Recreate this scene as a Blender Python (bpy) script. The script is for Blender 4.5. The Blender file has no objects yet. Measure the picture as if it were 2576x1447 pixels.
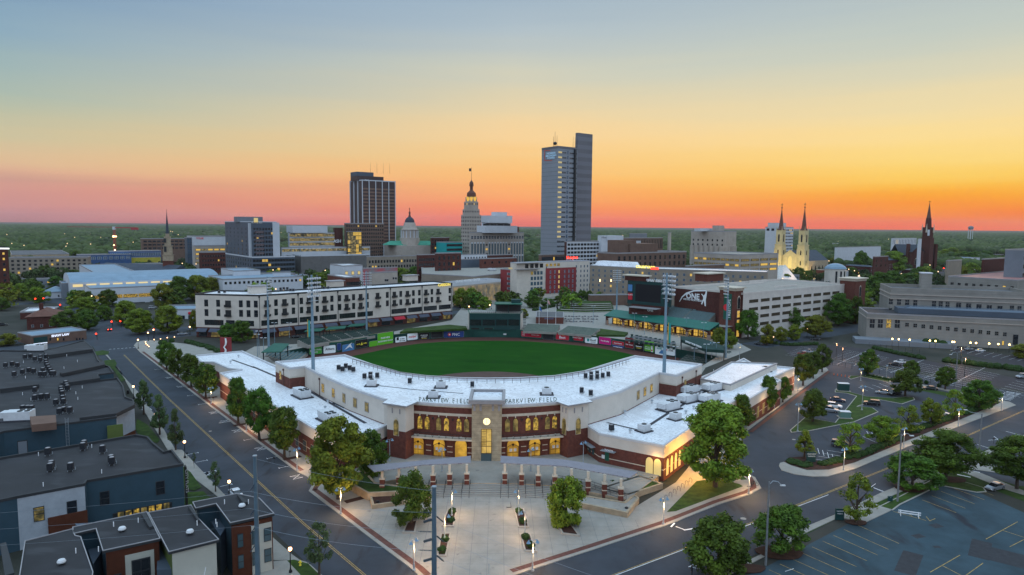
import bpy,math,random
import numpy as np
from mathutils import Matrix,Vector
from mathutils.geometry import tessellate_polygon
R=math.radians
random.seed(7)
scene=bpy.context.scene
# ---------------------------------------------------------------- camera
H=55.0;F=1717.3;CX=1288.0;CY=723.5
PITCH=math.atan((723.5-567)/F);ROLL=math.atan(22/2576)
_D=Vector((0,math.cos(PITCH),-math.sin(PITCH)))
_R0=Vector((1,0,0));_U0=Vector((0,math.sin(PITCH),math.cos(PITCH)))
_R=_R0*math.cos(ROLL)+_U0*math.sin(ROLL);_U=-_R0*math.sin(ROLL)+_U0*math.cos(ROLL)
cd=bpy.data.cameras.new('camera');cam=bpy.data.objects.new('camera',cd)
scene.collection.objects.link(cam);scene.camera=cam
cd.sensor_width=36;cd.lens=36*F/2576;cd.clip_start=1;cd.clip_end=60000
m=Matrix.Identity(4)
for i in range(3):
    m[i][0]=_R[i];m[i][1]=_U[i];m[i][2]=-_D[i]
m[2][3]=H;cam.matrix_world=m
# ---------------------------------------------------------------- world: dusk sky
def lin(r,g,b):
    return tuple((c/255/12.92 if c/255<=.04045 else((c/255+.055)/1.055)**2.4)for c in(r,g,b))+(1,)
world=bpy.data.worlds.new('World');scene.world=world;world.use_nodes=True
nt=world.node_tree;N=nt.nodes;Lk=nt.links;N.clear()
out=N.new('ShaderNodeOutputWorld');bg=N.new('ShaderNodeBackground');Lk.new(bg.outputs[0],out.inputs[0])
tc=N.new('ShaderNodeTexCoord');sp=N.new('ShaderNodeSeparateXYZ');Lk.new(tc.outputs['Generated'],sp.inputs[0])
def mt(op,a,b=None,c=None):
    n=N.new('ShaderNodeMath');n.operation=op
    for k,v in enumerate((a,b,c)):
        if v is None:continue
        if isinstance(v,(int,float)):n.inputs[k].default_value=v
        else:Lk.new(v,n.inputs[k])
    return n.outputs[0]
az=mt('ARCTAN2',sp.outputs[0],sp.outputs[1])
el=mt('DIVIDE',mt('ARCSINE',sp.outputs[2]),math.pi/2)
cb=N.new('ShaderNodeCombineXYZ');Lk.new(mt('MULTIPLY',az,2.2),cb.inputs[0]);Lk.new(mt('MULTIPLY',el,60),cb.inputs[1])
ns=N.new('ShaderNodeTexNoise');ns.inputs['Scale'].default_value=1.0;ns.inputs['Detail'].default_value=3;Lk.new(cb.outputs[0],ns.inputs['Vector'])
el=mt('ADD',el,mt('MULTIPLY',mt('SUBTRACT',ns.outputs[0],.5),.02))
def ramp(stops,fac):
    n=N.new('ShaderNodeValToRGB');Lk.new(fac,n.inputs[0]);cr=n.color_ramp
    while len(cr.elements)>1:cr.elements.remove(cr.elements[0])
    for k,st in enumerate(stops):
        e,c=st[0],lin(*st[1]);q=st[2]if len(st)>2 else 1
        el_=cr.elements[0]if k==0 else cr.elements.new(e/90)
        el_.position=e/90;el_.color=(c[0]*q,c[1]*q,c[2]*q,1)
    return n.outputs[0]
top=[(30,(158,184,206),1.55),(50,(166,192,214),2.2),(90,(172,200,222),2.5)]
def sq(L,k):return[(q[0]*k,)+tuple(q[1:])for q in L]
left=ramp(sq([(0,(176,114,118)),(.5,(192,124,128)),(1.3,(206,140,136)),(2.7,(214,154,140)),(3.5,(206,156,140)),(4.1,(222,174,146)),(5.2,(224,190,150)),(6.9,(208,195,158)),(8.6,(190,192,166)),
             (10.2,(174,188,174)),(12,(160,182,182)),(15.3,(142,171,189)),(19,(124,156,186))],.83)+top,el)
mid=ramp([(0,(235,98,80)),(.5,(255,118,84)),(1.3,(255,142,90)),(2.3,(255,166,103)),(4,(255,190,114)),(5.6,(251,203,134)),(7.3,(250,212,154)),(9,(238,213,166)),
             (10.7,(222,210,177)),(12.4,(207,207,189)),(15.5,(178,193,201)),(18.5,(156,178,197))]+top,el)
right=ramp(sq([(0,(255,96,36)),(.5,(255,112,36)),(1.4,(255,138,28)),(2.6,(255,170,42)),(3.5,(255,190,68)),(4.5,(255,207,96)),(5.8,(255,217,124)),(7.5,(254,222,148)),(9.2,(245,221,164)),
              (10.8,(234,218,174)),(12.6,(218,213,185)),(14.2,(205,208,191)),(16,(194,203,195)),(19.2,(180,193,196))],.865)+top,el)
back=ramp([(0,(128,126,146)),(5,(162,160,170),1.7),(12,(166,178,194),2.1),(30,(168,190,211),2.25),(90,(172,200,222),2.5)],el)
def mrange(v,a,b):
    n=N.new('ShaderNodeMapRange');n.interpolation_type='SMOOTHSTEP';Lk.new(v,n.inputs[0]);n.inputs[1].default_value=a;n.inputs[2].default_value=b
    return n.outputs[0]
def mixc(f,a,b):
    n=N.new('ShaderNodeMix');n.data_type='RGBA';Lk.new(f,n.inputs[0]);Lk.new(a,n.inputs[6]);Lk.new(b,n.inputs[7]);return n.outputs[2]
def lrange(v,a,b):
    n=N.new('ShaderNodeMapRange');Lk.new(v,n.inputs[0]);n.inputs[1].default_value=a;n.inputs[2].default_value=b
    return n.outputs[0]
front=mixc(lrange(az,R(0),R(30)),mixc(lrange(az,R(-36),R(0)),left,mid),right)
Lk.new(mixc(mrange(sp.outputs[1],.45,-.25),front,back),bg.inputs[0]);bg.inputs[1].default_value=1.0
# low warm afterglow where the sun has just gone below the horizon
sl=bpy.data.lights.new('sun','SUN');sl.energy=.35;sl.angle=R(25);sl.color=(1,.55,.3)
so=bpy.data.objects.new('sun',sl);scene.collection.objects.link(so)
so.rotation_euler=Vector((math.sin(R(28)),math.cos(R(28)),math.tan(R(6)))).to_track_quat('Z','Y').to_euler()
scene.view_settings.view_transform='Standard';scene.view_settings.look='None'
scene.view_settings.exposure=0;scene.view_settings.gamma=1
scene.cycles.max_bounces=6;scene.cycles.diffuse_bounces=3;scene.cycles.glossy_bounces=2
scene.cycles.use_denoising=True;scene.cycles.sample_clamp_indirect=3
scene.cycles.volume_bounces=0
# ---------------------------------------------------------------- picture <-> place
def ray(px,py):return _D+_R*((px-CX)/F)+_U*((CY-py)/F)
def G(px,py,z=0.0):
    d=ray(px,py);t=(z-H)/d.z;return(d.x*t,d.y*t)
def GL(pts,z=0.0):return[G(a,b,z)for a,b in pts]
def AT(px,py,Y):
    d=ray(px,py);t=Y/d.y;return(d.x*t,H+d.z*t)
# ---------------------------------------------------------------- materials
MATS={}
def mk(name,col,rough=.85,amt=.18,scale=.25,col2=None,spec=.25,metal=0,emit=None,es=1,bump=0,obj=False,detail=5,stretch=None,rnd=0):
    if name in MATS:return MATS[name]
    ma=bpy.data.materials.new(name);ma.use_nodes=True;t=ma.node_tree;b=t.nodes['Principled BSDF']
    b.inputs['Roughness'].default_value=rough;b.inputs['Metallic'].default_value=metal
    b.inputs['Specular IOR Level'].default_value=spec
    c=tuple(col)+(1,)
    src=None
    if amt>0 or col2:
        if obj:g=t.nodes.new('ShaderNodeTexCoord').outputs['Object']
        else:g=t.nodes.new('ShaderNodeNewGeometry').outputs['Position']
        if stretch:
            mp=t.nodes.new('ShaderNodeMapping');mp.inputs['Scale'].default_value=stretch;t.links.new(g,mp.inputs[0]);g=mp.outputs[0]
        n=t.nodes.new('ShaderNodeTexNoise');n.inputs['Scale'].default_value=scale;n.inputs['Detail'].default_value=detail;n.inputs['Roughness'].default_value=.65
        t.links.new(g,n.inputs['Vector'])
        mr=t.nodes.new('ShaderNodeMapRange');mr.inputs[1].default_value=.32;mr.inputs[2].default_value=.68;t.links.new(n.outputs[0],mr.inputs[0])
        mx=t.nodes.new('ShaderNodeMix');mx.data_type='RGBA';t.links.new(mr.outputs[0],mx.inputs[0])
        mx.inputs[6].default_value=tuple(min(1,v*(1-amt))for v in col)+(1,)
        mx.inputs[7].default_value=(tuple(col2)if col2 else tuple(min(1,v*(1+amt))for v in col))+(1,)
        src=mx.outputs[2]
        if rnd:
            oi=t.nodes.new('ShaderNodeObjectInfo');hs=t.nodes.new('ShaderNodeHueSaturation')
            r1=t.nodes.new('ShaderNodeMapRange');r1.inputs[3].default_value=1-rnd;r1.inputs[4].default_value=1+rnd;t.links.new(oi.outputs['Random'],r1.inputs[0])
            r2=t.nodes.new('ShaderNodeMapRange');r2.inputs[3].default_value=.5-.03;r2.inputs[4].default_value=.5+.02;t.links.new(oi.outputs['Random'],r2.inputs[0])
            t.links.new(r1.outputs[0],hs.inputs['Value']);t.links.new(r2.outputs[0],hs.inputs['Hue']);t.links.new(src,hs.inputs['Color']);src=hs.outputs[0]
        t.links.new(src,b.inputs['Base Color'])
        if bump:
            bp=t.nodes.new('ShaderNodeBump');bp.inputs['Strength'].default_value=bump;bp.inputs['Distance'].default_value=.1
            t.links.new(n.outputs[0],bp.inputs['Height']);t.links.new(bp.outputs[0],b.inputs['Normal'])
    else:b.inputs['Base Color'].default_value=c
    if emit:
        b.inputs['Emission Color'].default_value=tuple(emit)+(1,);b.inputs['Emission Strength'].default_value=es
    MATS[name]=ma;return ma
def bands(ma,axis,period,col,duty=.1,mode=None):
    """thin joints / courses in a second colour every `period` metres of world position"""
    t=ma.node_tree;b=t.nodes['Principled BSDF'];old=b.inputs['Base Color'].links[0].from_socket if b.inputs['Base Color'].links else None
    g=t.nodes.new('ShaderNodeNewGeometry');s=t.nodes.new('ShaderNodeVectorMath');s.operation='DOT_PRODUCT';s.inputs[1].default_value=axis
    t.links.new(g.outputs['Position'],s.inputs[0])
    d=t.nodes.new('ShaderNodeMath');d.operation='DIVIDE';t.links.new(s.outputs['Value'],d.inputs[0]);d.inputs[1].default_value=period
    f=t.nodes.new('ShaderNodeMath');f.operation='FRACT';t.links.new(d.outputs[0],f.inputs[0])
    l=t.nodes.new('ShaderNodeMath');l.operation='LESS_THAN';t.links.new(f.outputs[0],l.inputs[0]);l.inputs[1].default_value=duty
    mx=t.nodes.new('ShaderNodeMix');mx.data_type='RGBA';t.links.new(l.outputs[0],mx.inputs[0]);mx.inputs[7].default_value=tuple(col)+(1,)
    if old:t.links.new(old,mx.inputs[6])
    else:mx.inputs[6].default_value=b.inputs['Base Color'].default_value
    t.links.new(mx.outputs[2],b.inputs['Base Color']);return ma
def spots(ma,col,scale,thr,stretch=None,width=.03):
    """stains / scratches with a shape of their own"""
    t=ma.node_tree;b=t.nodes['Principled BSDF'];old=b.inputs['Base Color'].links[0].from_socket if b.inputs['Base Color'].links else None
    g=t.nodes.new('ShaderNodeNewGeometry').outputs['Position']
    if stretch:
        mp=t.nodes.new('ShaderNodeMapping');mp.inputs['Scale'].default_value=stretch[:3]
        mp.inputs['Rotation'].default_value=(0,0,stretch[3]if len(stretch)>3 else 0);t.links.new(g,mp.inputs[0]);g=mp.outputs[0]
    n=t.nodes.new('ShaderNodeTexNoise');n.inputs['Scale'].default_value=scale;n.inputs['Detail'].default_value=4;t.links.new(g,n.inputs['Vector'])
    mr=t.nodes.new('ShaderNodeMapRange');mr.inputs[1].default_value=thr;mr.inputs[2].default_value=thr+width;t.links.new(n.outputs[0],mr.inputs[0])
    mx=t.nodes.new('ShaderNodeMix');mx.data_type='RGBA';t.links.new(mr.outputs[0],mx.inputs[0]);mx.inputs[7].default_value=tuple(col)+(1,)
    if old:t.links.new(old,mx.inputs[6])
    else:mx.inputs[6].default_value=b.inputs['Base Color'].default_value
    t.links.new(mx.outputs[2],b.inputs['Base Color']);return ma
U_=(math.cos(R(128)),math.sin(R(128)),0);V_=(math.cos(R(36)),math.sin(R(36)),0)
M=dict(
 ground=mk('city_ground',(.022,.03,.018),.95,.5,.02,(.055,.052,.046),detail=8),
 asphalt=spots(mk('asphalt',(.033,.041,.054),.8,.22,.12,detail=8,bump=.2),(.022,.024,.03),.35,.6,(1,.25,1,R(38)),.12),
 lot=spots(mk('old_asphalt',(.03,.056,.072),.85,.3,.15,detail=9),(.02,.024,.032),.14,.58,(1,.35,1,R(40)),.1),
 newlot=mk('sealed_asphalt',(.026,.022,.027),.75,.2,.2),
 conc=spots(mk('concrete',(.26,.245,.22),.85,.12,.4),(.17,.16,.15),.5,.66,None,.08),
 kerb=mk('kerb_concrete',(.3,.28,.25),.85,.15,.6),
 brickpave=mk('brick_pavers',(.1,.042,.034),.85,.25,1.2),
 grass=mk('grass',(.02,.05,.006),.95,.45,.5,(.04,.08,.01),detail=8),
 turf=mk('turf',(.005,.05,.004),.95,.22,.04,(.014,.075,.005),detail=6,spec=.05),
 dirt=mk('infield_clay',(.085,.05,.042),.95,.15,.3),
 track=mk('warning_track',(.075,.026,.02),.95,.12,.3),
 mulch=mk('mulch',(.045,.02,.014),.95,.3,1.0),
 yellow=mk('yellow_paint',(.36,.24,.07),.7,.5,1.5),white=mk('white_paint',(.68,.7,.72),.6,.22,1.2),
 roofw=mk('white_membrane_roof',(.74,.76,.8),.34,.1,.12,spec=.5,detail=7),
 stucco=mk('cream_stucco',(.56,.5,.44),.85,.07,.3),brick=mk('red_brick',(.115,.038,.028),.85,.25,1.3),
 brickd=mk('dark_red_brick',(.075,.024,.02),.85,.3,1.1),coping=mk('grey_coping',(.27,.26,.27),.5,.1,.5),
 stone=mk('tan_limestone',(.33,.26,.18),.85,.22,.7),band=mk('pale_stone_band',(.5,.44,.36),.8,.12,1),
 dark=mk('dark_metal',(.015,.017,.02),.5,0,spec=.4),steel=mk('galvanised_steel',(.32,.36,.4),.45,.12,.8,metal=.4),
 pale=mk('pale_metal',(.55,.56,.58),.5,.08,1),green=mk('green_metal',(.012,.09,.06),.55,.15,.4),greend=mk('dark_green_panel',(.01,.045,.045),.6,.12,.3),
 glass=mk('dark_glass',(.012,.016,.022),.12,0,spec=.8),glassb=mk('blue_glass',(.05,.085,.1),.12,0,spec=.8),
 lit=mk('lit_window',(.3,.2,.05),.6,0,emit=(1,.6,.1),es=.62),litp=mk('pale_lit_window',(.3,.25,.12),.6,0,emit=(1,.74,.26),es=.5),
 bulb=mk('warm_bulb',(1,.9,.7),.5,0,emit=(1,.5,.2),es=7),bulbw=mk('cool_bulb',(1,1,1),.5,0,emit=(1,.93,.8),es=6),
 red=mk('red_lamp',(.5,0,0),.5,0,emit=(1,.03,.01),es=7),letter=mk('backlit_letters',(.25,.27,.12),.5,0,emit=(.8,.75,.3),es=.12),
 letterd=mk('letter_face',(.05,.08,.05),.5,0),whitel=mk('white_lettering',(.75,.76,.78),.6,0),
 roofd=spots(mk('dark_membrane_roof',(.02,.02,.024),.7,.3,.15,detail=8,spec=.3),(.034,.035,.04),.12,.56,(1,3,1,R(30)),.1),roofg=mk('grey_roof',(.1,.1,.105),.8,.25,.1),
)
spots(M['roofw'],(.3,.3,.33),1.7,.575,(1,2.8,1,R(35)),.04);spots(M['roofw'],(.6,.61,.64),.16,.55,None,.12);bands(M['roofw'],V_,3.0,(.4,.41,.45),.02);bands(M['turf'],(.2,1,0),14,(.008,.056,.004),.5)
def glow(name,c1,c2,es,scale=1.5):
    ma=bpy.data.materials.new(name);ma.use_nodes=True;t=ma.node_tree;b=t.nodes['Principled BSDF'];b.inputs['Base Color'].default_value=(.1,.07,.02,1)
    g=t.nodes.new('ShaderNodeNewGeometry');n=t.nodes.new('ShaderNodeTexNoise');n.inputs['Scale'].default_value=scale;n.inputs['Detail'].default_value=3;t.links.new(g.outputs['Position'],n.inputs['Vector'])
    r=t.nodes.new('ShaderNodeValToRGB');r.color_ramp.elements[0].position=.4;r.color_ramp.elements[1].position=.62;r.color_ramp.elements[0].color=tuple(c1)+(1,);r.color_ramp.elements[1].color=tuple(c2)+(1,)
    t.links.new(n.outputs[0],r.inputs[0]);t.links.new(r.outputs[0],b.inputs['Emission Color']);b.inputs['Emission Strength'].default_value=es;return ma
M['room']=glow('lit_interior',(.03,.02,.005),(1,.62,.08),.55,1.6);M['hall']=glow('lit_concourse',(.5,.25,.02),(1,.55,.05),.6,.5)
M['office']=glow('lit_office',(.02,.035,.045),(.75,.55,.2),.45,.5);M['roomdim']=glow('dim_interior',(.02,.02,.01),(.5,.36,.1),.4,1.0)
# ---------------------------------------------------------------- mesh builder
WL={}
class MB:
    def __init__(s):s.v=[];s.f=[];s.m=[]
    def face(s,pts,mi=0):
        k=len(s.v);s.v+=[tuple(p)for p in pts];s.f.append(list(range(k,k+len(pts))));s.m.append(mi)
    def box(s,cx,cy,z0,sx,sy,sz,rz=0,mi=0,top=None):
        c,q=math.cos(rz),math.sin(rz);P=[]
        for dz,t in((0,1),(sz,top if top is not None else 1)):
            for dx,dy in((-1,-1),(1,-1),(1,1),(-1,1)):
                x,y=dx*sx/2*t,dy*sy/2*t;P.append((cx+x*c-y*q,cy+x*q+y*c,z0+dz))
        k=len(s.v);s.v+=P
        for f in((3,2,1,0),(4,5,6,7),(0,1,5,4),(1,2,6,5),(2,3,7,6),(3,0,4,7)):s.f.append([k+i for i in f]);s.m.append(mi)
    def prism(s,poly,z0,z1,mi=0,mt=None,bottom=False):
        n=len(poly);k=len(s.v);s.v+=[(p[0],p[1],z0)for p in poly]+[(p[0],p[1],z1)for p in poly]
        for i in range(n):j=(i+1)%n;s.f.append([k+i,k+j,k+n+j,k+n+i]);s.m.append(mi)
        s.f.append([k+n+i for i in range(n)]);s.m.append(mi if mt is None else mt)
        if bottom:s.f.append([k+i for i in range(n)][::-1]);s.m.append(mi)
    def cyl(s,x,y,z0,z1,r0,r1=None,n=8,mi=0,cap=True):
        r1=r0 if r1 is None else r1;k=len(s.v)
        for r,z in((r0,z0),(r1,z1)):s.v+=[(x+r*math.cos(2*math.pi*i/n),y+r*math.sin(2*math.pi*i/n),z)for i in range(n)]
        for i in range(n):j=(i+1)%n;s.f.append([k+i,k+j,k+n+j,k+n+i]);s.m.append(mi)
        if cap:s.f.append([k+n+i for i in range(n)]);s.m.append(mi);s.f.append([k+i for i in range(n)][::-1]);s.m.append(mi)
    def lathe(s,x,y,prof,n=12,mi=0):
        for(r0,z0),(r1,z1)in zip(prof,prof[1:]):s.cyl(x,y,z0,z1,max(r0,.001),max(r1,.001),n,mi,False)
    def tube(s,pts,r,n=5,mi=0):
        pts=[Vector(p)for p in pts];rs=r if isinstance(r,(list,tuple))else[r]*len(pts);k0=len(s.v)
        for i,p in enumerate(pts):
            d=(pts[min(i+1,len(pts)-1)]-pts[max(i-1,0)]).normalized();a=Vector((0,0,1))if abs(d.z)<.9 else Vector((1,0,0))
            u=d.cross(a).normalized();w=d.cross(u)
            for q in range(n):t=2*math.pi*q/n;s.v.append(tuple(p+(u*math.cos(t)+w*math.sin(t))*rs[i]))
        for i in range(len(pts)-1):
            for q in range(n):a=k0+i*n+q;b=k0+i*n+(q+1)%n;s.f.append([a,b,b+n,a+n]);s.m.append(mi)
    def ball(s,x,y,z,r,mi=0,n=8,rz=None):
        rz=rz or r;s.lathe(x,y,[(r*math.cos(t),z+rz*math.sin(t))for t in[math.pi*(i/6-.5)for i in range(7)]],n,mi)
    def data(s,name,mats,org=(0,0,0)):
        me=bpy.data.meshes.new(name);me.from_pydata([(a-org[0],b-org[1],c-org[2])for a,b,c in s.v],[],s.f)
        for q in mats:me.materials.append(M[q]if isinstance(q,str)else q)
        if any(s.m):me.polygons.foreach_set('material_index',s.m)
        me.update();return me
    def build(s,name,mats,parent=None,org=None):
        w=WL[parent]if parent else(org or(0,0,0))
        if not isinstance(mats,(list,tuple)):mats=[mats]
        o=bpy.data.objects.new(name,s.data(name,mats,w));scene.collection.objects.link(o)
        if parent:o.parent=parent
        elif org:o.location=org
        WL[o]=w;return o
def tag(o,label=None,cat=None,group=None,kind=None):
    if label:o['label']=label
    if cat:o['category']=cat
    if group:o['group']=group
    if kind:o['kind']=kind
    return o
def thing(name,label,cat,loc=(0,0,0),group=None,rz=0):
    o=bpy.data.objects.new(name,None);scene.collection.objects.link(o);o.location=loc;o.rotation_euler=(0,0,rz);o.empty_display_size=.1
    WL[o]=tuple(loc)if rz==0 else(0,0,0);return tag(o,label,cat,group)
def inst(name,data,parent,loc,rz=0,scale=(1,1,1)):
    o=bpy.data.objects.new(name,data);scene.collection.objects.link(o);w=WL[parent]if parent else(0,0,0)
    o.parent=parent;o.location=(loc[0]-w[0],loc[1]-w[1],loc[2]-w[2]);o.rotation_euler=(0,0,rz);o.scale=scale;WL[o]=w;return o
KIDS={}
def copy_tree(src,loc,rz=None,label=None,parent=None,scale=None):
    c=src.copy();scene.collection.objects.link(c);c.parent=parent
    if loc is not None:c.location=loc
    if rz is not None:c.rotation_euler=(0,0,rz)
    if scale:c.scale=scale
    if label:c['label']=label
    for ch in KIDS.get(src)or[]:copy_tree(ch,None,parent=c)
    return c
def kids(root,*ch):
    KIDS.setdefault(root,[]).extend(ch);return root
def sheet(name,px,mat,z=.004,kind='structure',world_=False,label=None,cat=None):
    P=px if world_ else GL(px);b=MB();tri=tessellate_polygon([[Vector((p[0],p[1],0))for p in P]])
    b.v=[(p[0],p[1],z)for p in P]
    for t in tri:
        a=[P[i]for i in t];ar=(a[1][0]-a[0][0])*(a[2][1]-a[0][1])-(a[2][0]-a[0][0])*(a[1][1]-a[0][1])
        b.f.append(list(t)if ar>0 else list(t)[::-1]);b.m.append(0)
    o=b.build(name,mat);return tag(o,label,cat,kind=kind)
def area(P):return.5*sum(P[i][0]*P[(i+1)%len(P)][1]-P[(i+1)%len(P)][0]*P[i][1]for i in range(len(P)))
def ccw(P):return list(P)if area(P)>0 else list(P)[::-1]
def slab(name,px,mat,z1=.13,z0=0,world_=False,kind='structure',side=None):
    P=ccw(px if world_ else GL(px));b=MB();n=len(P);tri=tessellate_polygon([[Vector((p[0],p[1],0))for p in P]])
    b.v=[(p[0],p[1],z1)for p in P]+[(p[0],p[1],z0)for p in P]
    for t in tri:
        a=[P[i]for i in t];ar=(a[1][0]-a[0][0])*(a[2][1]-a[0][1])-(a[2][0]-a[0][0])*(a[1][1]-a[0][1])
        b.f.append(list(t)if ar>0 else list(t)[::-1]);b.m.append(0)
    for i in range(n):j=(i+1)%n;b.f.append([n+i,n+j,j,i]);b.m.append(1)
    return tag(b.build(name,[mat,side or mat]),kind=kind)
def offset(P,d):
    """inset a CCW polygon by d"""
    n=len(P);o=[]
    for i in range(n):
        p0,p1,p2=P[i-1],P[i],P[(i+1)%n]
        a=Vector((p1[0]-p0[0],p1[1]-p0[1]));b=Vector((p2[0]-p1[0],p2[1]-p1[1]));a.normalize();b.normalize()
        n1=Vector((-a.y,a.x));n2=Vector((-b.y,b.x));k=n1+n2
        if k.length<.2:k=n1
        s=d/max(.35,(k.length/2));k.normalize();o.append((p1[0]+k.x*s,p1[1]+k.y*s))
    return o
def ring(b,P,Q,z0,z1,mi,zi=None):
    """solid rim between outer P and inner Q"""
    n=len(P);zi=z0 if zi is None else zi
    for i in range(n):
        j=(i+1)%n
        b.face([(P[i][0],P[i][1],z0),(P[j][0],P[j][1],z0),(P[j][0],P[j][1],z1),(P[i][0],P[i][1],z1)],mi)
        b.face([(P[i][0],P[i][1],z1),(P[j][0],P[j][1],z1),(Q[j][0],Q[j][1],z1),(Q[i][0],Q[i][1],z1)],mi)
        b.face([(Q[i][0],Q[i][1],z1),(Q[j][0],Q[j][1],z1),(Q[j][0],Q[j][1],zi),(Q[i][0],Q[i][1],zi)],mi)
def bld(name,label,cat,P,z1,wall,roof='roofg',z0=0,par=.6,pt=.35,cop='coping',group=None,bandlist=None):
    """building: wall part (with parapet), roof part. P = CCW footprint (world)."""
    P=ccw(P);root=thing(name,label,cat,(P[0][0],P[0][1],z0),group)
    b=MB();n=len(P);bl=bandlist or{}
    mats=[wall]
    for i in range(n):
        j=(i+1)%n;bs=[(min(zz_,z1),mn_)for zz_,mn_ in bl.get(i,bl.get('all',[(z1,wall)]))];za=z0
        for zb,mname in bs:
            if mname not in mats:mats.append(mname)
            b.face([(P[i][0],P[i][1],za),(P[j][0],P[j][1],za),(P[j][0],P[j][1],zb),(P[i][0],P[i][1],zb)],mats.index(mname));za=zb
    b.build('wall',mats,root)
    c=MB();Q=offset(P,pt);O=offset(P,-.08);ring(c,O,Q,z1-.02,z1+par,0,z1)
    for i in range(n):
        j=(i+1)%n;c.face([(P[i][0],P[i][1],z1-.02),(P[j][0],P[j][1],z1-.02),(O[j][0],O[j][1],z1-.02),(O[i][0],O[i][1],z1-.02)][::-1])
    c.build('parapet',[cop],root)
    r=MB();r.f=[];tri=tessellate_polygon([[Vector((p[0],p[1],0))for p in offset(P,.1)]]);PP=offset(P,.1);r.v=[(p[0],p[1],z1)for p in PP]
    for t in tri:
        a=[PP[i]for i in t];ar=(a[1][0]-a[0][0])*(a[2][1]-a[0][1])-(a[2][0]-a[0][0])*(a[1][1]-a[0][1])
        r.f.append(list(t)if ar>0 else list(t)[::-1]);r.m.append(0)
    r.build('roof',[roof],root);return root,P
# unit windows: local x along the wall, -y outwards, z up; scaled per use
WIN={}
def winmesh(glass,frame='dark',style='plain'):
    k=(glass,frame,style)
    if k in WIN:return WIN[k]
    b=MB();t=.07
    if style=='plain':b.box(0,-.02,0,1,.1,1,mi=1);b.box(0,-.045,t,1-2*t,.1,1-2*t,mi=0)
    elif style=='cross':
        b.box(0,-.02,0,1,.1,1,mi=1)
        for sx in(-.235,.235):
            for z0,h in((.05,.42),(.53,.42)):b.box(sx,-.045,z0,.42,.1,h,mi=0)
    elif style=='sash':
        b.box(0,-.02,0,1,.1,1,mi=1)
        for z0,h in((.05,.42),(.53,.42)):b.box(0,-.045,z0,.86,.1,h,mi=0)
    elif style=='band':
        b.box(0,-.02,0,1,.1,1,mi=0)
        for q in range(1,10):b.box(-.5+q/10,-.06,0,.012,.1,1,mi=1)
    elif style=='arch':
        pts=[(-.5,0),(.5,0)]+[(.5*math.cos(a),.72+.28*math.sin(a))for a in[math.pi*i/10 for i in range(11)]]
        for sc,y,mi in((1,-.05,1),(.88,-.09,0)):
            q=[(x*sc,y,z*(sc if z>.5 else 1)+(.02 if sc<1 else 0))for x,z in pts];b.face(q,mi)
            for i in range(len(q)):j=(i+1)%len(q);b.face([q[j],q[i],(q[i][0],.02,q[i][2]),(q[j][0],.02,q[j][2])],mi)
    WIN[k]=b.data('window',[glass,frame]);return WIN[k]
WC={}
def window(root,A,B,u,z,w,h,glass='glass',frame='dark',style='plain',name='window',out=0):
    """one window centred at distance u from A on the wall A->B (outside is on the right)"""
    dx,dy=B[0]-A[0],B[1]-A[1];L=math.hypot(dx,dy);dx/=L;dy/=L;a=math.atan2(dy,dx)
    loc=(A[0]+dx*u+dy*out,A[1]+dy*u-dx*out,z);me=winmesh(glass,frame,style)
    n=WC[root]=WC.get(root,0)+1
    if n<=100:return inst(name,me,root,loc,a,(w,1,h))
    REST.setdefault(root,[]).append((me,loc,a,w,h))
REST={}
def flush_windows():
    for root,L in REST.items():
        b=MB();mats=[]
        for me,loc,a,w,h in L:
            c,s=math.cos(a),math.sin(a);k=len(b.v)
            mi=[]
            for q in me.materials:
                if q not in mats:mats.append(q)
                mi.append(mats.index(q))
            for v in me.vertices:x,y=v.co.x*w,v.co.y;b.v.append((loc[0]+x*c-y*s,loc[1]+x*s+y*c,loc[2]+v.co.z*h))
            for p in me.polygons:b.f.append([k+i for i in p.vertices]);b.m.append(mi[p.material_index])
        o=b.build('windows',mats,root);o['kind']='stuff'
def grid(root,A,B,n,z0,dz,rows,w,h,glass='glass',frame='dark',style='plain',lit=0,ma=.5,mb=.5,skip=(),litm='lit',name='window'):
    L=math.hypot(B[0]-A[0],B[1]-A[1]);st=(L-ma-mb)/n
    for r in range(rows-1,-1,-1):
        for i in range(n):
            if(i,r)in skip or i in skip:continue
            window(root,A,B,ma+st*(i+.5),z0+dz*r,w if w>0 else st*-w,h,litm if random.random()<lit else glass,frame,style,name)
TXT={}
def text(s,parent,loc,ang,size,mat,ext=.05,align='CENTER',name='lettering',tilt=90,sx=1,bold=0):
    k=(s,size,ext,align,bold,str(mat))
    if k not in TXT:
        cu=bpy.data.curves.new('text','FONT');cu.body=s;cu.size=size;cu.extrude=ext;cu.align_x=align;cu.align_y='BOTTOM_BASELINE';cu.offset=bold;cu.resolution_u=2
        tmp=bpy.data.objects.new('tmp',cu);me=bpy.data.meshes.new_from_object(tmp);me.materials.clear();me.materials.append(M[mat]if isinstance(mat,str)else mat)
        bpy.data.objects.remove(tmp);bpy.data.curves.remove(cu);TXT[k]=me
    o=bpy.data.objects.new(name,TXT[k]);scene.collection.objects.link(o);w=WL[parent]
    o.parent=parent;o.location=(loc[0]-w[0],loc[1]-w[1],loc[2]-w[2]);o.rotation_euler=(R(tilt),0,ang);o.scale=(sx,1,1);WL[o]=w;return o
def dirn(A,B):return math.atan2(B[1]-A[1],B[0]-A[0])
def lerp(A,B,t):return tuple(a+(b-a)*t for a,b in zip(A,B))
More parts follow.
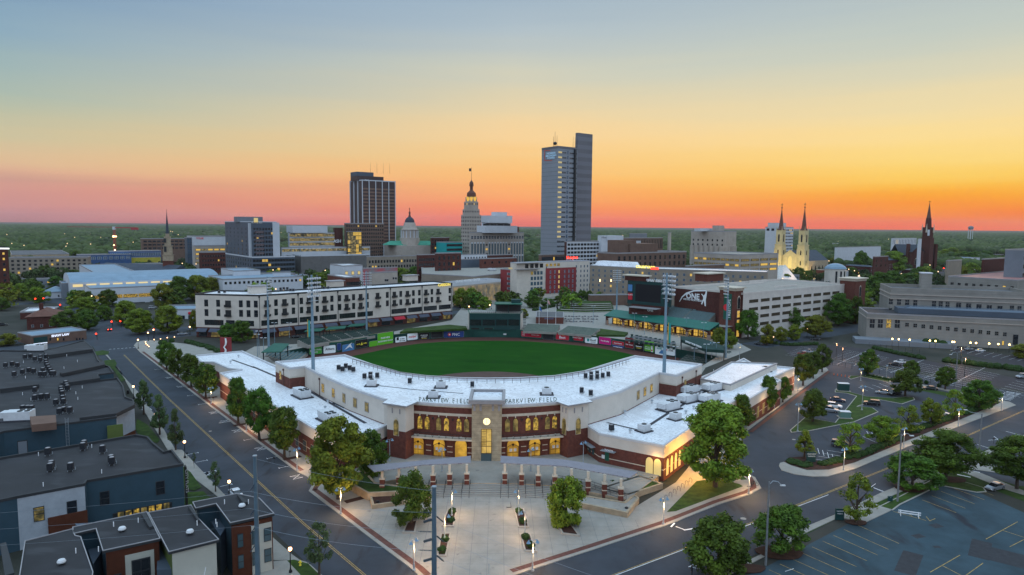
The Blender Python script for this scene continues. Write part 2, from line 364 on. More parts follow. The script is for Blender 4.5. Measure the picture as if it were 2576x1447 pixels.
def quadgrid(px,yn,Y,xl,xr,a=37,base=0,ytop=None):
    """footprint of a box seen at an angle: near vertical edge at picture column px at depth Y, left/right outlines at xl/xr. returns CCW N,Rt,Bk,L and roof height"""
    x,z=AT(px,yn,Y);N_=(x,Y)
    def reach(ang,pxx):
        dx,dy=math.cos(R(ang)),math.sin(R(ang));d=ray(pxx,yn);k=d.x/d.y
        t=(k*Y-x)/(dx-k*dy);t=t if 1<t<160 else 22;return(x+dx*t,Y+dy*t)
    Rt=reach(a,xr);Lf=reach(a+90,xl);Bk=(Rt[0]+Lf[0]-x,Rt[1]+Lf[1]-Y);return[N_,Rt,Bk,Lf],z
def upx(A,B,px,py=620):
    """distance from A along the wall A->B at which picture column px meets it"""
    L=math.hypot(B[0]-A[0],B[1]-A[1]);dx,dy=(B[0]-A[0])/L,(B[1]-A[1])/L;d=ray(px,py);k=d.x/d.y;return(k*A[1]-A[0])/(dx-k*dy)
def wrect(root,A,B,x0,x1,y0,y1,glass='glass',frame='dark',style='plain',name='window',out=0):
    u0,u1=upx(A,B,x0,y0),upx(A,B,x1,y0);L=math.hypot(B[0]-A[0],B[1]-A[1]);um=(u0+u1)/2
    p=lerp(A,B,um/L);zt=AT((x0+x1)/2,y0,p[1])[1];zb=AT((x0+x1)/2,y1,p[1])[1]
    return window(root,A,B,um,zb,abs(u1-u0),zt-zb,glass,frame,style,name,out)
def wallpt(A,B,px,py):
    u=upx(A,B,px,py);L=math.hypot(B[0]-A[0],B[1]-A[1]);p=lerp(A,B,u/L);return p[0],p[1],AT(px,py,p[1])[1]
def wtext(s,root,A,B,px,py,size,mat='whitel',off=.25,**k):
    p=wallpt(A,B,px,py);a=dirn(A,B);return text(s,root,(p[0]+math.sin(a)*off,p[1]-math.cos(a)*off,p[2]),a,size,mat,**k)
# ================================================================ SETTING
def holed(name,outer,hole,mat,z,mi_=None):
    P=list(outer)+list(hole);tri=tessellate_polygon([[Vector((p[0],p[1],0))for p in outer],[Vector((p[0],p[1],0))for p in hole]])
    b=MB();b.v=[(p[0],p[1],z)for p in P]
    for t in tri:
        a=[P[i]for i in t];ar=(a[1][0]-a[0][0])*(a[2][1]-a[0][1])-(a[2][0]-a[0][0])*(a[1][1]-a[0][1])
        if abs(ar)<1e-6:continue
        b.f.append(list(t)if ar>0 else list(t)[::-1]);b.m.append(0)
    return tag(b.build(name,mat),kind='structure')
WPX=[(776.3,894),(815,890),(859.8,885.6),(927.5,873),(991.2,862.6),(1055,855),(1114.7,850.5),(1180,848.8),(1252.4,848.6),(1310.8,850),(1396.4,856.4),(1450,861),(1502.8,866.8),(1571.8,877),(1621.8,885.6),(1669.8,894),(1700,899)]
WALL=GL(WPX,-4)
HOLE=WALL[::1]+[(88,288),(60,240),(44,210),(38,212),(26,195),(13,183),(-6,179),(-23,182),(-31,186),(-40,196),(-51,209),(-62,216),(-80,245),(-103,282)]
BIG=[(-30000,-400),(30000,-400),(30000,30000),(-30000,30000)]
holed('ground',BIG,HOLE,'ground',0)
sheet('field_floor',HOLE,'track',-4,world_=True)
TURF=GL([(870,903),(886,896),(930,887),(1000,872),(1060,864.2),(1114,860),(1180,857.8),(1250,857.4),(1320,858.8),(1396,863.5),(1450,868.8),(1503,875.4),(1560,885.5),(1598,894),(1640,906)],-4)+[(58,268),(6,208),(-22,208),(-78,268)]
sheet('outfield_grass',TURF,'turf',-3.99,world_=True)
dc=[(-8+29*math.cos(a),243+29*math.sin(a))for a in[math.pi*2*i/48 for i in range(48)]]
sheet('infield_dirt',dc,'dirt',-3.98,world_=True)
P_=[(-8+3*math.cos(a),243+3*math.sin(a))for a in[math.pi*2*i/16 for i in range(16)]]
# concourse around the outfield
holed('concourse',[G(560,915),(-50,172),(38,172),G(1775,925),G(1890,880),G(1835,850),G(1560,765),G(1420,745),G(1180,752),G(1135,806),G(870,858),G(640,872)][::1],HOLE,'conc',.02)
# streets
def strip(name,A,ang,L0,L1,w0,w1,mat='asphalt',z=.006):
    c,s=math.cos(R(ang)),math.sin(R(ang));P=[(A[0]+c*t+s*w,A[1]+s*t-c*w)for t,w in((L0,w0),(L1,w0),(L1,w1),(L0,w1))]
    return sheet(name,ccw(P),mat,z,world_=True)
LS=[(1060,1455),(1039.8,1436),(907,1336),(776.6,1236),(789.5,1213.8),(771,1199),(748,1188),(600,1077),(536.7,1029),(352,886.2),(336.6,869.7),(345,858),(470,842),(468,828),(330,832),(250,795),(150,735),(60,690),(30,700),(190,790),(215,830),(100,845),(100,862),(234,872),(250,900),(316,957.6),(346,985),(400,1060),(441,1132),(566,1247),(655,1320),(690,1340),(812,1455),(830,1560),(1060,1560)]
sheet('left_street',LS,'asphalt',.008)
RS=[(1270,1456),(1296.8,1447),(1480,1388),(1677,1322.6),(1811,1269),(1889,1244),(1915,1229),(1899.6,1201.8),(1880,1192),(1858,1185),(1850,1140),(1878,1086),(2000,993),(2084,931.7),(2060,915),(2110,905),(2576,990),(2700,1010),(2700,1040),(2213.8,1242),(2016,1331),(1817,1440),(1760,1480),(1700,1520),(1560,1620),(1250,1620)]
sheet('right_street',RS,'asphalt',.010)
for a,A,L0,L1,w in((37,G(290,856),-60,1500,7),(127,G(100,745),0,1200,7),(37,G(140,735),-200,1500,7),(127,G(1895,860),40,900,7),(37,G(1895,870),0,700,7),(37,(0,480),-300,900,7),(127,(40,480),0,900,7),(127,(200,560),0,1200,7),(37,(-80,640),-400,1000,7),(127,(-150,560),0,900,7),(127,(420,620),-100,1500,9),(37,(60,900),-700,1400,8)):
    SZ=globals().get('SZ',.004)+.0009;strip('street',A,a,L0,L1,-w,w,z=SZ)
# sidewalks (kerb step 0.13)
slab('plaza',[(1060,1560),(1060,1455),(1039.8,1436),(907,1336),(776.6,1236),(789.5,1213.8),(771,1199),(748,1188),(600,1077),(536.7,1029),(352,886.2),(336.6,869.7),(345,860),(372,856),(420,860),(500,870),(620,900),(560,990),(700,1110),(960,1185),(930,1250),(1084,1250),(1384,1250),(1560,1300),(1700,1215),(1830,1060),(2020,935),(2075,922),(2084,931.7),(2000,993),(1878,1086),(1850,1140),(1858,1185),(1880,1192),(1899.6,1201.8),(1915,1229),(1889,1244),(1811,1269),(1677,1322.6),(1480,1388),(1296.8,1447),(1270,1456),(1250,1620)],'conc',.13,side='kerb')
def along(px,w,z,mat,name,off=0):
    P=GL(px);A=[];B=[]
    for i in range(len(P)):
        a=P[max(i-1,0)];c=P[min(i+1,len(P)-1)];d=Vector((c[0]-a[0],c[1]-a[1])).normalized();n=Vector((d.y,-d.x))
        A.append((P[i][0]+n.x*off,P[i][1]+n.y*off));B.append((P[i][0]+n.x*(off+w),P[i][1]+n.y*(off+w)))
    b=MB()
    for i in range(len(P)-1):
        q=[A[i],A[i+1],B[i+1],B[i]]
        if area(q)<0:q=q[::-1]
        b.face([(p[0],p[1],z)for p in q])
    return tag(b.build(name,mat),kind='structure')
LK=[(1060,1455),(1039.8,1436),(907,1336),(776.6,1236)]
LK2=[(748,1188),(600,1077),(536.7,1029),(352,886.2)]
RK=[(1296.8,1447),(1480,1388),(1677,1322.6),(1811,1269),(1889,1244),(1912,1231),(1909,1215),(1899.6,1201.8),(1880,1192)]
along(LK,1.1,.136,'brickpave','brick_paving',.7);along(LK2,1.0,.136,'brickpave','brick_paving',.6);along(RK,-1.1,.136,'brickpave','brick_paving',-.7)
along([(1878,1086),(2000,993),(2078,934)],1.0,.136,'brickpave','brick_paving',.6)
along([(776.6,1236),(789.5,1214)],1.0,.136,'brickpave','brick_paving',.6)
for p in((595,1071),(660,1108),(722,1156),(878,1262),(518,1003),(480,975)):
    A=G(*p);b=MB();b.box(A[0]+1,A[1]+.7,.13,1.6,4.2,.012,R(-52));tag(b.build('mulch_bed','mulch'),kind='structure')
# plaza joints
def line(name,P,w,z,mat):
    b=MB()
    for A,B in P:
        d=Vector((B[0]-A[0],B[1]-A[1])).normalized()*w/2;n=(-d.y,d.x)
        b.face([(A[0]-n[0],A[1]-n[1],z),(B[0]-n[0],B[1]-n[1],z),(B[0]+n[0],B[1]+n[1],z),(A[0]+n[0],A[1]+n[1],z)][::1])
        if area([b.v[k]for k in b.f[-1]])<0:b.f[-1]=b.f[-1][::-1]
    return tag(b.build(name,mat),kind='structure')
M['joint']=mk('paving_joint',(.17,.17,.17),.9,.1)
def clip(A,d,P):
    """portion of the line A+t*d inside convex-ish polygon P"""
    ts=[]
    for i in range(len(P)):
        p,q=P[i],P[(i+1)%len(P)];e=(q[0]-p[0],q[1]-p[1]);den=d[0]*e[1]-d[1]*e[0]
        if abs(den)<1e-9:continue
        t=((p[0]-A[0])*e[1]-(p[1]-A[1])*e[0])/den;s=((p[0]-A[0])*d[1]-(p[1]-A[1])*d[0])/den
        if 0<=s<1:ts.append(t)
    ts.sort();return[((A[0]+d[0]*ts[k],A[1]+d[1]*ts[k]),(A[0]+d[0]*ts[k+1],A[1]+d[1]*ts[k+1]))for k in range(0,len(ts)-1,2)]
PLZ=GL([(1110,1468),(1062,1430),(945,1340),(905,1305),(950,1290),(1084,1252),(1240,1247),(1384,1252),(1560,1305),(1660,1318),(1480,1375),(1310,1432),(1270,1445),(1250,1600)])
J=[]
for k in range(-11,12):J+=clip((-5.5+k*2.75,60),(-.02,1),PLZ)
for k in range(12):J+=clip((-60,92+k*3.6),(1,0),PLZ)
line('paving_joints',J,.07,.134,'joint')
# terrace, steps
TZ=1.2
TER=[(1084,1219.5),(1131,1217.5),(1180,1216),(1232,1215.5),(1280,1216),(1330,1218),(1384,1221),(1440,1229),(1530,1246),(1575,1258),(1660,1195),(1560,1150),(1460,1085),(1460,1060),(960,1060),(900,1100),(900,1165),(928,1182),(945,1215),(1000,1205),(1010,1224)]
slab('terrace',GL(TER,TZ),'conc',TZ,0,world_=True,side='stone')
cx_,st_=-5.2,[]
for k in range(8):
    z=TZ-(k+1)*.134
    if z<.14:z=.14
    A=G(1084,1219.5,TZ);B=G(1384,1221,TZ);mid=G(1232,1215.5,TZ);b=MB();pts=[]
    for i in range(13):
        t=i/12;x=A[0]+(B[0]-A[0])*t;y=mid[1]+(A[1]-mid[1])*(2*t-1)**2;pts.append((x*(1+.006*k)-.0*k,y-.62*(k+1)+.3))
    for i in range(12):
        p,q=pts[i],pts[i+1]
        b.face([(p[0],p[1]-.31,z),(q[0],q[1]-.31,z),(q[0],q[1]+.33,z),(p[0],p[1]+.33,z)]);b.face([(p[0],p[1]-.31,z-.134),(q[0],q[1]-.31,z-.134),(q[0],q[1]-.31,z),(p[0],p[1]-.31,z)],1)
    tag(b.build('step',['conc','joint']),kind='structure')
# grass areas, right side
sheet('lawn',[(1677,1290),(1700,1288),(1869,1225),(1860,1219),(1800,1205),(1752,1212)],'grass',.14)
sheet('lawn',[(1843,1194),(1864,1209),(1880,1208),(1868,1198)],'grass',.14)
# parking lot beside the stadium: islands
def island(px,edge=.15):
    P=ccw(GL(px));slab('kerb',P,'kerb',.12,0,world_=True);return slab('island_grass',offset(P,.28),'grass',.16,.1,world_=True)
island([(1987,1083),(1990,1089),(2040,1084),(2090,1074),(2150,1062),(2210,1037),(2196,1027),(2165,1023),(2157,1024),(2160,1022),(2212,1006),(2270,1017),(2302,1006),(2298,1000),(2276,999),(2245,1002),(2180,998),(2150,990),(2130,985),(2108,975),(2100,981),(2100,987),(2130,990),(2154,997),(2100,1064),(2025,1050)])
island([(2133,950),(2140,955),(2165,948),(2240,963),(2240,957),(2170,945),(2140,946)])
slab('sidewalk',[(1959.6,1172.8),(1966,1184),(2000,1194.4),(2045,1200),(2081.5,1199.8),(2149,1181),(2284.6,1124),(2400,1078),(2500,1040),(2556,1020),(2540,1012),(2490,1002),(2200,944),(2180,942),(2176,945),(2260,960),(2410,990),(2520,1012),(2500,1022),(2400,1063),(2280,1111),(2150,1165),(2085,1183),(2030,1184),(1990,1172),(1972,1163),(1962,1166)],'conc',.13,side='kerb')
sheet('planting_bed',[(1972,1163),(1990,1171),(2030,1183),(2085,1182),(2150,1164),(2280,1110),(2400,1062),(2500,1021),(2522,1014),(2500,1010),(2440,1024),(2380,1050),(2260,1098),(2150,1142),(2070,1165),(2020,1150),(1985,1152)],'mulch',.12)
sheet('lawn_strip',[(2250,966),(2410,992),(2470,1008),(2440,1010),(2280,975)],'grass',.05)
# right: guarded asphalt lot, hedge strip, verge
sheet('upper_parking_lot',[(1960,868),(2020,862),(2180,878),(2576,955),(2700,980),(2700,1008),(2576,985),(2350,940),(2080,900),(1990,895)],'newlot',.014)
sheet('upper_parking_lot',[(2380,870),(2576,900),(2700,915),(2700,950),(2576,926),(2400,885)],'newlot',.014)
sheet('lower_parking_lot',[(1880,1447),(1935,1422),(2210,1278),(2240,1272),(2360,1213),(2420,1220),(2576,1290),(2700,1350),(2700,1600),(1800,1600)],'lot',.014)
sheet('verge',[(1817,1450),(1931,1393),(2110,1303),(2165,1309),(2172,1316),(2210,1278),(2360,1213),(2420,1220),(2460,1238),(2488,1228),(2576,1262),(2700,1300),(2700,1180),(2450,1150),(2260,1235),(2016,1340)],'grass',.012)
slab('sidewalk',[(1745,1490),(1817,1443),(1931,1388),(2016,1331),(2110,1292),(2213.8,1242),(2350,1187),(2420,1160),(2500,1127),(2576,1095),(2576,1115),(2520,1140),(2452,1165),(2576,1187),(2576,1200),(2420,1178),(2363,1195),(2262,1240),(2200,1268),(2242,1285),(2172,1318),(2160,1312),(2110,1303),(2020,1345),(1935,1395),(1830,1450),(1790,1490)],'conc',.13,side='kerb')
slab('sidewalk',[(2420,1178),(2470,1192),(2576,1236),(2576,1246),(2530,1232),(2420,1188)],'conc',.12,side='kerb')
sheet('side_street',[(2440,1185),(2460,1165),(2560,1130),(2640,1130),(2640,1230),(2560,1222)],'asphalt',.016)
island([(2211,1275),(2246,1285),(2266,1270),(2365,1222),(2458,1240),(2482,1238),(2475,1228),(2400,1205),(2363,1197),(2262,1250)])
for p,w,h in(((2391,1208),7,4),((2291,1232),6,4),((1962,1392),8,5),((2154,1316),4,2.5),((1880,1432),6,3)):
    A=G(*p);b=MB();b.prism([(A[0]+w/2*math.cos(t)*(1+.1*math.sin(3*t)),A[1]+h/2*math.sin(t))for t in[math.pi*2*i/14 for i in range(14)]],.1,.19);tag(b.build('mulch_bed','mulch'),kind='structure')
# left side: verge, sidewalks
slab('sidewalk',[(346,985),(400,1060),(441,1132),(458,1133),(566,1247),(655,1320),(600,1330),(560,1260),(470,1190),(420,1130),(372,1050),(330,985),(300,930),(262,890),(270,884),(276,886),(268,890),(320,958)],'conc',.13,side='kerb')
sheet('lawn',[(262,908),(288,905),(294,915),(290,925),(316,957),(305,962),(285,930),(262,925)],'grass',.15)
sheet('lawn',[(236,886),(258,882),(275,885),(272,893),(240,895)],'grass',.15)
sheet('lawn',[(345,1055),(372,1070),(402,1108),(396,1116),(355,1105),(340,1080)],'grass',.15)
sheet('lawn',[(455,1170),(480,1190),(507,1228),(488,1236),(440,1225)],'grass',.15)
sheet('lawn',[(470,1240),(512,1238),(530,1256),(500,1275),(460,1270)],'grass',.15)
slab('sidewalk',[(681,1414),(722,1411),(735,1405),(775,1417),(812,1450),(812,1520),(640,1520),(640,1420)],'conc',.13,side='kerb')
sheet('lawn',[(722,1412),(740,1410),(775,1420),(808,1452),(775,1500),(755,1447)],'grass',.15)
sheet('driveway',[(655,1320),(681,1330),(684,1350),(735,1395),(812,1450),(735,1408),(681,1410),(620,1410),(600,1330)],'conc',.013)
sheet('courtyard',[(0,860),(240,870),(300,930),(420,1130),(560,1260),(650,1360),(650,1600),(-400,1600),(-400,900)],'ground',.004)
# ---- painted markings
mk_=[]
def seg(a,b,w=.12):return(G(*a),G(*b),w)
def paint(name,L,mat,z=.02):
    b=MB()
    for a,c,w in L:
        d=Vector((c[0]-a[0],c[1]-a[1]));
        if d.length<.01:continue
        d=d.normalized()*w/2;n=(-d.y,d.x);q=[(a[0]-n[0],a[1]-n[1],z),(c[0]-n[0],c[1]-n[1],z),(c[0]+n[0],c[1]+n[1],z),(a[0]+n[0],a[1]+n[1],z)]
        b.face(q if area(q)>0 else q[::-1])
    return tag(b.build(name,mat),kind='structure')
def para(a,b,off,w=.12):
    A,B=G(*a),G(*b);d=Vector((B[0]-A[0],B[1]-A[1])).normalized();n=(-d.y*off,d.x*off);return((A[0]+n[0],A[1]+n[1]),(B[0]+n[0],B[1]+n[1]),w)
Y=[]
for p in([(312,893),(427,1006),(765.5,1319),(917,1447),(1000,1520)],[(1470,1475),(1677,1397.8),(1960,1289),(2213.8,1186),(2400,1111),(2640,1005)]):
    for a,b in zip(p,p[1:]):Y+=[para(a,b,.16),para(a,b,-.16)]
paint('centre_line',Y,'yellow',.022)
W=[seg((1550,1447),(2084,1245),.13),seg((1440,1490),(1550,1447),.13)]
W+=[seg(a,b,.11)for a,b in(((1975,1438),(1997,1431)),((2192,1225),(2203,1217)),((2192,1225),(2238,1245)),((1733,1425),(1755,1431)))]
for a,b in(((2530,1085),(2576,1098)),((2458,1118),(2500,1132)),((2440,1128),(2470,1140)),((2310,1210),(2330,1217)),((2195,1226),(2232,1240)),((1741,1417),(1768,1435)),((1732,1427),(1752,1417)),((2486,1108),(2525,1105)),((2500,1098),(2520,1112))):W.append(seg(a,b,.14))
A0=G(1720,1320);
for(x1,y1),(x2,y2)in(((536,1029),(545,1006)),):pass
# T and X marks along the left street, both sides
for px in((390,930),(417,951),(445,974),(472,996),(500,1018),(527,1040),(555,1062),(585,1086),(614,1108),(643,1131),(672,1154),(702,1178),(733,1203)):
    A=G(*px);u=Vector((math.cos(R(128)),math.sin(R(128))));v=Vector((math.cos(R(38)),math.sin(R(38))));k=int(px[0])%2==0
    q=lambda s,t:(A[0]+u.x*s+v.x*t,A[1]+u.y*s+v.y*t)
    if k:W+=[(q(0,0),q(0,2.4),.11),(q(-.4,0),q(.4,0),.11)]
    else:W+=[(q(-1,0),q(-1,2.2),.11),(q(1,0),q(1,2.2),.11),(q(-1,0),q(1,2.2),.1),(q(1,0),q(-1,2.2),.1)]
for px,k in(((498,1139),1),((521,1158),1),((545,1187),0),((583,1218),1),((605,1262),0),((380,1030),0),((410,1070),1)):
    A=G(*px);q=lambda s,t:(A[0]+u.x*s-v.x*t,A[1]+u.y*s-v.y*t)
    if k:W+=[(q(0,0),q(0,2.4),.11),(q(-.4,0),q(.4,0),.11)]
    else:W+=[(q(-1.1,0),q(-1.1,2.4),.12),(q(1.1,0),q(1.1,2.4),.12),(q(-1.1,0),q(1.1,2.4),.12),(q(1.1,0),q(-1.1,2.4),.12),(q(-1.1,0),q(1.1,0),.12)]
for i in range(7):W.append(seg((275+i*10,879-i*.7),(280+i*10,878.6-i*.7),.5))
for i in range(7):W.append(seg((2434+i*8,1196-i*2.6),(2455+i*8,1204-i*2.8)if 0 else(2482-0+i*5,1196-i*5+3),.35))if 0 else None
for i in range(6):A=lerp((2408,1194),(2465,1164),i/5.);W.append(seg(A,(A[0]+34,A[1]+7),.45))
for i in range(7):A=lerp((2505,1001),(2530,985),i/6.);W.append(seg(A,(A[0]+38,A[1]+6),.4))
for a,b in(((1820,867),(1855,862)),((1828,860),(1858,856))):W.append(seg(a,b,.4))
# left turn arrow
W+=[seg((1697,1316),(1688,1326),.3),seg((1720,1334),(1745,1330),.35),seg((1700,1325),(1725,1334),.2)]
paint('road_markings',W,'white',.024)
def bays(c0,c1,n,dv,w=.11):
    """n painted lines from the row c0->c1, each running along picture vector dv (on the ground)"""
    L=[]
    for i in range(n):
        p=lerp(c0,c1,i/(n-1));L.append(seg(p,(p[0]+dv[0],p[1]+dv[1]),w))
    return L
B=[]
B+=bays((2094,903),(2128,881),8,(108,20))+[seg((2105,917),(2178,884),.12),seg((2148,920),(2212,893),.12)]
B+=bays((2205,927),(2262,902),9,(120,26))+[seg((2240,938),(2325,905),.12)]
B+=bays((2318,953),(2385,915),11,(130,28))+[seg((2395,966),(2478,925),.12)]
B+=bays((2500,985),(2555,958),7,(90,20));B+=bays((1975,893),(2010,872),7,(70,10))
for i in range(6):A=lerp((2330,940),(2345,935),i/5.);B.append(seg((2326+i*14,950+i*3),(2350+i*14,937+i*3+6),.1))
B+=bays((2390,883),(2560,908),9,(25,-8),.1)
paint('bay_lines',B,'white',.026)
C=[]
C+=bays((2047,1155),(2080,1133),4,(55,9))+bays((2057,1128),(2105,1147),5,(4,14))+bays((2170,1098),(2200,1085),3,(40,18))+bays((2290,1060),(2330,1045),4,(35,12))+bays((2160,975),(2230,962),5,(22,8))+bays((2180,1085),(2230,1100),5,(5,8))
paint('bay_lines',C,'white',.027)
D2=[]
D2+=bays((1935,1434),(2150,1318),9,(112,50))+bays((2320,1258),(2415,1215),5,(85,32))+[seg((2480,1357),(2560,1313)),seg((2540,1376),(2640,1325)),seg((2520,1334),(2600,1360)),seg((2340,1440),(2415,1397)),seg((2370,1423),(2450,1465)),seg((2420,1455),(2473,1417))]
D2+=[seg((2247,1287),(2330,1310)),seg((2285,1291),(2295,1300)),seg((2308,1296),(2315,1306)),seg((2330,1300),(2340,1312)),seg((2338,1311),(2353,1305))]
paint('bay_lines',D2,'yellow',.026)
D3=MB()
for c,w,h,r in(((2355,1323),2.2,1.6,20),((2310,1349),2.2,1.4,20),((2287,1416),3,9,-38),((2466,1382),3,8,-38),((2562,1410),9,6,-38),((2357,1376),1.2,.8,0)):
    A=G(*c);DZ=globals().get('DZ',.016)+.0013;D3.box(A[0],A[1],.0,w,h,DZ,R(r))
tag(D3.build('asphalt_patch',mk('fresh_asphalt',(.03,.032,.038),.8,.2,1)),kind='structure')
for p,s in(((1870,1305),1.1),((554,1064),.8),((529,1085),.8),((2140,1108),.8),((1778,1416),1),((2160,1119),.8),((1997,1106),.9)):
    A=G(*p);b=MB();b.cyl(A[0],A[1],.0,.03,s/2,n=14);tag(b.build('manhole_cover','kerb'),'round steel manhole cover set in the asphalt','manhole cover','manhole covers in the streets')
# ================================================================ BALLPARK BUILDING
ZT=13.2
UP=[(692.7,913.5),(728.4,929.6),(766.6,925.5),(801,944),(877.6,978.5),(965.5,1009),(1041,1016),(1090,1020),(1140,1023),(1189,1025),(1259,1025),(1310,1023),(1360,1020),(1410,1016),(1482.6,1010),(1561.7,988.7),(1658.6,941.6),(1702,948),(1765.7,919.9),(1716,913.5),(1597.4,898.2),(1555,910),(1513,923),(1470,937),(1395.5,949),(1310,954),(1225.8,955.3),(1150,954),(1070,949),(1006.3,940.3),(939,921),(867.4,895.7),(748.8,908.4)]
UPW=GL(UP,ZT)
BL={'all':[(-4,'brickd'),(ZT,'stucco')]}
br=[(10.6,'brick'),(11.0,'band'),(ZT,'stucco')]
for i in(0,1,16,17):BL[i]=br
fr=[(5.9,'brick'),(10.95,'brick'),(11.55,'band'),(ZT-.25,'brick'),(ZT,'band')]
for i in range(6,13):BL[i]=fr
for i in(2,3,4,13,14,15):BL[i]=[(7.7,'brick'),(ZT,'stucco')]
M['wcop']=mk('white_coping',(.48,.48,.5),.5,.1,.5)
SB,UPW=bld('ballpark_entrance_building','curved red brick and cream ballpark building with white roof behind the plaza','stadium building',UPW,ZT,'stucco','roofw',z0=-4,par=.55,pt=.5,cop='wcop',bandlist=BL)
# order is kept (UP was listed counter-clockwise seen from above)
def FP(t):
    for i in range(6,13):
        a,b=UP[i],UP[i+1]
        if a[0]<=t<=b[0]:
            k=(t-a[0])/(b[0]-a[0]);return UPW[i],UPW[i+1],k*math.hypot(UPW[i+1][0]-UPW[i][0],UPW[i+1][1]-UPW[i][1])
M['gatebars']=mk('black_iron',(.012,.012,.014),.5,0)
# gate arch: ring of brick voussoirs, lit opening and iron gate
gb=MB()
def archpts(w,h,n=12,y=0):return[(-w/2,y,0),(w/2,y,0)]+[(w/2*math.cos(math.pi*i/n),y,h-w/2+w/2*math.sin(math.pi*i/n))for i in range(n+1)]
def archslab(b,w,h,y0,y1,mi):
    p=archpts(w,h,12,y1);b.face(p,mi)
    for i in range(len(p)):j=(i+1)%len(p);b.face([p[j],p[i],(p[i][0],y0,p[i][2]),(p[j][0],y0,p[j][2])],mi)
archslab(gb,3.5,4.75,0,-.05,0);archslab(gb,2.75,4.35,0,-.09,1)
gb.box(0,-.12,4.2,.3,.3,.75,mi=4)
gate_me=gb.data('gate_arch',['brickd','hall','band','gatebars','band'])
ib=MB()
for i in range(13):x=-1.25+i*2.5/12;ib.box(x,-.16,0,.035,.035,2.6+.5*math.cos(x*1.1),mi=0)
ib.tube([(x/10*1.27,-.16,3.1-.55*(x/10)**2)for x in range(-10,11)],.05,4);ib.box(0,-.16,.1,2.5,.05,.08);ib.box(0,-.16,1.2,2.5,.05,.08)
for s in(-1,0,1):ib.box(s*1.28,-.16,0,.09,.09,3.0-abs(s)*.3)
ib.cyl(0,0,0,.01,.01,n=3)
ib.ball(0,-.2,3.1,.28,n=10)
for s in(-.5,.5):ib.box(s,-.22,1.5,.62,.03,.7,mi=1)
iron_me=ib.data('iron_gate',['gatebars','pale'])
for t,opn in((1000,0),(1051.9,0),(1104.8,0),(1159.8,1),(1291,0),(1346,0),(1398,0),(1451,0)):
    if t<1041:A,B,u=UPW[5],UPW[6],6.2
    elif t>1410:A,B,u=UPW[13],UPW[14],1.6
    else:A,B,u=FP(t)
    a=dirn(A,B);loc=(A[0]+math.cos(a)*u,A[1]+math.sin(a)*u,TZ)
    g=inst('gate_arch',gate_me,SB,loc,a)
    if not opn:k=inst('iron_gate',iron_me,SB,loc,a)
    for s in(-1,1):
        for z in(1.0,2.4):q=MB();
for i in range(6,13):
    A,B=UPW[i],UPW[i+1]
for t in(1041.5,1078,1132,1183,1265,1318,1372,1408):
    A,B,u=FP(min(max(t,1042),1409));a=dirn(A,B)
    for z in(2.3,3.6):b=MB();b.box(A[0]+math.cos(a)*u,A[1]+math.sin(a)*u,z,1.25,.16,.16,a);b.build('stone_course','band',SB)
for t,lit in((1056.6,'room'),(1074.7,'room'),(1103.9,'roomdim'),(1123.4,'room'),(1154.8,'room'),(1173.8,'roomdim'),(1277,'roomdim'),(1297,'roomdim'),(1328.7,'room'),(1348.2,'room'),(1377.4,'roomdim'),(1395.5,'room')):
    A,B,u=FP(t);window(SB,A,B,u,7.35,1.3,3.4,lit,'brickd','arch','arched_window')
    a=dirn(A,B);b=MB();b.box(A[0]+math.cos(a)*u,A[1]+math.sin(a)*u-.1,10.6,.22,.16,.45,a);b.build('keystone','band',SB)
for t in(1089,1139,1313,1363):
    A,B,u=FP(t);a=dirn(A,B);b=MB();b.box(A[0]+math.cos(a)*u,A[1]+math.sin(a)*u-.1,9.9,.3,.3,.5,a);b.build('wall_lamp','dark',SB)
# balcony
for i0,i1 in((6,9),(10,13)):
    P=[UPW[i]for i in range(i0,i1+1)];out_=1.7
    Q=[(p[0],p[1]-out_)for p in P]
    if i0==6:Q[0]=(Q[0][0]-2.3,Q[0][1]+.3)
    else:Q[-1]=(Q[-1][0]+2.3,Q[-1][1]+.3)
    b=MB();poly=Q+P[::-1];b.prism(ccw(poly),5.65,6.05,bottom=True);b.build('balcony','band',SB)
    r=MB();r.tube([(p[0],p[1]+.1,7.1)for p in Q],.05,4);r.tube([(p[0],p[1]+.1,6.2)for p in Q],.035,4)
    for a,c in zip(Q,Q[1:]):
        L=math.hypot(c[0]-a[0],c[1]-a[1]);n=max(2,int(L/1.5))
        for k in range(n+1):
            p=lerp(a,c,k/n);r.box(p[0],p[1]+.1,6.05,.06,.06,1.1)
        for k in range(n):
            r.tube([tuple(lerp(a,c,(k+q/6)/n))+(6.2+.8*math.sin(math.pi*q/6),)for q in range(7)],.028,3)
    r.build('balcony_railing','gatebars',SB)
# clock tower
TW=[(-8.9,152.2),(-2.1,152.2),(-2.1,161.5),(-8.9,161.5)]
b=MB();b.prism(TW,0,13.9,0);b.prism(offset(TW,.1),13.9,14.6,1);b.build('clock_tower',[bands(mk('tower_limestone',(.36,.29,.2),.85,.25,.8),(0,0,1),.9,(.22,.17,.12),.06),'band'],SB)
b=MB();O=offset(TW,-.75);b.prism(O,14.6,14.9,0,bottom=True);ring(b,O,offset(TW,-.1),14.9,15.5,0,14.9);b.build('tower_cornice',['coping'],SB)
b=MB();b.prism(offset(TW,.0),14.85,14.95);b.build('tower_roof','roofw',SB)
for s in(-8.3,-6.9,-4.1,-2.7):
    b=MB();b.box(s,152.1,12.9,.5,.25,1.7);b.build('cornice_bracket','coping',SB)
b=MB();k=len(b.v)
for r,y,mi in((.95,-.12,1),(.82,-.16,0)):b.face([(-5.5+r*math.cos(t),152.2+y,10.45+r*math.sin(t))for t in[math.pi*2*i/24 for i in range(24)]],mi)
CK=b.build('clock',[mk('clock_face',(.8,.75,.5),.5,0,emit=(1,.8,.35),es=1.3),'stone'],SB)
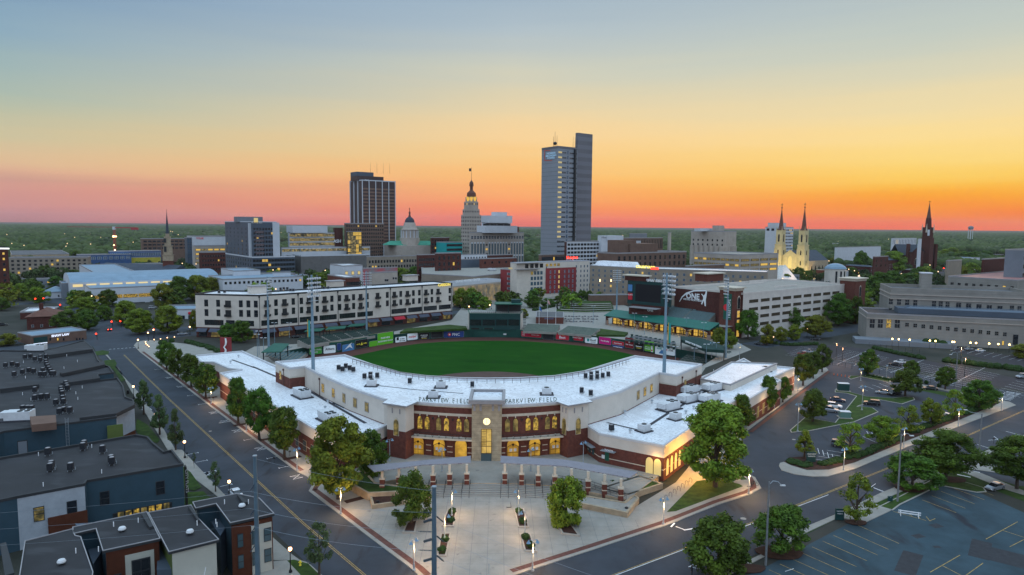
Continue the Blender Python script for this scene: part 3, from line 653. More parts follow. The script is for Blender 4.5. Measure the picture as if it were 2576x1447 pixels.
b=MB();b.box(-5.5,152.0,10.45,.05,.03,.72);b.box(-5.5,152.0,10.0,.07,.03,.5)
for i in range(12):t=math.pi*i/6;b.box(-5.5+.72*math.sin(t),152.01,10.43+.72*math.cos(t),.07,.03,.07)
b.build('clock_hands','dark',CK)
b=MB();b.box(-5.55,152.16,3.0,2.3,.1,5.7);WN=b.build('stair_window',M['room']and glow('stair_glow',(.55,.34,.06),(1,.66,.16),.62,.7),SB)
b=MB()
for x in(-6.7,-5.55,-4.4):b.box(x,152.07,3.0,.09,.1,5.7)
for z in(2.95,4.6,5.8,8.6):b.box(-5.55,152.07,z,2.4,.1,.1)
for i in range(10):b.box(-6.15,152.08,4.7+i*.37,.95,.06,.07)
b.build('window_mullion','dark',WN)
b=MB();b.box(-5.55,152.14,TZ,2.4,.12,1.75);b.build('door','glassb',SB)
# corner pavilions
def pavilion(body,flip):
    P=ccw(GL(body,13.4));b=MB();b.prism(P,0,7.6,0);b.prism(P,7.6,13.6,1);b.build('corner_pavilion',['brick','stucco'],SB)
    O=offset(P,-.8);b=MB();b.prism(O,13.6,13.95,0,1,bottom=True);b.build('pavilion_roof',['coping','roofw'],SB);return P
PL=pavilion([(973,1018),(1020,1025),(1041,1016),(1000,1000)],0)
PR=pavilion([(1410,1016),(1430.3,1023),(1480,1015),(1450,998)],1)
def face_of(P,i):return P[i],P[(i+1)%len(P)]
for P in(PL,PR):
    for i in range(4):
        A,B=face_of(P,i);n=(B[1]-A[1],A[0]-B[0])
        if n[1]<-abs(n[0])*.5:
            L=math.hypot(B[0]-A[0],B[1]-A[1]);window(SB,A,B,L/2,6.4,1.5,4.3,'roomdim','band','arch','arched_window')
            for u in(L*.3,L*.7):window(SB,A,B,u,11.6,.3,1.2,'coping','coping')
# wing windows
for i,us in((0,(.45,)),):
    A,B=UPW[0],UPW[1];L=math.hypot(B[0]-A[0],B[1]-A[1]);window(SB,A,B,L*.35,8.9,1.6,2.6,'room','stone')
for cx in(813,840,866,894,924):
    i=3 if cx<877 else 4;a,b_=UP[i],UP[i+1];k=(cx-a[0])/(b_[0]-a[0]);
    A,B=UPW[i],UPW[i+1];window(SB,A,B,k*math.hypot(B[0]-A[0],B[1]-A[1]),8.9,1.9,2.6,'roomdim' if cx>850 else 'room','coping')
for cx in(1603,1620,1637):
    A,B=UPW[15],UPW[16];k=(cx-UP[15][0])/(UP[16][0]-UP[15][0]);window(SB,A,B,k*math.hypot(B[0]-A[0],B[1]-A[1]),9.0,1.9,2.6,'roomdim' if cx<1610 else 'room','coping')
A,B=UPW[17],UPW[18];L=math.hypot(B[0]-A[0],B[1]-A[1]);window(SB,A,B,L*.33,8.6,1.6,2.6,'roomdim','stone')
for A,B,ts in((UPW[0],UPW[1],(.6,)),(UPW[3],UPW[4],(.05,)),(UPW[17],UPW[18],(.2,.75))):
    for t in ts:
        p=lerp(A,B,t);n=Vector((B[1]-A[1],A[0]-B[0])).normalized()*.15;b=MB();b.cyl(p[0]+n.x,p[1]+n.y,7.5,12.2,.09);b.box(p[0]+n.x,p[1]+n.y,12.1,.45,.45,.5,dirn(A,B));b.build('downpipe',mk('brown_metal',(.1,.05,.04),.5,0),SB)
# roof railing (black) set in from the field edge
RL=[GL([p],ZT)[0]for p in((887,914),(939,929),(1006,948),(1070,957.5),(1150,963),(1225,965),(1310,963.5),(1395,958),(1470,945.5),(1513,936),(1583,914))]
r=MB();r.tube([(p[0],p[1],ZT+1.3)for p in RL],.08,4);r.tube([(p[0],p[1],ZT+.65)for p in RL],.05,3)
for a,c in zip(RL,RL[1:]):
    n=max(1,int(math.hypot(c[0]-a[0],c[1]-a[1])/2))
    for k in range(n):p=lerp(a,c,k/n);r.box(p[0],p[1],ZT,.1,.1,1.3)
r.build('roof_railing',mk('rusty_iron',(.08,.035,.03),.6,0),SB)
# letters standing on the roof edge
def signrow(s,px0,px1,y0,y1,size,name='roof_sign'):
    """letters of s set along the curved roof edge"""
    n=len(s);k=MB();pts=[]
    for i,ch in enumerate(s):
        t=(i+.5)/n;q=G(px0+(px1-px0)*t,y0+(y1-y0)*(1-abs(2*t-1))*1.0 if 0 else y0+(y1-y0)*t,ZT+.4);pts.append(q)
    for q,ch in zip(pts,s):
        k.box(q[0],q[1],ZT,.06,.06,.6)
    S=k.build(name,'dark',SB)
    for q,ch,j in zip(pts,s,range(n)):
        a=dirn(pts[max(j-1,0)],pts[min(j+1,n-1)])
        if ch==' ':continue
        text(ch,S,(q[0],q[1]-.04,ZT+.5),a,size,'letterd',.06,name='letter',sx=.85)
signrow('PARKVIEW FIELD',1052,1183,1010.5,1016,1.45);signrow('PARKVIEW FIELD',1269,1401,1016,1010.5,1.45)
# ---------------- lower wings
ZL=7.5
LW=[(488.7,897),(505,913.5),(537.2,913.5),(575,930),(603.5,932.6),(552.5,941.6),(584.3,962),(702.9,1032),(796,1087),(860,1103),(941.3,1089.5),(983.4,1069),(976,1055),(700,926),(609.8,885.5)]
LWP=GL(LW,ZL)
lowb={'all':[(2.4,'brick'),(2.6,'band'),(5.2,'brick'),(ZL,'stucco')]}
LWR,LWP=bld('ballpark_left_wing','low brick and cream wing with white roof running beside the left street','stadium building',LWP,ZL,'brick','roofw',par=.5,pt=.5,cop='wcop',bandlist=lowb)
RWX=[(1467,1069),(1508,1095),(1671,1126.7),(1702,1113),(1790,1050),(1860,1002),(1868,1006),(1910,976),(1890,968),(1998,921.5),(1895,912),(1871,903),(1745,960),(1680,975),(1482,1060)]
RWX=[(1467,1069),(1508,1095),(1671,1126.7),(1788,1048),(1868,1000),(1886,1007),(1965,960),(1945,952),(1999,928),(1895,918),(1871,904),(1735,965),(1690,975),(1482,1060)]
RWR,RWP=bld('ballpark_right_wing','low brick and cream wing with white roof and many rooftop units beside the side street','stadium building',GL(RWX,ZL),ZL,'brick','roofw',par=.5,pt=.5,cop='wcop',bandlist=lowb)
# raised flat roof on the right wing
UR,_p=bld('ballpark_right_annex','raised white flat roof annex on the right ballpark wing','stadium building',GL([(1762,955),(1838,970),(1955,916),(1840,912)],9.2),9.2,'stucco','roofw',z0=ZL,par=.35,pt=.4)
# ticket corner arcade windows
A,B=RWP[1],RWP[2]
L=math.hypot(B[0]-A[0],B[1]-A[1])
for u in(.79,.91):window(RWR,A,B,L*u,1.0,1.9,4.2,'litp','brickd','arch','arched_window')
b=MB();q=lerp(A,B,.12);a=dirn(A,B);b.box(q[0]+.3,q[1]-.7,4.3,3.4,1.4,.12,a);CNP=b.build('ticket_canopy','steel',RWR);text('TICKETS',CNP,(q[0]+.3,q[1]-1.2,4.5),a,.55,'whitel',.04)
window(RWR,A,B,L*.13,1.9,1.0,2.0,'green','green',name='ticket_window');window(RWR,A,B,L*.07,2.2,.9,1.0,'pale','dark',name='poster')
A,B=RWP[0],RWP[1];L=math.hypot(B[0]-A[0],B[1]-A[1])
for u in(.25,.45,.65):window(RWR,A,B,L*u,2.0,1.1,1.3,'glassb','green',name='ticket_window')
b=MB();q=lerp(A,B,.45);a=dirn(A,B);b.box(q[0]-.4,q[1]-.6,4.0,5.0,1.3,.12,a);b.build('ticket_canopy','steel',RWR)
A,B=RWP[2],RWP[3];L=math.hypot(B[0]-A[0],B[1]-A[1])
for u in(2.0,4.4,6.8,9.2):window(RWR,A,B,u,.8,1.5,4.2,'litp','brickd','arch','arched_window')
for w,root,P,s in((LWP,LWR,LWP,7),):
    A,B=P[s],P[s+1];L=math.hypot(B[0]-A[0],B[1]-A[1])
    for k in range(5):window(root,A,B,L*(k+.5)/5,1.2,2.0,2.6,'glass','stone','cross')
    A,B=P[6],P[7];L=math.hypot(B[0]-A[0],B[1]-A[1])
    for k in range(7):window(root,A,B,L*(k+.5)/7,1.2,2.2,2.6,'roomdim' if k==1 else 'glass','stone','cross')
for i in(3,5,7):
    A,B=RWP[i],RWP[i+1];L=math.hypot(B[0]-A[0],B[1]-A[1])
    for k in range(max(1,int(L/5))):window(RWR,A,B,2.5+5*k,1.0,2.0,3.2,'roomdim','stone','cross')
# walkway pads on the white roofs
M['pad']=mk('walk_pad',(.045,.045,.055),.8,.2,1)
for px,z,w in(([(635,922),(775,982),(920,1065)],ZL,.9),([(1526,1063),(1610,1083),(1640,1078)],ZL,.8),([(1610,1085),(1680,1040),(1810,965)],ZL,.9),([(950,970),(1040,980),(1165,990)],ZT,.5),([(583,905),(640,925)],ZL,.8)):
    P=GL(px,z+.02);b=MB()
    for a,c in zip(P,P[1:]):
        d=Vector((c[0]-a[0],c[1]-a[1])).normalized()*w/2;n=(-d.y,d.x);b.face([(a[0]+n[0],a[1]+n[1],z+.02),(a[0]-n[0],a[1]-n[1],z+.02),(c[0]-n[0],c[1]-n[1],z+.02),(c[0]+n[0],c[1]+n[1],z+.02)][::1])
    b.build('walkway_pad','pad',SB if z>10 else(LWR if px[0][0]<1000 else RWR))
# ---------------- rooftop units
def hvac(kind):
    r=thing('rooftop_unit','x','air conditioner');b=MB()
    if kind=='big':
        b.box(0,0,.25,5.4,2.9,1.9);b.box(-3.1,0,.8,1.0,2.4,1.3);o=[b.build('casing','pale',r)];f=MB()
        for x in(.3,1.5):
            for y in(-.5,.5):f.cyl(x*1.25,y*1.3,2.15,2.3,.55,n=10)
        o.append(f.build('fan','dark',r));c=MB();c.box(0,0,0,6.6,4.0,.25);o.append(c.build('roof_curb','pad',r))
    elif kind=='small':
        b.box(0,0,.2,2.3,2.0,1.5);o=[b.build('casing','pale',r)];f=MB();f.cyl(0,0,1.7,1.82,.6,n=10);o.append(f.build('fan','dark',r));c=MB();c.box(0,0,0,3.4,3,.2);o.append(c.build('roof_curb','pad',r))
    elif kind=='cond':
        b.box(0,0,.3,.95,.95,1.25);o=[b.build('casing',mk('black_grille',(.02,.022,.028),.5,.3,4),r)];f=MB();f.cyl(0,0,1.55,1.62,.4,n=10);o.append(f.build('fan','coping',r));c=MB()
        for x in(-.4,.4):
            for y in(-.4,.4):c.box(x,y,0,.08,.08,.3)
        c.box(.75,0,.2,.12,.12,.5);o.append(c.build('stand','steel',r))
    elif kind=='vent':
        b.cyl(0,0,0,.7,.25,.25,8);o=[b.build('pipe','pale',r)];f=MB();f.cyl(0,0,.7,1.0,.42,.3,8);o.append(f.build('cap','steel',r))
    elif kind=='pipe':
        b.cyl(0,0,0,.75,.07,.07,6);o=[b.build('pipe','whitel',r)]
    elif kind=='dome':
        b.cyl(0,0,0,.3,.35,.35,10);o=[b.build('base','dark',r)];f=MB();f.lathe(0,0,[(.52,.3),(.55,.45),(.42,.68),(.0,.75)],12);o.append(f.build('hood','pale',r))
    KIDS[r]=o;return r
HV={k:hvac(k)for k in('big','small','cond','vent','pipe','dome')};USED=set()
def place(src,x,y,z,rz,label,group,name=None):
    if src not in USED:
        USED.add(src);o=src;o.location=(x,y,z);o.rotation_euler=(0,0,rz);o['label']=label
    else:o=copy_tree(src,(x,y,z),rz,label)
    o['group']=group
    if name:o.name=name
    return o
def units(kind,px,z,rz,where,cat=None):
    for k,p in enumerate(px):
        A=G(p[0],p[1],z);lab=p[2]if len(p)>2 else where;o=place(HV[kind],A[0],A[1],z,R(rz),lab,where)
        o['category']=cat or 'air conditioner';o.name={'big':'rooftop_unit','small':'rooftop_unit','cond':'condenser_unit','vent':'roof_vent','pipe':'vent_pipe','dome':'roof_vent'}[kind]
units('big',[(760,998,'large pale cooling unit highest up the left ballpark wing roof'),(868,1018,'white boxed cooling unit in the middle of the left wing roof'),(873,1003,'long pale unit with round fans near the left wing wall windows'),(826,1058,'boxed unit lowest on the left ballpark wing roof beside the street trees')],ZL,-50,'big cooling units on the left ballpark wing')
units('big',[(1683,1030,'largest grey cooling unit of the right ballpark wing'),(1732,988,'grey cooling unit by the brick end block of the right wing'),(1732,1010,'white boxed unit between two grey ones on the right wing'),(1786,1010,'pale cooling unit nearest the street side of the right wing'),(1792,982,'tilted pale unit beside the raised annex roof')],ZL,38,'big cooling units on the right ballpark wing')
units('small',[(1620,1085,'small square cooler on black pads near the ticket corner'),(1699,1055,'small grey box unit above the big street maple'),(1757,1006,'small box between larger units on the right wing')],ZL,38,'small coolers on the right ballpark wing')
units('small',[(935,971,'grey cooler left of the roof condensers'),(1109,975,'grey cooler with slanted hood behind the left letters'),(1090,1000,'pale unit half hidden by the left roof letters'),(1375,992,'small dark unit behind the right roof letters')],ZT,0,'coolers on the upper ballpark roof')
units('cond',[(852,932),(862,936),(870,928),(880,933),(889,937),(917,954),(932,950),(932,958),(949,952)],ZT,0,'black condensers clustered on the left of the upper ballpark roof')
units('cond',[(1473,953),(1487,949),(1487,957),(1502,947),(1502,955),(1516,952),(1530,949),(1463,990),(1486,997),(1031,966),(1188,975)],ZT,0,'black condensers clustered on the right of the upper ballpark roof')
units('cond',[(1538,1085),(930,1040)],ZL,20,'lone black condensers on the lower ballpark roofs')
units('vent',[(818,1031),(825,1015),(1572,1042),(1640,1015),(1725,1042),(1745,1030),(1585,1090),(775,1000),(940,1015),(580,915),(600,900)],ZL,0,'round roof vents on the lower ballpark roofs','roof vent')
units('pipe',[(838,1012),(872,1022),(1552,1053),(1527,1067),(520,905),(535,900),(560,912),(640,905),(655,915),(700,960),(750,975),(1830,935),(1870,925),(1795,935),(1900,920),(1935,930)],ZL,0,'thin vent pipes on the lower ballpark roofs','vent pipe')
units('small',[(1880,925,'pale cooler at the far end of the right ballpark wing'),(1925,935,'dark box at the far street end of the right wing')],ZL,30,'coolers at the far end of the right wing')
# ---------------- trellis canopies on brick piers
def canopy(px_,piers,label):
    P=ccw(GL(px_,5.3));r=thing('entrance_canopy',label,'canopy',(P[0][0],P[0][1],TZ),'canopies on brick piers before the entrance')
    b=MB();n=len(P);yc=sum(p[1]for p in P)/n
    b.prism(P,5.25,5.42,0,bottom=True);b.build('roof',bands(mk('trellis_roof',(.25,.235,.25),.8,.1,1),(0,1,0),.45,(.16,.14,.18),.3),r)
    for x,y in piers:
        q=G(x,y,TZ);k=MB();k.box(q[0],q[1],TZ-1.0,.95,.95,3.1,mi=0);k.box(q[0],q[1],TZ+.75,1.02,1.02,.18,mi=1);k.box(q[0],q[1],TZ+2.1,1.15,1.15,.3,mi=1);k.box(q[0],q[1],TZ+2.4,.5,.5,1.7,mi=1);k.build('pier',['brick','band'],r)
PYL=[(962,1229.8),(1003.8,1224),(1046.3,1221),(1089.5,1219.5),(1131.2,1216.7),(1174.3,1215.9)]
PYR=[(1269.8,1215),(1312,1217.2),(1353.8,1220),(1395.5,1223),(1437.3,1228),(1479,1234.5),(1520.2,1242.3),(1561.2,1255)]
canopy([(923.4,1172.7),(1184.3,1148),(1184.3,1165.7),(1062,1171),(941,1188)],PYL,'long grey canopy roof on brick piers left of the clock tower')
canopy([(1259.2,1148),(1425,1158),(1604.7,1189),(1583.5,1203.3),(1420,1174),(1259.2,1165.7)],PYR,'long grey canopy roof on brick piers right of the clock tower')
for j,x in enumerate((1089.5,1131.2,1174.3,1269.8,1312,1353.8,1395.5)):
    for s in(-.75,.75):
        q=G(x,1217,TZ);b=MB();b.tube([(q[0]+s,q[1]-.2,TZ),(q[0]+s,q[1]-.2,TZ+.95),(q[0]+s*1.05,q[1]-5,1.1),(q[0]+s*1.05,q[1]-5,.13)],.05,5)
        for k in(.33,.66):b.tube([(q[0]+s,q[1]-.2-4.8*k,TZ-(TZ-.13)*k),(q[0]+s,q[1]-.2-4.8*k,TZ+.95-.98*k)],.04,4)
        tag(b.build('stair_handrail','gatebars',org=(q[0]+s,q[1]-5,.13)),'black iron handrail running down the plaza steps below a brick pier','handrail','handrails on the plaza steps')
# retaining planters beside the terrace, ramp
M['hedge']=mk('hedge_leaves',(.012,.035,.008),.95,.5,2.2,(.03,.065,.012),bump=1,detail=9)
def lowwall(px_,z,name,label,fill='grass',h=None,t=.45):
    P=ccw(GL(px_,z));b=MB();r=thing(name,label,'planter',(P[0][0],P[0][1],0));ring(b,P,offset(P,t),0,z,0,z-.3);b.build('wall',['stone'],r)
    f=MB();f.prism(offset(P,t*.9),0,z-.12);f.build('planting',fill,r);return r
lowwall([(936,1271),(1075,1252),(1084,1240),(1000,1238),(928,1240)],.95,'stone_planter','low stone planter wall left of the plaza steps','mulch')
lowwall([(915,1180),(945,1213),(1012,1222),(1010,1236),(925,1240),(860,1205)],1.7,'stone_planter','stone edged lawn bed under the left canopy end','grass')
lowwall([(1384,1250),(1579,1290),(1608,1252),(1596,1243),(1570,1262),(1480,1247),(1400,1238)],1.15,'stone_planter','curved stone wall of the ramp right of the steps','conc')
lowwall([(1510,1228),(1580,1245),(1668,1216),(1608,1196)],1.2,'stone_planter','sloped planting beds beside the ticket wing','grass')
rr=MB()
for off in(0,1.6):
    P=[(p[0],p[1]+off)for p in GL([(1400,1212),(1480,1225),(1575,1256)],1.3)]
    for z in(1.2,2.1):rr.tube([(p[0],p[1],z)for p in P],.04,4)
    for a,c in zip(P,P[1:]):
        for k in range(6):q=lerp(a,c,k/5);rr.box(q[0],q[1],1.1,.05,.05,1.05)
tag(rr.build('ramp_railing','gatebars',org=(*G(1400,1212,1.3),1.1)),'black railing along the ramp right of the plaza steps','railing')
for px_,lab in(([(1125.5,1279.6),(1151.4,1277.3),(1142,1324.3),(1110.3,1323)],'upper left planter box beside the plaza lamp'),([(1107.9,1342),(1135,1340.7),(1123.2,1398.3),(1098.5,1398.3)],'lower left planter box behind the steel pole'),([(1292,1278.5),(1318,1278.5),(1332,1325.5),(1302.7,1325.5)],'upper right planter box by the parked scooter'),([(1307.4,1342),(1334.4,1342),(1352,1387.7),(1319,1385.4)],'lower right planter box under the twin lamp'),([(1023,1313.7),(1051.5,1306.7),(1044.5,1339.6),(1011.6,1339.6)],'tree planter left of the steel pole'),([(1393,1302),(1437.8,1318.4),(1459,1347.8),(1414.3,1342)],'tree planter on the right of the plaza')):
    P=ccw(GL(px_,.35));r=thing('planter_box','pale concrete '+lab,'planter',(P[0][0],P[0][1],.13),'planter boxes on the plaza');b=MB();ring(b,P,offset(P,.28),.13,.42,0,.3);b.build('kerb',['kerb'],r);f=MB();f.prism(offset(P,.25),.13,.34);f.build('soil','mulch',r)
# ================================================================ OUTFIELD
M['wallgreen']=mk('wall_green',(.012,.075,.062),.6,.12,.3);M['seat']=mk('seat_green',(.016,.05,.045),.6,.2,1);M['seatb']=mk('seat_blue',(.13,.22,.24),.5,.15,1)
def wallat(px):
    for i in range(len(WPX)-1):
        if WPX[i][0]<=px<=WPX[i+1][0]:
            A,B=WALL[i],WALL[i+1];u=upx(A,B,px,850);return A,B,u
OW=thing('outfield_wall','long curved green outfield wall covered with sponsor boards','wall',(WALL[0][0],WALL[0][1],-4))
b=MB();n=len(WALL);Wb=[(p[0]*1.002,p[1]+.5)for p in WALL]
def wtop(px):return 1.9 if 925<px<993 else(1.2 if px>1571 else(.9 if px<925 else.25))
for i in range(n-1):
    steps=3
    for s in range(steps):
        a=lerp(WALL[i],WALL[i+1],s/steps);c=lerp(WALL[i],WALL[i+1],(s+1)/steps);a2=lerp(Wb[i],Wb[i+1],s/steps);c2=lerp(Wb[i],Wb[i+1],(s+1)/steps)
        px=WPX[i][0]+(WPX[i+1][0]-WPX[i][0])*(s+.5)/steps;z=wtop(px)
        b.face([(a[0],a[1],-4),(c[0],c[1],-4),(c[0],c[1],z),(a[0],a[1],z)]);b.face([(a[0],a[1],z),(c[0],c[1],z),(c2[0],c2[1],z),(a2[0],a2[1],z)],1)
        b.face([(a2[0],a2[1],z),(c2[0],c2[1],z),(c2[0],c2[1],-.2),(a2[0],a2[1],-.2)][::1])
b.build('padded_wall',['wallgreen',mk('wall_cap',(.32,.24,.1),.6,.1)],OW)
def col(name,c):M[name]=mk('board_'+name,c,.5,0,emit=c,es=.12);return name
for nme,c in dict(bgreen=(.05,.3,.05),bwhite=(.62,.7,.74),bnavy=(.015,.04,.16),bblack=(.01,.01,.012),blime=(.09,.34,.02),bred=(.35,.015,.03),bmag=(.42,.01,.16),bblue=(.05,.16,.34),bmar=(.16,.01,.015),tred=(.5,.02,.03),tblue=(.03,.1,.35),tblack=(.01,.01,.01),tteal=(.02,.25,.25),tyel=(.6,.5,.05)).items():col(nme,c)
def board(x0,x1,y0,y1,bg,texts,label=None):
    A,B,u=wallat((x0+x1)/2);A2=wallat(x0+1);B2=wallat(x1-1)
    a=dirn(A,B);L=abs(upx(A,B,x1,850)-upx(A,B,x0,850));zt=AT((x0+x1)/2,y0,A[1]+(B[1]-A[1])*.5)[1];zb=AT((x0+x1)/2,y1,A[1]+(B[1]-A[1])*.5)[1]
    q=(A[0]+math.cos(a)*u,A[1]+math.sin(a)*u);m=MB();h=zt-zb
    w=L/2;ch=.35
    for sc,y,mi in((0,-.14,1),(.09,-.18,0)):
        ww,hh=w-sc,h-2*sc;P=[(-ww+ch,sc),(ww-ch,sc),(ww,sc+ch),(ww,sc+hh-ch),(ww-ch,sc+hh),(-ww+ch,sc+hh),(-ww,sc+hh-ch),(-ww,sc+ch)]
        c,s=math.cos(a),math.sin(a);m.face([(q[0]+x*c-y*s,q[1]+x*s+y*c,zb+z)for x,z in P],mi)
    O=m.build('sponsor_board',[bg,'coping'],OW)
    for t in texts:
        s_,fx,fz,sz,mt_=t;text(s_,O,(q[0]+math.cos(a)*w*fx+math.sin(a)*.24,q[1]+math.sin(a)*w*fx-math.cos(a)*.24,zb+h*fz),a,sz*h,mt_,ext=.02,bold=.02)
    return O,q,a,w,h,zb
def disc(O,q,a,fx,z,r,mat,n=14,out=.26):
    m=MB();c,s=math.cos(a),math.sin(a);m.face([(q[0]+(fx+r*math.cos(t))*c+out*s,q[1]+(fx+r*math.cos(t))*s-out*c,z+r*math.sin(t))for t in[math.pi*2*i/n for i in range(n)]]);m.build('emblem',mat,O)
def blob(O,q,a,pts,mat,out=.26,name='emblem'):
    m=MB();c,s=math.cos(a),math.sin(a);m.face([(q[0]+x*c+out*s,q[1]+x*s-out*c,z)for x,z in pts]);m.build(name,mat,O)
r_=board(777,809,872,891,'bgreen',[('ORIGINAL',.2,.5,.26,'whitel'),('ONE',.0,.2,.26,'whitel')]);disc(r_[0],r_[1],r_[2],-r_[3]*.7,r_[5]+r_[4]*.5,.55,'whitel')
board(812.8,844,868,888,'bwhite',[('Afdent',.05,.42,.42,'tblack')])
board(847,857.7,865,883,'bnavy',[])
r_=board(860,890.6,862,882,'bblue',[]);blob(r_[0],r_[1],r_[2],[(-2.5,-3.3),(.8,-2.2),(2.6,-3.3),(1.4,-1.2),(2.2,-.3),(.6,-1)],'whitel')
r_=board(893,925,857,877,'bblack',[('HOTEL',-.5,.4,.2,'tyel'),('TAMBA',.5,.4,.2,'tyel')]);blob(r_[0],r_[1],r_[2],[(-.7,-2.4),(.7,-2.4),(0,-.9)],'tyel')
board(928,949,854,872,'blime',[]);board(949,989,838,868,'blime',[('PARKVIEW',.0,.5,.2,'whitel'),('PHYSICIANS GROUP',.0,.24,.17,'whitel')])
r_=board(994,1021.8,845,860,'bwhite',[('the Police',.25,.55,.22,'tblack'),('City County',.25,.25,.22,'tblack')]);blob(r_[0],r_[1],r_[2],[(-2.5,-2.9),(-1.2,-2.9),(-1.2,-1.4),(-2.5,-1.4)],'tblack')
board(1024,1050.6,840,857,'bwhite',[('meijer',0,.35,.52,'tred')]);board(1053,1080,836,852,'bblack',[('PURDUE',0,.52,.3,'whitel'),('UNIVERSITY',0,.3,.17,'whitel'),('FORT WAYNE',0,.1,.13,'tyel')])
board(1084,1113.6,834,851,mk('blank_board',(.02,.022,.026),.6,0),[])
r_=board(1116,1167,833,849,'bnavy',[('PNC',.22,.28,.62,'whitel')]);disc(r_[0],r_[1],r_[2],-2.3,r_[5]+r_[4]*.5,.85,'tred');blob(r_[0],r_[1],r_[2],[(-2.6,r_[5]+r_[4]*.33),(-1.8,r_[5]+r_[4]*.5),(-2.6,r_[5]+r_[4]*.68)],'whitel',.3)
A,B,u=wallat(1270);wtext('400',OW,A,B,1270,842.5,1.1,'whitel',bold=.05)
board(1311.4,1362,835,849.5,'bred',[('GO',-.75,.55,.3,'whitel'),('FOR',-.75,.22,.24,'whitel'),('IT.',-.35,.22,.6,'bmag'),('INDIANA TECH',.4,.36,.2,'whitel')])
board(1365.5,1394,837,853,'blank_board' if 0 else mk('blank_board',(.02,.022,.026),.6,0),[])
board(1398,1431.8,840,856,'bred',[('Best',0,.22,.6,'whitel'),("One's",.15,.75,.2,'tyel')]);board(1435,1468,843,859.5,'bred',[('Great Clips',0,.36,.34,'whitel')])
r_=board(1471.5,1503.8,846.5,863,'bwhite',[('Ruoff',.3,.38,.42,'tblack'),('MORTGAGE',.3,.16,.15,'coping')]);blob(r_[0],r_[1],r_[2],[(-2.2,r_[5]+.9),(-1.2,r_[5]+.9),(-.9,r_[5]+1.7),(-1.3,r_[5]+2.4),(-2.3,r_[5]+2.3)],'tteal')
board(1507,1538,850.5,869,'bmag',[('Vera Bradley',0,.4,.26,'whitel')]);board(1540.5,1570.7,856,866,'bred',[('Journal Gazette',0,.35,.36,'whitel')]);board(1540.5,1570.7,866,874,'bnavy',[('Fort Wayne Magazine',0,.3,.36,'bwhite')])
board(1573,1595,851.5,878,'bmar',[('FORT WAYNE',0,.28,.13,'whitel'),('U',0,.5,.3,'whitel'),('I',0,.5,.36,'whitel')]);board(1597,1619.8,856,882,'bblack',[('M',0,.68,.2,'whitel'),('Manchester',0,.42,.15,'bwhite'),('UNIVERSITY',0,.27,.11,'tyel')])
r_=board(1622,1647,860,886.5,'blime',[("LET'S GO",-.35,.36,.14,'whitel'),('TINCAPS',-.35,.18,.15,'whitel')]);blob(r_[0],r_[1],r_[2],[(1.1,-3.4),(2.2,-3.4),(2.0,-.6),(.9,-.6)],'whitel');disc(r_[0],r_[1],r_[2],1.6,-2.6,.4,'tred',out=.3)
r_=board(1649,1674,864.5,891,'bwhite',[('Aldo',.1,.7,.2,'tteal'),('PROMO',-.05,.54,.18,'tteal')]);blob(r_[0],r_[1],r_[2],[(-.6,-3.4),(2.2,-3.4),(2.2,-1.6),(.8,-1.7)],'bblue')
r_=board(1676,1700,869,894,'bwhite',[('STAR',.12,.42,.22,'tblack')]);disc(r_[0],r_[1],r_[2],-1.8,r_[5]+r_[4]*.5,.32,'tred',5)
# pole-like foul poles
for px,py,lab in((1680,893,'right'),(775,885,'left')):
    A=G(px,py,-4);b=MB();b.cyl(A[0],A[1]+.3,-4,11,.22,.16,8);b.box(A[0]+.6,A[1]+.3,1.5,1.0,.06,9,mi=1);tag(b.build('foul_pole',[mk('foul_yellow',(.55,.35,.05),.5,0),'tteal'],org=(A[0],A[1],-4)),'yellow and teal foul pole at the %s end of the outfield wall'%lab,'foul pole')
# batter's eye building
Yb=G(1180,832)[1];xl,zt=AT(1179.4,790.6,Yb);xr=AT(1309.8,790.6,Yb)[0]
P=[(xl,Yb+3),(xr,Yb+3),(xr+1.5,Yb+17),(xl-1.5,Yb+17)]
BE,P=bld('center_field_pavilion',"dark green boxy building with black windows behind the middle of the outfield wall",'stadium building',P,zt,'greend','conc',par=.15,pt=.3,cop='green',bandlist={1:[(zt,'stucco')],3:[(zt,'stucco')]})
for x0,x1 in((1182.5,1210.5),(1214,1245.5),(1248,1276),(1279,1306)):wrect(BE,P[0],P[1],x0,x1,804,819,'glass','tblack','band')
for x0,x1 in((1183,1208),(1216,1242)):wrect(BE,P[0],P[1],x0,x1,824.5,829,'tblack','green')
x0,_=AT(1246,780,Yb+8);x1,_=AT(1312,780,Yb+8)
b=MB()
for x in(x0+.3,(x0+x1)/2,x1-.3):
    for y in(Yb+6,Yb+14):b.box(x,y,zt,.3,.3,4.6)
b.build('post','greend',BE);b=MB();b.box((x0+x1)/2,Yb+10,zt+4.6,x1-x0+.8,10.5,.35);b.build('canopy_roof','green',BE);b=MB();b.box((x0+x1)/2,Yb+14,zt,x1-x0-1,.3,4.5);b.build('back_wall','dark',BE)
b=MB();b.box(x1-3,Yb+12,zt+4.95,5,4,1.8);b.build('roof_box','greend',BE)
r=MB();
for z in(.5,1.05):r.tube([(xl+.2,Yb+3.3,zt+z),(xr-.2,Yb+3.3,zt+z)],.04,4)
for i in range(24):r.box(xl+.3+i*(xr-xl-.6)/23,Yb+3.3,zt,.05,.05,1.1)
r.build('deck_railing','dark',BE)
for i in range(26):
    x=xl+1+(i%13)*1.05;y=Yb+5+(i//13)*3.2;b=MB();b.cyl(x,y,zt,zt+.74,.04,n=5,mi=1);b.box(x,y,zt+.74,.8,.8,.05);tag(b.build('deck_table',[mk('table_top',(.5,.52,.52),.5,0),'dark'],org=(x,y,zt)),'small square table on the green pavilion roof deck','table','tables on the pavilion roof deck')
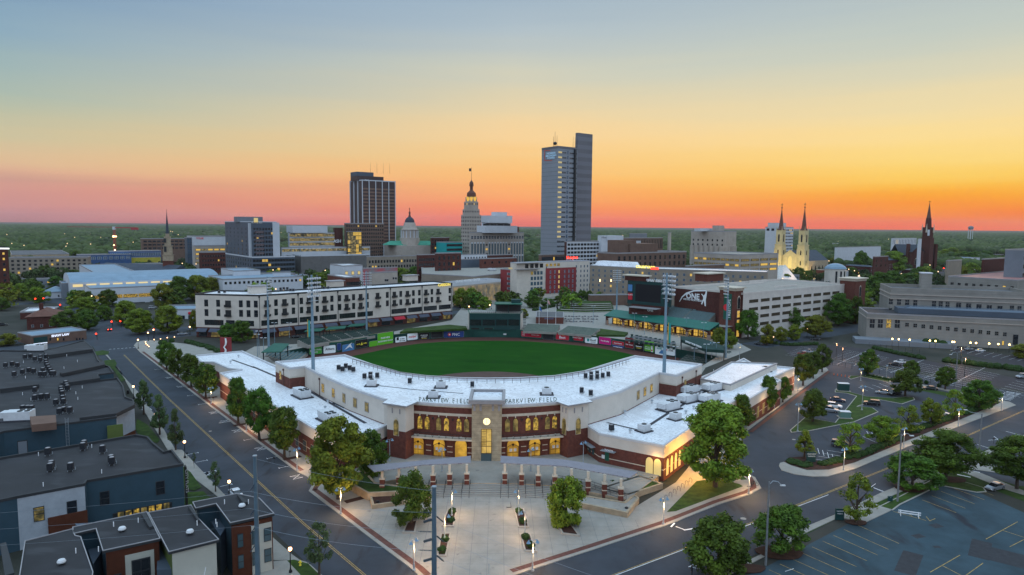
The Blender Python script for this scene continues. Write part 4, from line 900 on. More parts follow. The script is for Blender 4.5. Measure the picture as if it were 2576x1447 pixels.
# stairs at its right
A=AT(1314,800,Yb+6);b=MB()
for i in range(12):b.box(xr+2.2+i*.0,Yb+14-i*.85,zt-.6-i*.68,1.6,.9,.2)
b.build('outside_stair','dark',BE)
# lawns and benches beside it
slab('lawn_berm',[G(1006,838,.4),G(1175,828.5,.4),G(1172,818,1.6),G(1130,813,1.8),G(1020,825,1.4)],'grass',1.0,world_=True)
slab('lawn_berm',[G(1500,845,.4),G(1572,846,.4),G(1580,836,1),G(1510,826.5,1)],'grass',1.0,world_=True)
def stand(name,label,A,B,rows,dz,dy,z0,seat='seat',group=None,gap=(),kind='seat',w=None):
    """stepped seating: A->B is the front edge (left to right), rows climb away from the field"""
    L=math.hypot(B[0]-A[0],B[1]-A[1]);u=((B[0]-A[0])/L,(B[1]-A[1])/L);nrm=(-u[1],u[0]);r=thing(name,label,'seating',(A[0],A[1],z0),group);a=dirn(A,B)
    s=MB()
    for k in range(rows):
        cx_=A[0]+u[0]*L/2+nrm[0]*dy*(k+.5);cy_=A[1]+u[1]*L/2+nrm[1]*dy*(k+.5);s.box(cx_,cy_,z0-1,L,dy*1.0,1+dz*(k+1)*1.0-.01,a)
    s.build('step','conc' if seat!='kerb' else 'grass',r)
    for k in range(rows):
        q=MB();n=int(L/.62)
        for i in range(n):
            t=(i+.5)*L/n
            if any(abs(t/L-g)<.012 for g in gap):continue
            x=A[0]+u[0]*t+nrm[0]*dy*(k+.5);y=A[1]+u[1]*t+nrm[1]*dy*(k+.5);z=z0+dz*(k+1)
            q.box(x,y,z+.35,.46,.4,.08,a);q.box(x+nrm[0]*.22,y+nrm[1]*.22,z+.4,.46,.06,.5,a)
        if kind=='bench':q=MB();q.box(A[0]+u[0]*L/2+nrm[0]*dy*(k+.5),A[1]+u[1]*L/2+nrm[1]*dy*(k+.5),z0+dz*(k+1),L,.4,.22,a)
        q.build('seat_row' if kind=='seat' else 'bench',seat,r)
    return r
stand('bleacher','stepped green benches on the slope right of the green pavilion',G(1315,833.5,.2),G(1400,837,.2),7,.28,1.9,.2,'green','benches beyond the outfield wall',kind='bench')
stand('bleacher','stepped green benches between the flagpoles and the right lawn',G(1404,837,.2),G(1486,845,.2),7,.28,1.7,.2,'green','benches beyond the outfield wall',kind='bench')
for i,(x0,y0,x1,y1,lb)in enumerate(((777,871,828,862,'leftmost'),(833,861,886,853,'middle'),(890,852.5,944,845,'rightmost'))):
    stand('seat_block','block of dark green seats over the left outfield wall, %s of three'%lb,G(x0,y0,1),G(x1,y1,1),6,.3,1.3,.9,'seat','seat blocks over the left outfield wall',gap=(.5,))
# left field line stand and right field bowl
A,B=G(716,899,-1),G(766,899,-2)
stand('grandstand','stepped stand below the green shelter at the left foul line',G(735,905,-1),G(775,890,-3),9,.42,1.25,-3.2,'seatb')
stand('grandstand','curving stand of green seats right of the right foul pole',G(1705,908,-3),G(1800,921,-3),9,.36,2.1,-3.4,'seat')
def shelter(px,z,h,roofm,name,label,slope=0,group=None,cat='shelter'):
    P=ccw(GL(px,z));r=thing(name,label,cat,(P[0][0],P[0][1],0),group);b=MB();ys=[p[1]for p in P];y0,y1=min(ys),max(ys)
    zz=[z+slope*(p[1]-y0)/(y1-y0)for p in P];b.face([(p[0],p[1],q)for p,q in zip(P,zz)]);b.face([(p[0],p[1],q-.3)for p,q in zip(P,zz)][::-1])
    for i in range(len(P)):j=(i+1)%len(P);b.face([(P[i][0],P[i][1],zz[i]-.3),(P[j][0],P[j][1],zz[j]-.3),(P[j][0],P[j][1],zz[j]),(P[i][0],P[i][1],zz[i])])
    b.build('roof',[roofm],r)
    for p in offset(P,.6):k=MB();k.box(p[0],p[1],0,.35,.35,z-.1);k.build('post','dark',r)
    return r
for px,lb in(([(765,834),(807,833),(818,828),(776,829)],'left'),([(818,830),(867,827),(872,822),(826,824)],'middle'),([(872,822),(915,819.5),(922,815.5),(884,817)],'right')):
    shelter(px,4.2,4,'green','picnic_shelter','green flat shelter behind the left outfield seats, the %s one of three'%lb,.5,'shelters behind the left outfield seats')
S_=shelter([(657,886),(708,885),(728,869),(690,868)],4.5,4,'green','picnic_shelter','broad green sloped roof above the left foul line stand',.8)
# tent with lettering
P=GL([(1714.6,852.8),(1774.7,876),(1822,879),(1823,869),(1778,862),(1747.4,846),(1713.7,843)],5)
TP=thing('picnic_pavilion','dark green fabric tent roof with white lettering beside the right field stand','tent',(P[0][0],P[0][1],0));b=MB();c=(sum(p[0]for p in P)/7,sum(p[1]for p in P)/7)
for i in range(7):j=(i+1)%7;b.face([(P[i][0],P[i][1],4.6),(P[j][0],P[j][1],4.6),(c[0],c[1],6.8)]);b.face([(P[i][0],P[i][1],3.4),(P[j][0],P[j][1],3.4),(P[j][0],P[j][1],4.6),(P[i][0],P[i][1],4.6)])
b.build('canopy',mk('tent_green',(.008,.035,.03),.7,.2,.5),TP)
for p in P:k=MB();k.box(p[0],p[1]+.2,0,.3,.3,4.6);k.build('post','dark',TP)
wtext('UNIVERSITY PICNIC PAVILION',TP,P[0],P[1],1745,868.5,1.15,'whitel',bold=.02)
# ---- brick concourse building with green roof, arches
CA,CB=G(1525,817),G(1782,856.4);uu=Vector((CB[0]-CA[0],CB[1]-CA[1])).normalized();nn=Vector((-uu.y,uu.x));CL=math.hypot(CB[0]-CA[0],CB[1]-CA[1])
def cpt(u,v):return(CA[0]+uu.x*u+nn.x*v,CA[1]+uu.y*u+nn.y*v)
CR=thing('brick_concourse_building','brick building with lit arches and a long sloping green roof beyond right field','stadium building',(*CA,0))
b=MB()
b.prism([cpt(4,9),cpt(CL+3,9),cpt(CL+6,30),cpt(2,30)],0,6.0,0,1);b.prism([cpt(0,5),cpt(CL,5),cpt(CL,9),cpt(0,9)],0,4.8,0);b.build('wall',['brickd','conc'],CR)
b=MB();e=[cpt(-1,-1),cpt(CL+1,-1),cpt(CL+1,7.5),cpt(-1,7.5)]
b.face([(*e[0],5.3),(*e[1],5.3),(*e[2],8.0),(*e[3],8.0)]);b.face([(*e[0],5.0),(*e[1],5.0),(*e[1],5.3),(*e[0],5.3)]);b.face([(*e[3],7.7),(*e[2],7.7),(*e[1],5.0),(*e[0],5.0)]);b.face([(*e[1],5.0),(*e[2],7.7),(*e[2],8.0),(*e[1],5.3)]);b.face([(*e[3],7.7),(*e[0],5.0),(*e[0],5.3),(*e[3],8.0)]);b.face([(*e[2],8),(*e[2],5),(*e[3],5),(*e[3],8)])
b.build('roof',bands(mk('seam_green_roof',(.013,.12,.09),.5,.1,.5),tuple(uu)+(0,),.9,(.008,.07,.055),.12),CR)
xs=[1525,1566,1602,1643,1684,1727,1782]
PW=[upx(CA,CB,x,845)for x in xs]
for i,u in enumerate(PW):
    b=MB();q=cpt(u,.4);b.box(q[0],q[1],0,1.5 if i in(0,6)else 1.1,1.0,2.6,dirn(CA,CB),1);b.box(q[0],q[1],2.6,1.1,1,2.5,dirn(CA,CB),0);b.build('pier',['brickd',mk('pier_stone',(.25,.18,.15),.8,.1,1)],CR)
for i in range(6):
    u0,u1=PW[i]+.5,PW[i+1]-.5;b=MB();n=10;pts=[((u0+(u1-u0)*k/n),3.3+1.3*math.sin(math.pi*k/n))for k in range(n+1)]
    for(a1,z1_),(a2,z2_)in zip(pts,pts[1:]):
        p,q=cpt(a1,.1),cpt(a2,.1);b.face([(*p,z1_),(*q,z2_),(*q,5.2),(*p,5.2)],0);p,q=cpt(a1,.04),cpt(a2,.04);b.face([(*p,z1_),(*q,z2_),(*q,z2_+.3),(*p,z1_+.3)],1)
    b.build('arch',['brickd','band'],CR)
    for k in range(4):
        uu0=u0+(u1-u0)*(k+.5)/4;window(CR,cpt(0,5),cpt(CL,5),uu0,.3,(u1-u0)/4.6,3.4,'room' if k!=0 else 'lit','dark','cross','shop_window')
LAMP=[]
for i in range(6):q=cpt((PW[i]+PW[i+1])/2,2.5);LAMP.append((q[0],q[1],4.3,260,(1,.6,.22),1.2))
# rooftop seats, brick back wall = stadium face of the parking garage
SR=stand('seating_tier','stepped blue grey seats on the roof before the brick wall',cpt(upx(CA,CB,1790,800)-4,12)if 0 else cpt(27,13),cpt(56,13),9,.55,1.15,6.0,'seatb',gap=(.48,))
GN=(114.9,337.5);GF,gz=quadgrid(1870,738,337.5,1697,2131,37);gz=21.6
M['garage']=mk('garage_concrete',(.55,.5,.46),.8,.08,.3)
GR,GP=bld('parking_garage','large cream concrete parking garage with brick stair towers behind right field','parking garage',GF,gz,'garage','conc',par=1.0,pt=.25,cop='garage',bandlist={3:[(gz,'brickd')]})
A,B=GP[0],GP[1];L=math.hypot(B[0]-A[0],B[1]-A[1])
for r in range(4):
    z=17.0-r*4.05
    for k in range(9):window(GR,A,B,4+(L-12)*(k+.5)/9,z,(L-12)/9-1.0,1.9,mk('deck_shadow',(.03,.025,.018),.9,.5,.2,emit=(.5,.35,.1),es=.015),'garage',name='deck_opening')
A3,B3=GP[3],GP[0];L3=math.hypot(B3[0]-A3[0],B3[1]-A3[1])
wtext('ONE',GR,A3,B3,1743,752,4.2,'whitel',bold=.12);wtext('ORTHO NORTHEAST',GR,A3,B3,1744,757,1.35,'whitel',bold=.02)
def wshape(root,A,B,pts,mat,name='emblem',off=.2):
    a=dirn(A,B);q=[wallpt(A,B,x,y)for x,y in pts];q=[(p[0]+math.sin(a)*off,p[1]-math.cos(a)*off,p[2])for p in q];b=MB();tri=tessellate_polygon([[Vector(p)for p in q]]);b.v=list(q)
    for t in tri:b.f.append(list(t));b.m.append(0)
    return b.build(name,mat,root)
def cz(L):return[(1475.8+x/4.793,637.3+y/4.793)for x,y in L]
wshape(GR,A3,B3,cz([(1118,585),(1150,520),(1200,475),(1290,445),(1450,443),(1452,458),(1300,460),(1215,488),(1160,530),(1128,580)]),'whitel')
wshape(GR,A3,B3,cz([(1440,445),(1455,460),(1448,520),(1440,560),(1440,640),(1425,635),(1415,570),(1395,620),(1382,610),(1408,545),(1405,520),(1385,495),(1392,487),(1412,510),(1432,490)]),'whitel')
# corner stair towers
def tower(px,Y,w,d,z1,lab,wins=True):
    x,_=AT(px,700,Y);a=R(37);u=(math.cos(a),math.sin(a));v=(-math.sin(a),math.cos(a));P=[(x,Y),(x+u[0]*w,Y+u[1]*w),(x+u[0]*w+v[0]*d,Y+u[1]*w+v[1]*d),(x+v[0]*d,Y+v[1]*d)]
    b=MB();b.prism(P,0,z1,0);b.build('stair_tower','brick',GR);c=MB();c.prism(offset(P,-.3),z1,z1+1.2,0,bottom=True);c.prism(offset(P,-1.1),z1+1.2,z1+1.7,0,bottom=True);c.build('tower_cornice','band',GR)
    if wins:
        L=w;window(GR,P[0],P[1],L/2,z1-9,2.4,6.5,'glass','band','arch')
        for z in(z1-13.5,z1-18,):window(GR,P[0],P[1],L/2,z,2.2,3.6,'lit','band','cross')
        window(GR,P[0],P[1],L/2,.5,2.2,4.5,'lit','dark','arch')
    return P
tw=tower(1851,335.5,6.5,9,23.6,'near');tower(2153,392,12,9,24.5,'right',True);x_,z_=AT(1775,700,372)
b=MB();q=AT(2010,780,446)
b=MB();b.box(123,425,gz,16,9,4.5,R(37));b.box(123,425,gz+4.5,18,11,.6,R(37),1);b.build('stair_tower',['brick','band'],GR)
b=MB()
for x,y,w_,h in((140,400,28,.9),(155,385,22,.9),(150,415,18,1.5)):b.box(x,y,gz,w_,.4,h,R(37))
b.build('ramp_wall','garage',GR)
A_,B_=tw[3],tw[0]
b=MB();a=dirn(A_,B_);q=lerp(A_,B_,.55);b.box(q[0]+math.sin(a)*.15,q[1]-math.cos(a)*.15,9,4.6,.12,13,a);BN=b.build('banner','green',GR);text('TREETOPS',BN,(q[0]+math.sin(a)*.35+math.cos(a)*1.9,q[1]-math.cos(a)*.35+math.sin(a)*1.9,9.6),a,2.1,'whitel',align='LEFT',name='lettering').rotation_euler=(R(90),R(-90),a)
m_=MB();c,s=math.cos(a),math.sin(a);m_.face([(q[0]-.8*c+1.5*math.cos(t)*c+.3*s,q[1]-.8*s+1.5*math.cos(t)*s-.3*c,15+1.7*math.sin(t))for t in[math.pi*2*i/14 for i in range(14)]]);m_.build('emblem','tred',BN)
# scoreboard
sA=(AT(1578,740,378)[0],378);sB=(AT(1686,740,361)[0],361)
SC=thing('scoreboard','large black scoreboard screen with ad panels and white lettering above','scoreboard',(*sA,0));a=dirn(sA,sB);L=math.hypot(sB[0]-sA[0],sB[1]-sA[1]);mid=lerp(sA,sB,.5)
def spt(px,py):return wallpt(sA,sB,px,py)
b=MB();zb=spt(1630,768)[2];zt=spt(1630,711)[2];b.box(mid[0]-math.sin(a)*1,mid[1]+math.cos(a)*1,zb,L,1.6,zt-zb+.5,a);b.build('cabinet','greend',SC)
b=MB();b.box(mid[0]-math.sin(a)*2,mid[1]+math.cos(a)*2,0,L*.8,3,zb,a);b.build('base_wall','brickd',SC)
wrect(SC,sA,sB,1594,1669,712.5,764,mk('screen_black',(.01,.01,.014),.35,0),'greend',name='screen')
wrect(SC,sA,sB,1579.5,1592,714.5,734,'bblue','dark',name='ad_panel');wrect(SC,sA,sB,1579.5,1592,736,755,'bred','dark',name='ad_panel');wrect(SC,sA,sB,1671.5,1684.5,722,741,'bwhite','dark',name='ad_panel');wrect(SC,sA,sB,1671.5,1684.5,743,762,'bblack','dark',name='ad_panel')
wtext('KORTE',SC,sA,sB,1586,743,1.0,'whitel');wtext('KELLEY',SC,sA,sB,1678,733,.8,'tblue');wtext('A',SC,sA,sB,1678,758,2.2,'whitel',bold=.05)
wtext('PARKVIEW FIELD',SC,sA,sB,1634,710.5,2.5,'whitel',off=-.5,bold=.06)
b=MB();q=spt(1615,700);b.box(q[0]-2,q[1]+4,zt+.5,13,4,2.6,a);b.box(q[0]-2,q[1]+4,zt+3.1,15,6,.6,a,1);b.build('top_tower',['brickd','band'],SC)
b=MB();q=wallpt(sA,sB,1630,768);b.box(q[0]+math.sin(a)*4,q[1]-math.cos(a)*4,11,17,6,.35,a);b.build('awning','coping',SC)
wtext('ONE',SC,sA,sB,1645,782,1.7,'whitel',off=4,bold=.05)
b=MB();b.box(mid[0]+math.sin(a)*3,mid[1]-math.cos(a)*3,5.9,19,2,5,a);b.build('suite_wall','brickd',SC)
# beer garden kiosk, terraced lawn, flags
A,B=AT(1348,815,372),AT(1418,818,368)
KG,KP=bld('concession_kiosk','low brick kiosk with dark fascia between the flagpoles','kiosk',[G(1348,814),G(1417,815),G(1418,801),G(1349,800)],3.6,'pier_stone' if 'pier_stone' in M else 'brick','roofg',par=.3)
wtext('BEER GARDEN',KG,KP[0],KP[1],1381,803,.8,'bblue')
for k,y in enumerate((780,774,768.5,763.5,759)):
    z=.3+k*.7;P=ccw(GL([(1400+k*8,y+4),(1470,y+6),(1545-k*2,y+4),(1545-k*2,y-3),(1400+k*8,y-3)],z));slab('terraced_lawn',P,'grass',z,0,world_=True)
    b=MB();q=GL([(1402+k*8,y+4.3),(1470,y+6.3),(1544-k*2,y+4.3)],z);b.tube([(p[0],p[1],z-.1)for p in q],.3,4);tag(b.build('terrace_kerb','kerb',org=(*q[0],z)),'pale stone edge of the terraced lawn, step %s from the bottom'%('one','two','three','four','five')[k],'kerb','stone edges of the terraced lawn')
for px,yb,yt,c in((1356,817,769,'tblue'),(1377,819,752,'flagred'),(1398,816,765,'tblack')):
    if c=='flagred':M[c]=bands(mk('striped_flag',(.5,.03,.04),.7,0),(0,0,1),.5,(.65,.62,.6),.5)
    A=G(px,yb);zt=AT(px,yt,A[1])[1];r=thing('flagpole','white flagpole with %s flag behind the outfield'%{'tblue':'a blue','flagred':'a red and white striped','tblack':'a black'}[c],'flagpole',(*A,0),'flagpoles behind the outfield')
    b=MB();b.cyl(A[0],A[1],0,zt,.1,.06,6);b.build('pole','whitel',r);b=MB();b.face([(A[0]+.1,A[1],zt-.4),(A[0]+1.0,A[1]-.3,zt-1.4),(A[0]+1.5,A[1]-.3,zt-3.4),(A[0]+.9,A[1],zt-3.0),(A[0]+.15,A[1],zt-2.3)]);b.build('flag',c,r)
for k in range(34):
    A=G(1424+(k%12)*7+random.uniform(-2,2),798+(k//12)*6+random.uniform(-1,1));b=MB();b.box(A[0],A[1],.72,1.5,.7,.06);b.box(A[0],A[1]-.8,.42,1.5,.3,.05);b.box(A[0],A[1]+.8,.42,1.5,.3,.05);b.box(A[0],A[1],.02,1.1,.1,.7);tag(b.build('picnic_table','coping',org=(*A,0)),'grey picnic table on the plaza before the terraced lawn','table','picnic tables before the terraced lawn')
for k in range(30):
    A=G(1590+(k%10)*11.5+random.uniform(-2,2),842+(k%10)*2.0+(k//10)*7,1);b=MB();b.box(A[0],A[1],1.2,1.5,.7,.06);b.box(A[0],A[1]-.8,.9,1.5,.3,.05);b.box(A[0],A[1]+.8,.9,1.5,.3,.05);b.box(A[0],A[1],0,1.1,.1,1.2);tag(b.build('picnic_table','seat',org=(*A,0)),'dark green picnic table above the right outfield wall','table','picnic tables above the right outfield wall')
slab('terrace',GL([(1573,853),(1700,873),(1700,862),(1600,843)],.9),'roofg',.9,0,world_=True)
# floodlight towers
def flood(px,base,z0,ytop,nx,nz,ang,lab,wrack=5.2):
    A=G(px,base,z0)if z0 else G(px,base);zt=AT(px,ytop,A[1])[1];r=thing('floodlight_tower',lab,'floodlight tower',(A[0],A[1],z0),'stadium floodlight towers')
    b=MB();b.cyl(A[0],A[1],z0-1,zt,.55,.28,10);b.build('pole',mk('tower_blue_steel',(.16,.24,.3),.5,.1,.5),r)
    h=nz*1.25;c,s=math.cos(R(ang)),math.sin(R(ang));g=MB()
    for k in range(nz):g.box(A[0]+s*.5,A[1]-c*.5,zt-h+k*1.25,wrack,.12,.12,R(ang))
    for x in(-1,1):g.box(A[0]+s*.5+c*x*wrack*.3,A[1]-c*.5+s*x*wrack*.3,zt-h,.1,.1,h,R(ang))
    g.box(A[0]+s*.6,A[1]-c*.6,zt-h-1.1,wrack*.55,1.3,.1,R(ang));g.build('rack','steel',r)
    for k in range(nz):
        for i in range(nx):
            x=(i-(nx-1)/2)*wrack/nx;l=MB();l.cyl(0,0,-.2,.3,.16,.34,7);me=FLM.get('m')
            if not me:me=FLM['m']=l.data('floodlight',['pale'])
            inst('floodlight',me,r,(A[0]+s*.8+c*x,A[1]-c*.8+s*x,zt-h+.35+k*1.25),R(ang),(1,1,1)).rotation_euler=(R(100),0,R(ang))
    return r
FLM={}
flood(788,933,ZT,692,6,5,60,'tall floodlight tower rising through the left of the white stadium roof')
flood(1670.5,940,ZT,687,6,5,120,'tall floodlight tower rising through the right of the white stadium roof')
flood(676.5,886,0,696,4,6,80,'floodlight tower beside the bend of the cream apartment block',3.6)
flood(1825,900,0,697,4,6,-75,'floodlight tower before the brick garage stair tower',3.6)
flood(922.5,840,0,682,6,6,15,'slim floodlight tower before the right half of the cream apartment block',5.5)
flood(1551,785,0,677,6,6,-15,'slim floodlight tower before the long hotel',5.5)
# ================================================================ bowl walls
b=MB();k=len(WALL)
for i in range(len(HOLE)):
    j=(i+1)%len(HOLE);a,c=HOLE[i],HOLE[j];b.face([(*c,-4),(*a,-4),(*a,.02),(*c,.02)]);b.face([(*a,-4),(*c,-4),(*c,.02),(*a,.02)])
tag(b.build('retaining_wall','wallgreen'),kind='structure')
# ================================================================ CITY BUILDINGS
M.update(white=M['white'],wpan=mk('white_panel',(.5,.52,.56),.6,.06,.2),greyp=mk('grey_panel',(.16,.18,.21),.6,.1,.1),bluep=mk('slate_panel',(.07,.09,.12),.55,.12,.1),brown=mk('brown_brick',(.14,.085,.065),.85,.15,.3),
 tan=mk('tan_masonry',(.24,.2,.16),.85,.12,.2),limest=mk('grey_limestone',(.37,.32,.28),.85,.12,.15),pnc=mk('dark_bronze',(.065,.04,.038),.5,.15,.2),summit=mk('blue_grey_steel',(.23,.245,.275),.45,.08,.05),summitd=mk('dark_blue_steel',(.13,.128,.145),.45,.1,.05),
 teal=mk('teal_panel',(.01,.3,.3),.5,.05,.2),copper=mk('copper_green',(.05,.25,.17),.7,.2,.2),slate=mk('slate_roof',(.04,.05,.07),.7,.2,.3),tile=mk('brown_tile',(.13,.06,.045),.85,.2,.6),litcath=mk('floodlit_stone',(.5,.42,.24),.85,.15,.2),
 louv=mk('louvre_screen',(.12,.12,.125),.5,.2,.3),mural=glow('mural',(.5,.02,.2),(.1,.3,.5),.25,.12),bluef=mk('blue_frame',(.03,.08,.2),.6,.2,.3),sky=mk('sky_glass',(.06,.1,.15),.1,0,spec=.8),roofb=mk('blue_grey_roof',(.17,.25,.33),.5,.12,.2),postoff=mk('weathered_limestone',(.235,.22,.2),.9,.15,.12))
bands(M['summit'],(0,0,1),4.2,(.06,.08,.1),.05);bands(M['summitd'],(0,0,1),8.4,(.165,.165,.19),.5);bands(M['louv'],(0,0,1),1.2,(.16,.14,.12),.3);bands(M['postoff'],(0,0,1),1.5,(.19,.18,.165),.06)
def gb(name,label,px,yn,Y,xl,xr,wall='brick',roof='roofg',a=37,cat='building',group=None,wins=(),par=.8,cop='coping',z0=0,bl=None):
    P,z=quadgrid(px,yn,Y,xl,xr,a);r,P=bld(name,label,cat,P,z-par,wall,roof,par=par,cop=cop,group=group,z0=z0,bandlist=bl)
    for w in wins:
        f,n,rows,ztop,dz,ww,h=w[:7];gl=w[7]if len(w)>7 else 'glass';st=w[8]if len(w)>8 else 'plain';lit=w[9]if len(w)>9 else.04;fr=w[10]if len(w)>10 else 'dark'
        A,B=(P[0],P[1])if f=='r' else(P[3],P[0]);L=math.hypot(B[0]-A[0],B[1]-A[1]);ww=ww if ww>0 else-ww*L/n
        grid(r,A,B,n,z-ztop-dz*(rows-1),dz,rows,ww,h,gl,fr,st,lit)
    return r,P,z
def roofbox(r,P,z,fu,fv,w,d,h,mat='wpan',name='penthouse',a=37):
    q=(P[0][0]+(P[1][0]-P[0][0])*fu+(P[3][0]-P[0][0])*fv,P[0][1]+(P[1][1]-P[0][1])*fu+(P[3][1]-P[0][1])*fv);b=MB();b.box(q[0],q[1],z-.8,w,d,h+.8,R(a));return b.build(name,mat,r)
def mast(r,x,y,z,h,t=.15):
    b=MB();b.cyl(x,y,z,z+h,t,t*.4,5);return b.build('antenna','dark',r)
# --- cream apartment block beyond left field
A0,A1,A2=G(494.6,848),G(654,852.5),G(1137.6,802)
def off_(p,q,d):v=Vector((q[0]-p[0],q[1]-p[1])).normalized();return(-v.y*d,v.x*d)
o1,o2=off_(A0,A1,19),off_(A1,A2,19)
d01=Vector((A1[0]-A0[0],A1[1]-A0[1])).normalized()
arc=[(A0[0]+d01.x*(6-6*math.cos(t))-o1[0]/19*-1*(9-9*math.sin(t))if 0 else A0[0]+d01.x*(5-5*math.sin(t))+o1[0]/19*(5-5*math.cos(t)),A0[1]+d01.y*(5-5*math.sin(t))+o1[1]/19*(5-5*math.cos(t)))for t in[math.pi/2*i/5 for i in range(6)]][::-1]
HP=[(A0[0]+o1[0],A0[1]+o1[1])]+[(A0[0]+d01.x*(5-5*math.cos(t))+0,A0[1]+d01.y*(5-5*math.cos(t)))for t in()]
HP=[A0,A1,A2,(A2[0]+o2[0],A2[1]+o2[1]),(A1[0]+o1[0]*.7+o2[0]*.3,A1[1]+o1[1]),(A0[0]+o1[0],A0[1]+o1[1])]
HA,HP=bld('apartment_block','long cream four storey apartment block with brick base and balconies beyond left field','apartment building',HP,20.4,'stucco','roofw',par=.7,cop='dark',bandlist={'all':[(4.9,'brickd'),(20.4,'stucco')]})
balc={}
def balcony(A,B,u,z,w=2.6,h=3.3):
    window(HA,A,B,u,z,w,h,'dark','stucco',name='balcony_door');a=dirn(A,B);L=math.hypot(B[0]-A[0],B[1]-A[1]);q=lerp(A,B,u/L)
    if 'm' not in balc:
        b=MB();b.box(0,-.6,0,3.0,1.2,.18);
        for i in range(13):b.box(-1.45+i*.24,-1.17,.15,.05,.05,1.0)
        b.box(0,-1.17,1.1,3.0,.08,.08);b.box(0,-1.15,.15,3,.03,.5)
        for s in(-1.45,1.45):b.box(s,-.6,.15,.05,1.1,.95)
        balc['m']=b.data('balcony',['dark'])
    inst('balcony',balc['m'],HA,(q[0],q[1],z-.1),a)
for x in(519,549,606,625,643.7):
    for z in(15.0,10.4):u=upx(A0,A1,x,770);window(HA,A0,A1,u,z,1.9 if x!=575 else 3,3.3,'glass','dark','sash')
for z in(15.0,10.4):balcony(A0,A1,upx(A0,A1,574,770),z,3.4)
for x0,x1 in((515,562.5),(569,590.5),(596,639)):
    u0,u1=upx(A0,A1,x0,815),upx(A0,A1,x1,815);window(HA,A0,A1,(u0+u1)/2,6.0,u1-u0,2.6,'glass','dark','band')
for x in(694.3,737.9,758.3,798,835,854.5,889.6,924,974.5,1008.3,1040,1055,1086.5,1131.4):
    for z in(15.2,10.6):window(HA,A1,A2,upx(A1,A2,x,770),z,1.7,3.2,'glass','dark','sash')
for x in(671.3,715.8,776.9,816.8,872,907.3,950,992,1025,1071.5,1102):
    for z in(15.2,10.6):balcony(A1,A2,upx(A1,A2,x,770),z)
for x0,x1 in((657,699),(706,748),(754,799),(804,847),(854,894),(899,938),(985,1022),(1027,1061),(1066,1099),(1104,1134)):
    u0,u1=upx(A1,A2,x0,800),upx(A1,A2,x1,800);window(HA,A1,A2,(u0+u1)/2,6.1,u1-u0,2.6,'glass','dark','band')
M['awn']=mk('grey_awning',(.07,.08,.11),.8,.1,.5)
for i,(p,q,n)in enumerate(((A0,A1,5),(A1,A2,14))):
    L=math.hypot(q[0]-p[0],q[1]-p[1]);a=dirn(p,q)
    for k in range(n):
        c=lerp(p,q,(k+.5)/n);b=MB();w=L/n*.82;s,co=math.sin(a),math.cos(a);f=lambda x,y,z:(c[0]+x*co-y*s,c[1]+x*s+y*co,z)
        if 900<0:pass
        b.face([f(-w/2,-1.8,3.0),f(w/2,-1.8,3.0),f(w/2,-.05,4.4),f(-w/2,-.05,4.4)]);b.face([f(-w/2,-1.8,2.8),f(w/2,-1.8,2.8),f(w/2,-1.8,3.0),f(-w/2,-1.8,3.0)]);b.build('awning','awn' if not(i and k==9)else 'bred',HA)
        window(HA,p,q,L*(k+.5)/n,.3,w*.8,2.5,'roomdim' if k%3==1 else 'glass','dark','band','shop_window')
        if k%2==0 or i:b=MB();e=lerp(p,q,k/n+.02);b.box(e[0]+s*.2,e[1]-co*.2,2.6,.25,.25,1.0,a);b.build('wall_lamp','bulb',HA)
for x in(652.8,750.5,850.4,982.5,1062,1136):
    u=upx(A1,A2,x,770);q=lerp(A1,A2,u/math.hypot(A2[0]-A1[0],A2[1]-A1[1]));b=MB();b.cyl(q[0]+.05,q[1]-.2,3,20,.13,n=6);b.box(q[0]+.05,q[1]-.25,19.6,.6,.5,.8);b.build('downpipe','dark',HA)
wtext('CARSON',HA,A1,A2,1117,719.5,2.2,mk('yellow_letters',(.6,.5,.1),.5,0,emit=(1,.75,.15),es=.7),bold=.08)
p=wallpt(A1,A2,1101.5,716);b=MB();b.cyl(0,0,0,.2,1.4,n=16);o=b.build('sign_emblem',mk('red_sign',(.5,.05,.03),.5,0,emit=(.9,.12,.05),es=.8),HA);o.location=(p[0]-WL[HA][0]+.1,p[1]-WL[HA][1]-.2,p[2]+.3);o.rotation_euler=(R(90),0,dirn(A1,A2))
for x,y,w_,d_,h_ in((648,738,8,5,3.6),(843,722,8,5,3.2),(1032,706,8,5,3.2)):
    q=G(x,y,20.4);b=MB();b.box(q[0],q[1],20.4,w_,d_,h_,dirn(A1,A2));b.build('stair_penthouse','stucco',HA);b=MB();b.box(q[0],q[1],20.4+h_,w_+1.2,d_+1.2,.4,dirn(A1,A2));b.build('penthouse_roof','coping',HA)
units('cond',[(551,739),(565,738),(627,737),(633,737),(706,731),(714,730),(723,730),(731,734),(738,734),(798,724),(805,724),(815,728),(826,728),(906,716),(912,716),(970,709),(975,709),(990,704),(996,704),(1008,705)],20.4,0,'dark condensers on the roof of the long cream apartment block')
# --- hotels and hall behind centre field
HN,HPp,hz=gb('hotel','hotel of grey and red panels with a lit rooftop bar and red neon sign',1301,661,505,1284,1483,'stucco','roofw',cat='hotel',par=.6)
M['hgrey']=mk('hotel_grey',(.33,.34,.37),.75,.06,.3);M['hred']=mk('hotel_red',(.24,.035,.04),.75,.1,.3)
HN.children[0].data.materials[0]=M['hgrey']
A,B=HPp[0],HPp[1];L=math.hypot(B[0]-A[0],B[1]-A[1])
b=MB();u0,u1=upx(A,B,1372,690),upx(A,B,1449,690);p,q=lerp(A,B,u0/L),lerp(A,B,u1/L);n_=(math.sin(R(37))*.3,-math.cos(R(37))*.3)
b.face([(p[0]+n_[0],p[1]+n_[1],3),(q[0]+n_[0],q[1]+n_[1],3),(q[0]+n_[0],q[1]+n_[1],hz-5),(p[0]+n_[0],p[1]+n_[1],hz-5)]);b.build('red_panel','hred',HN)
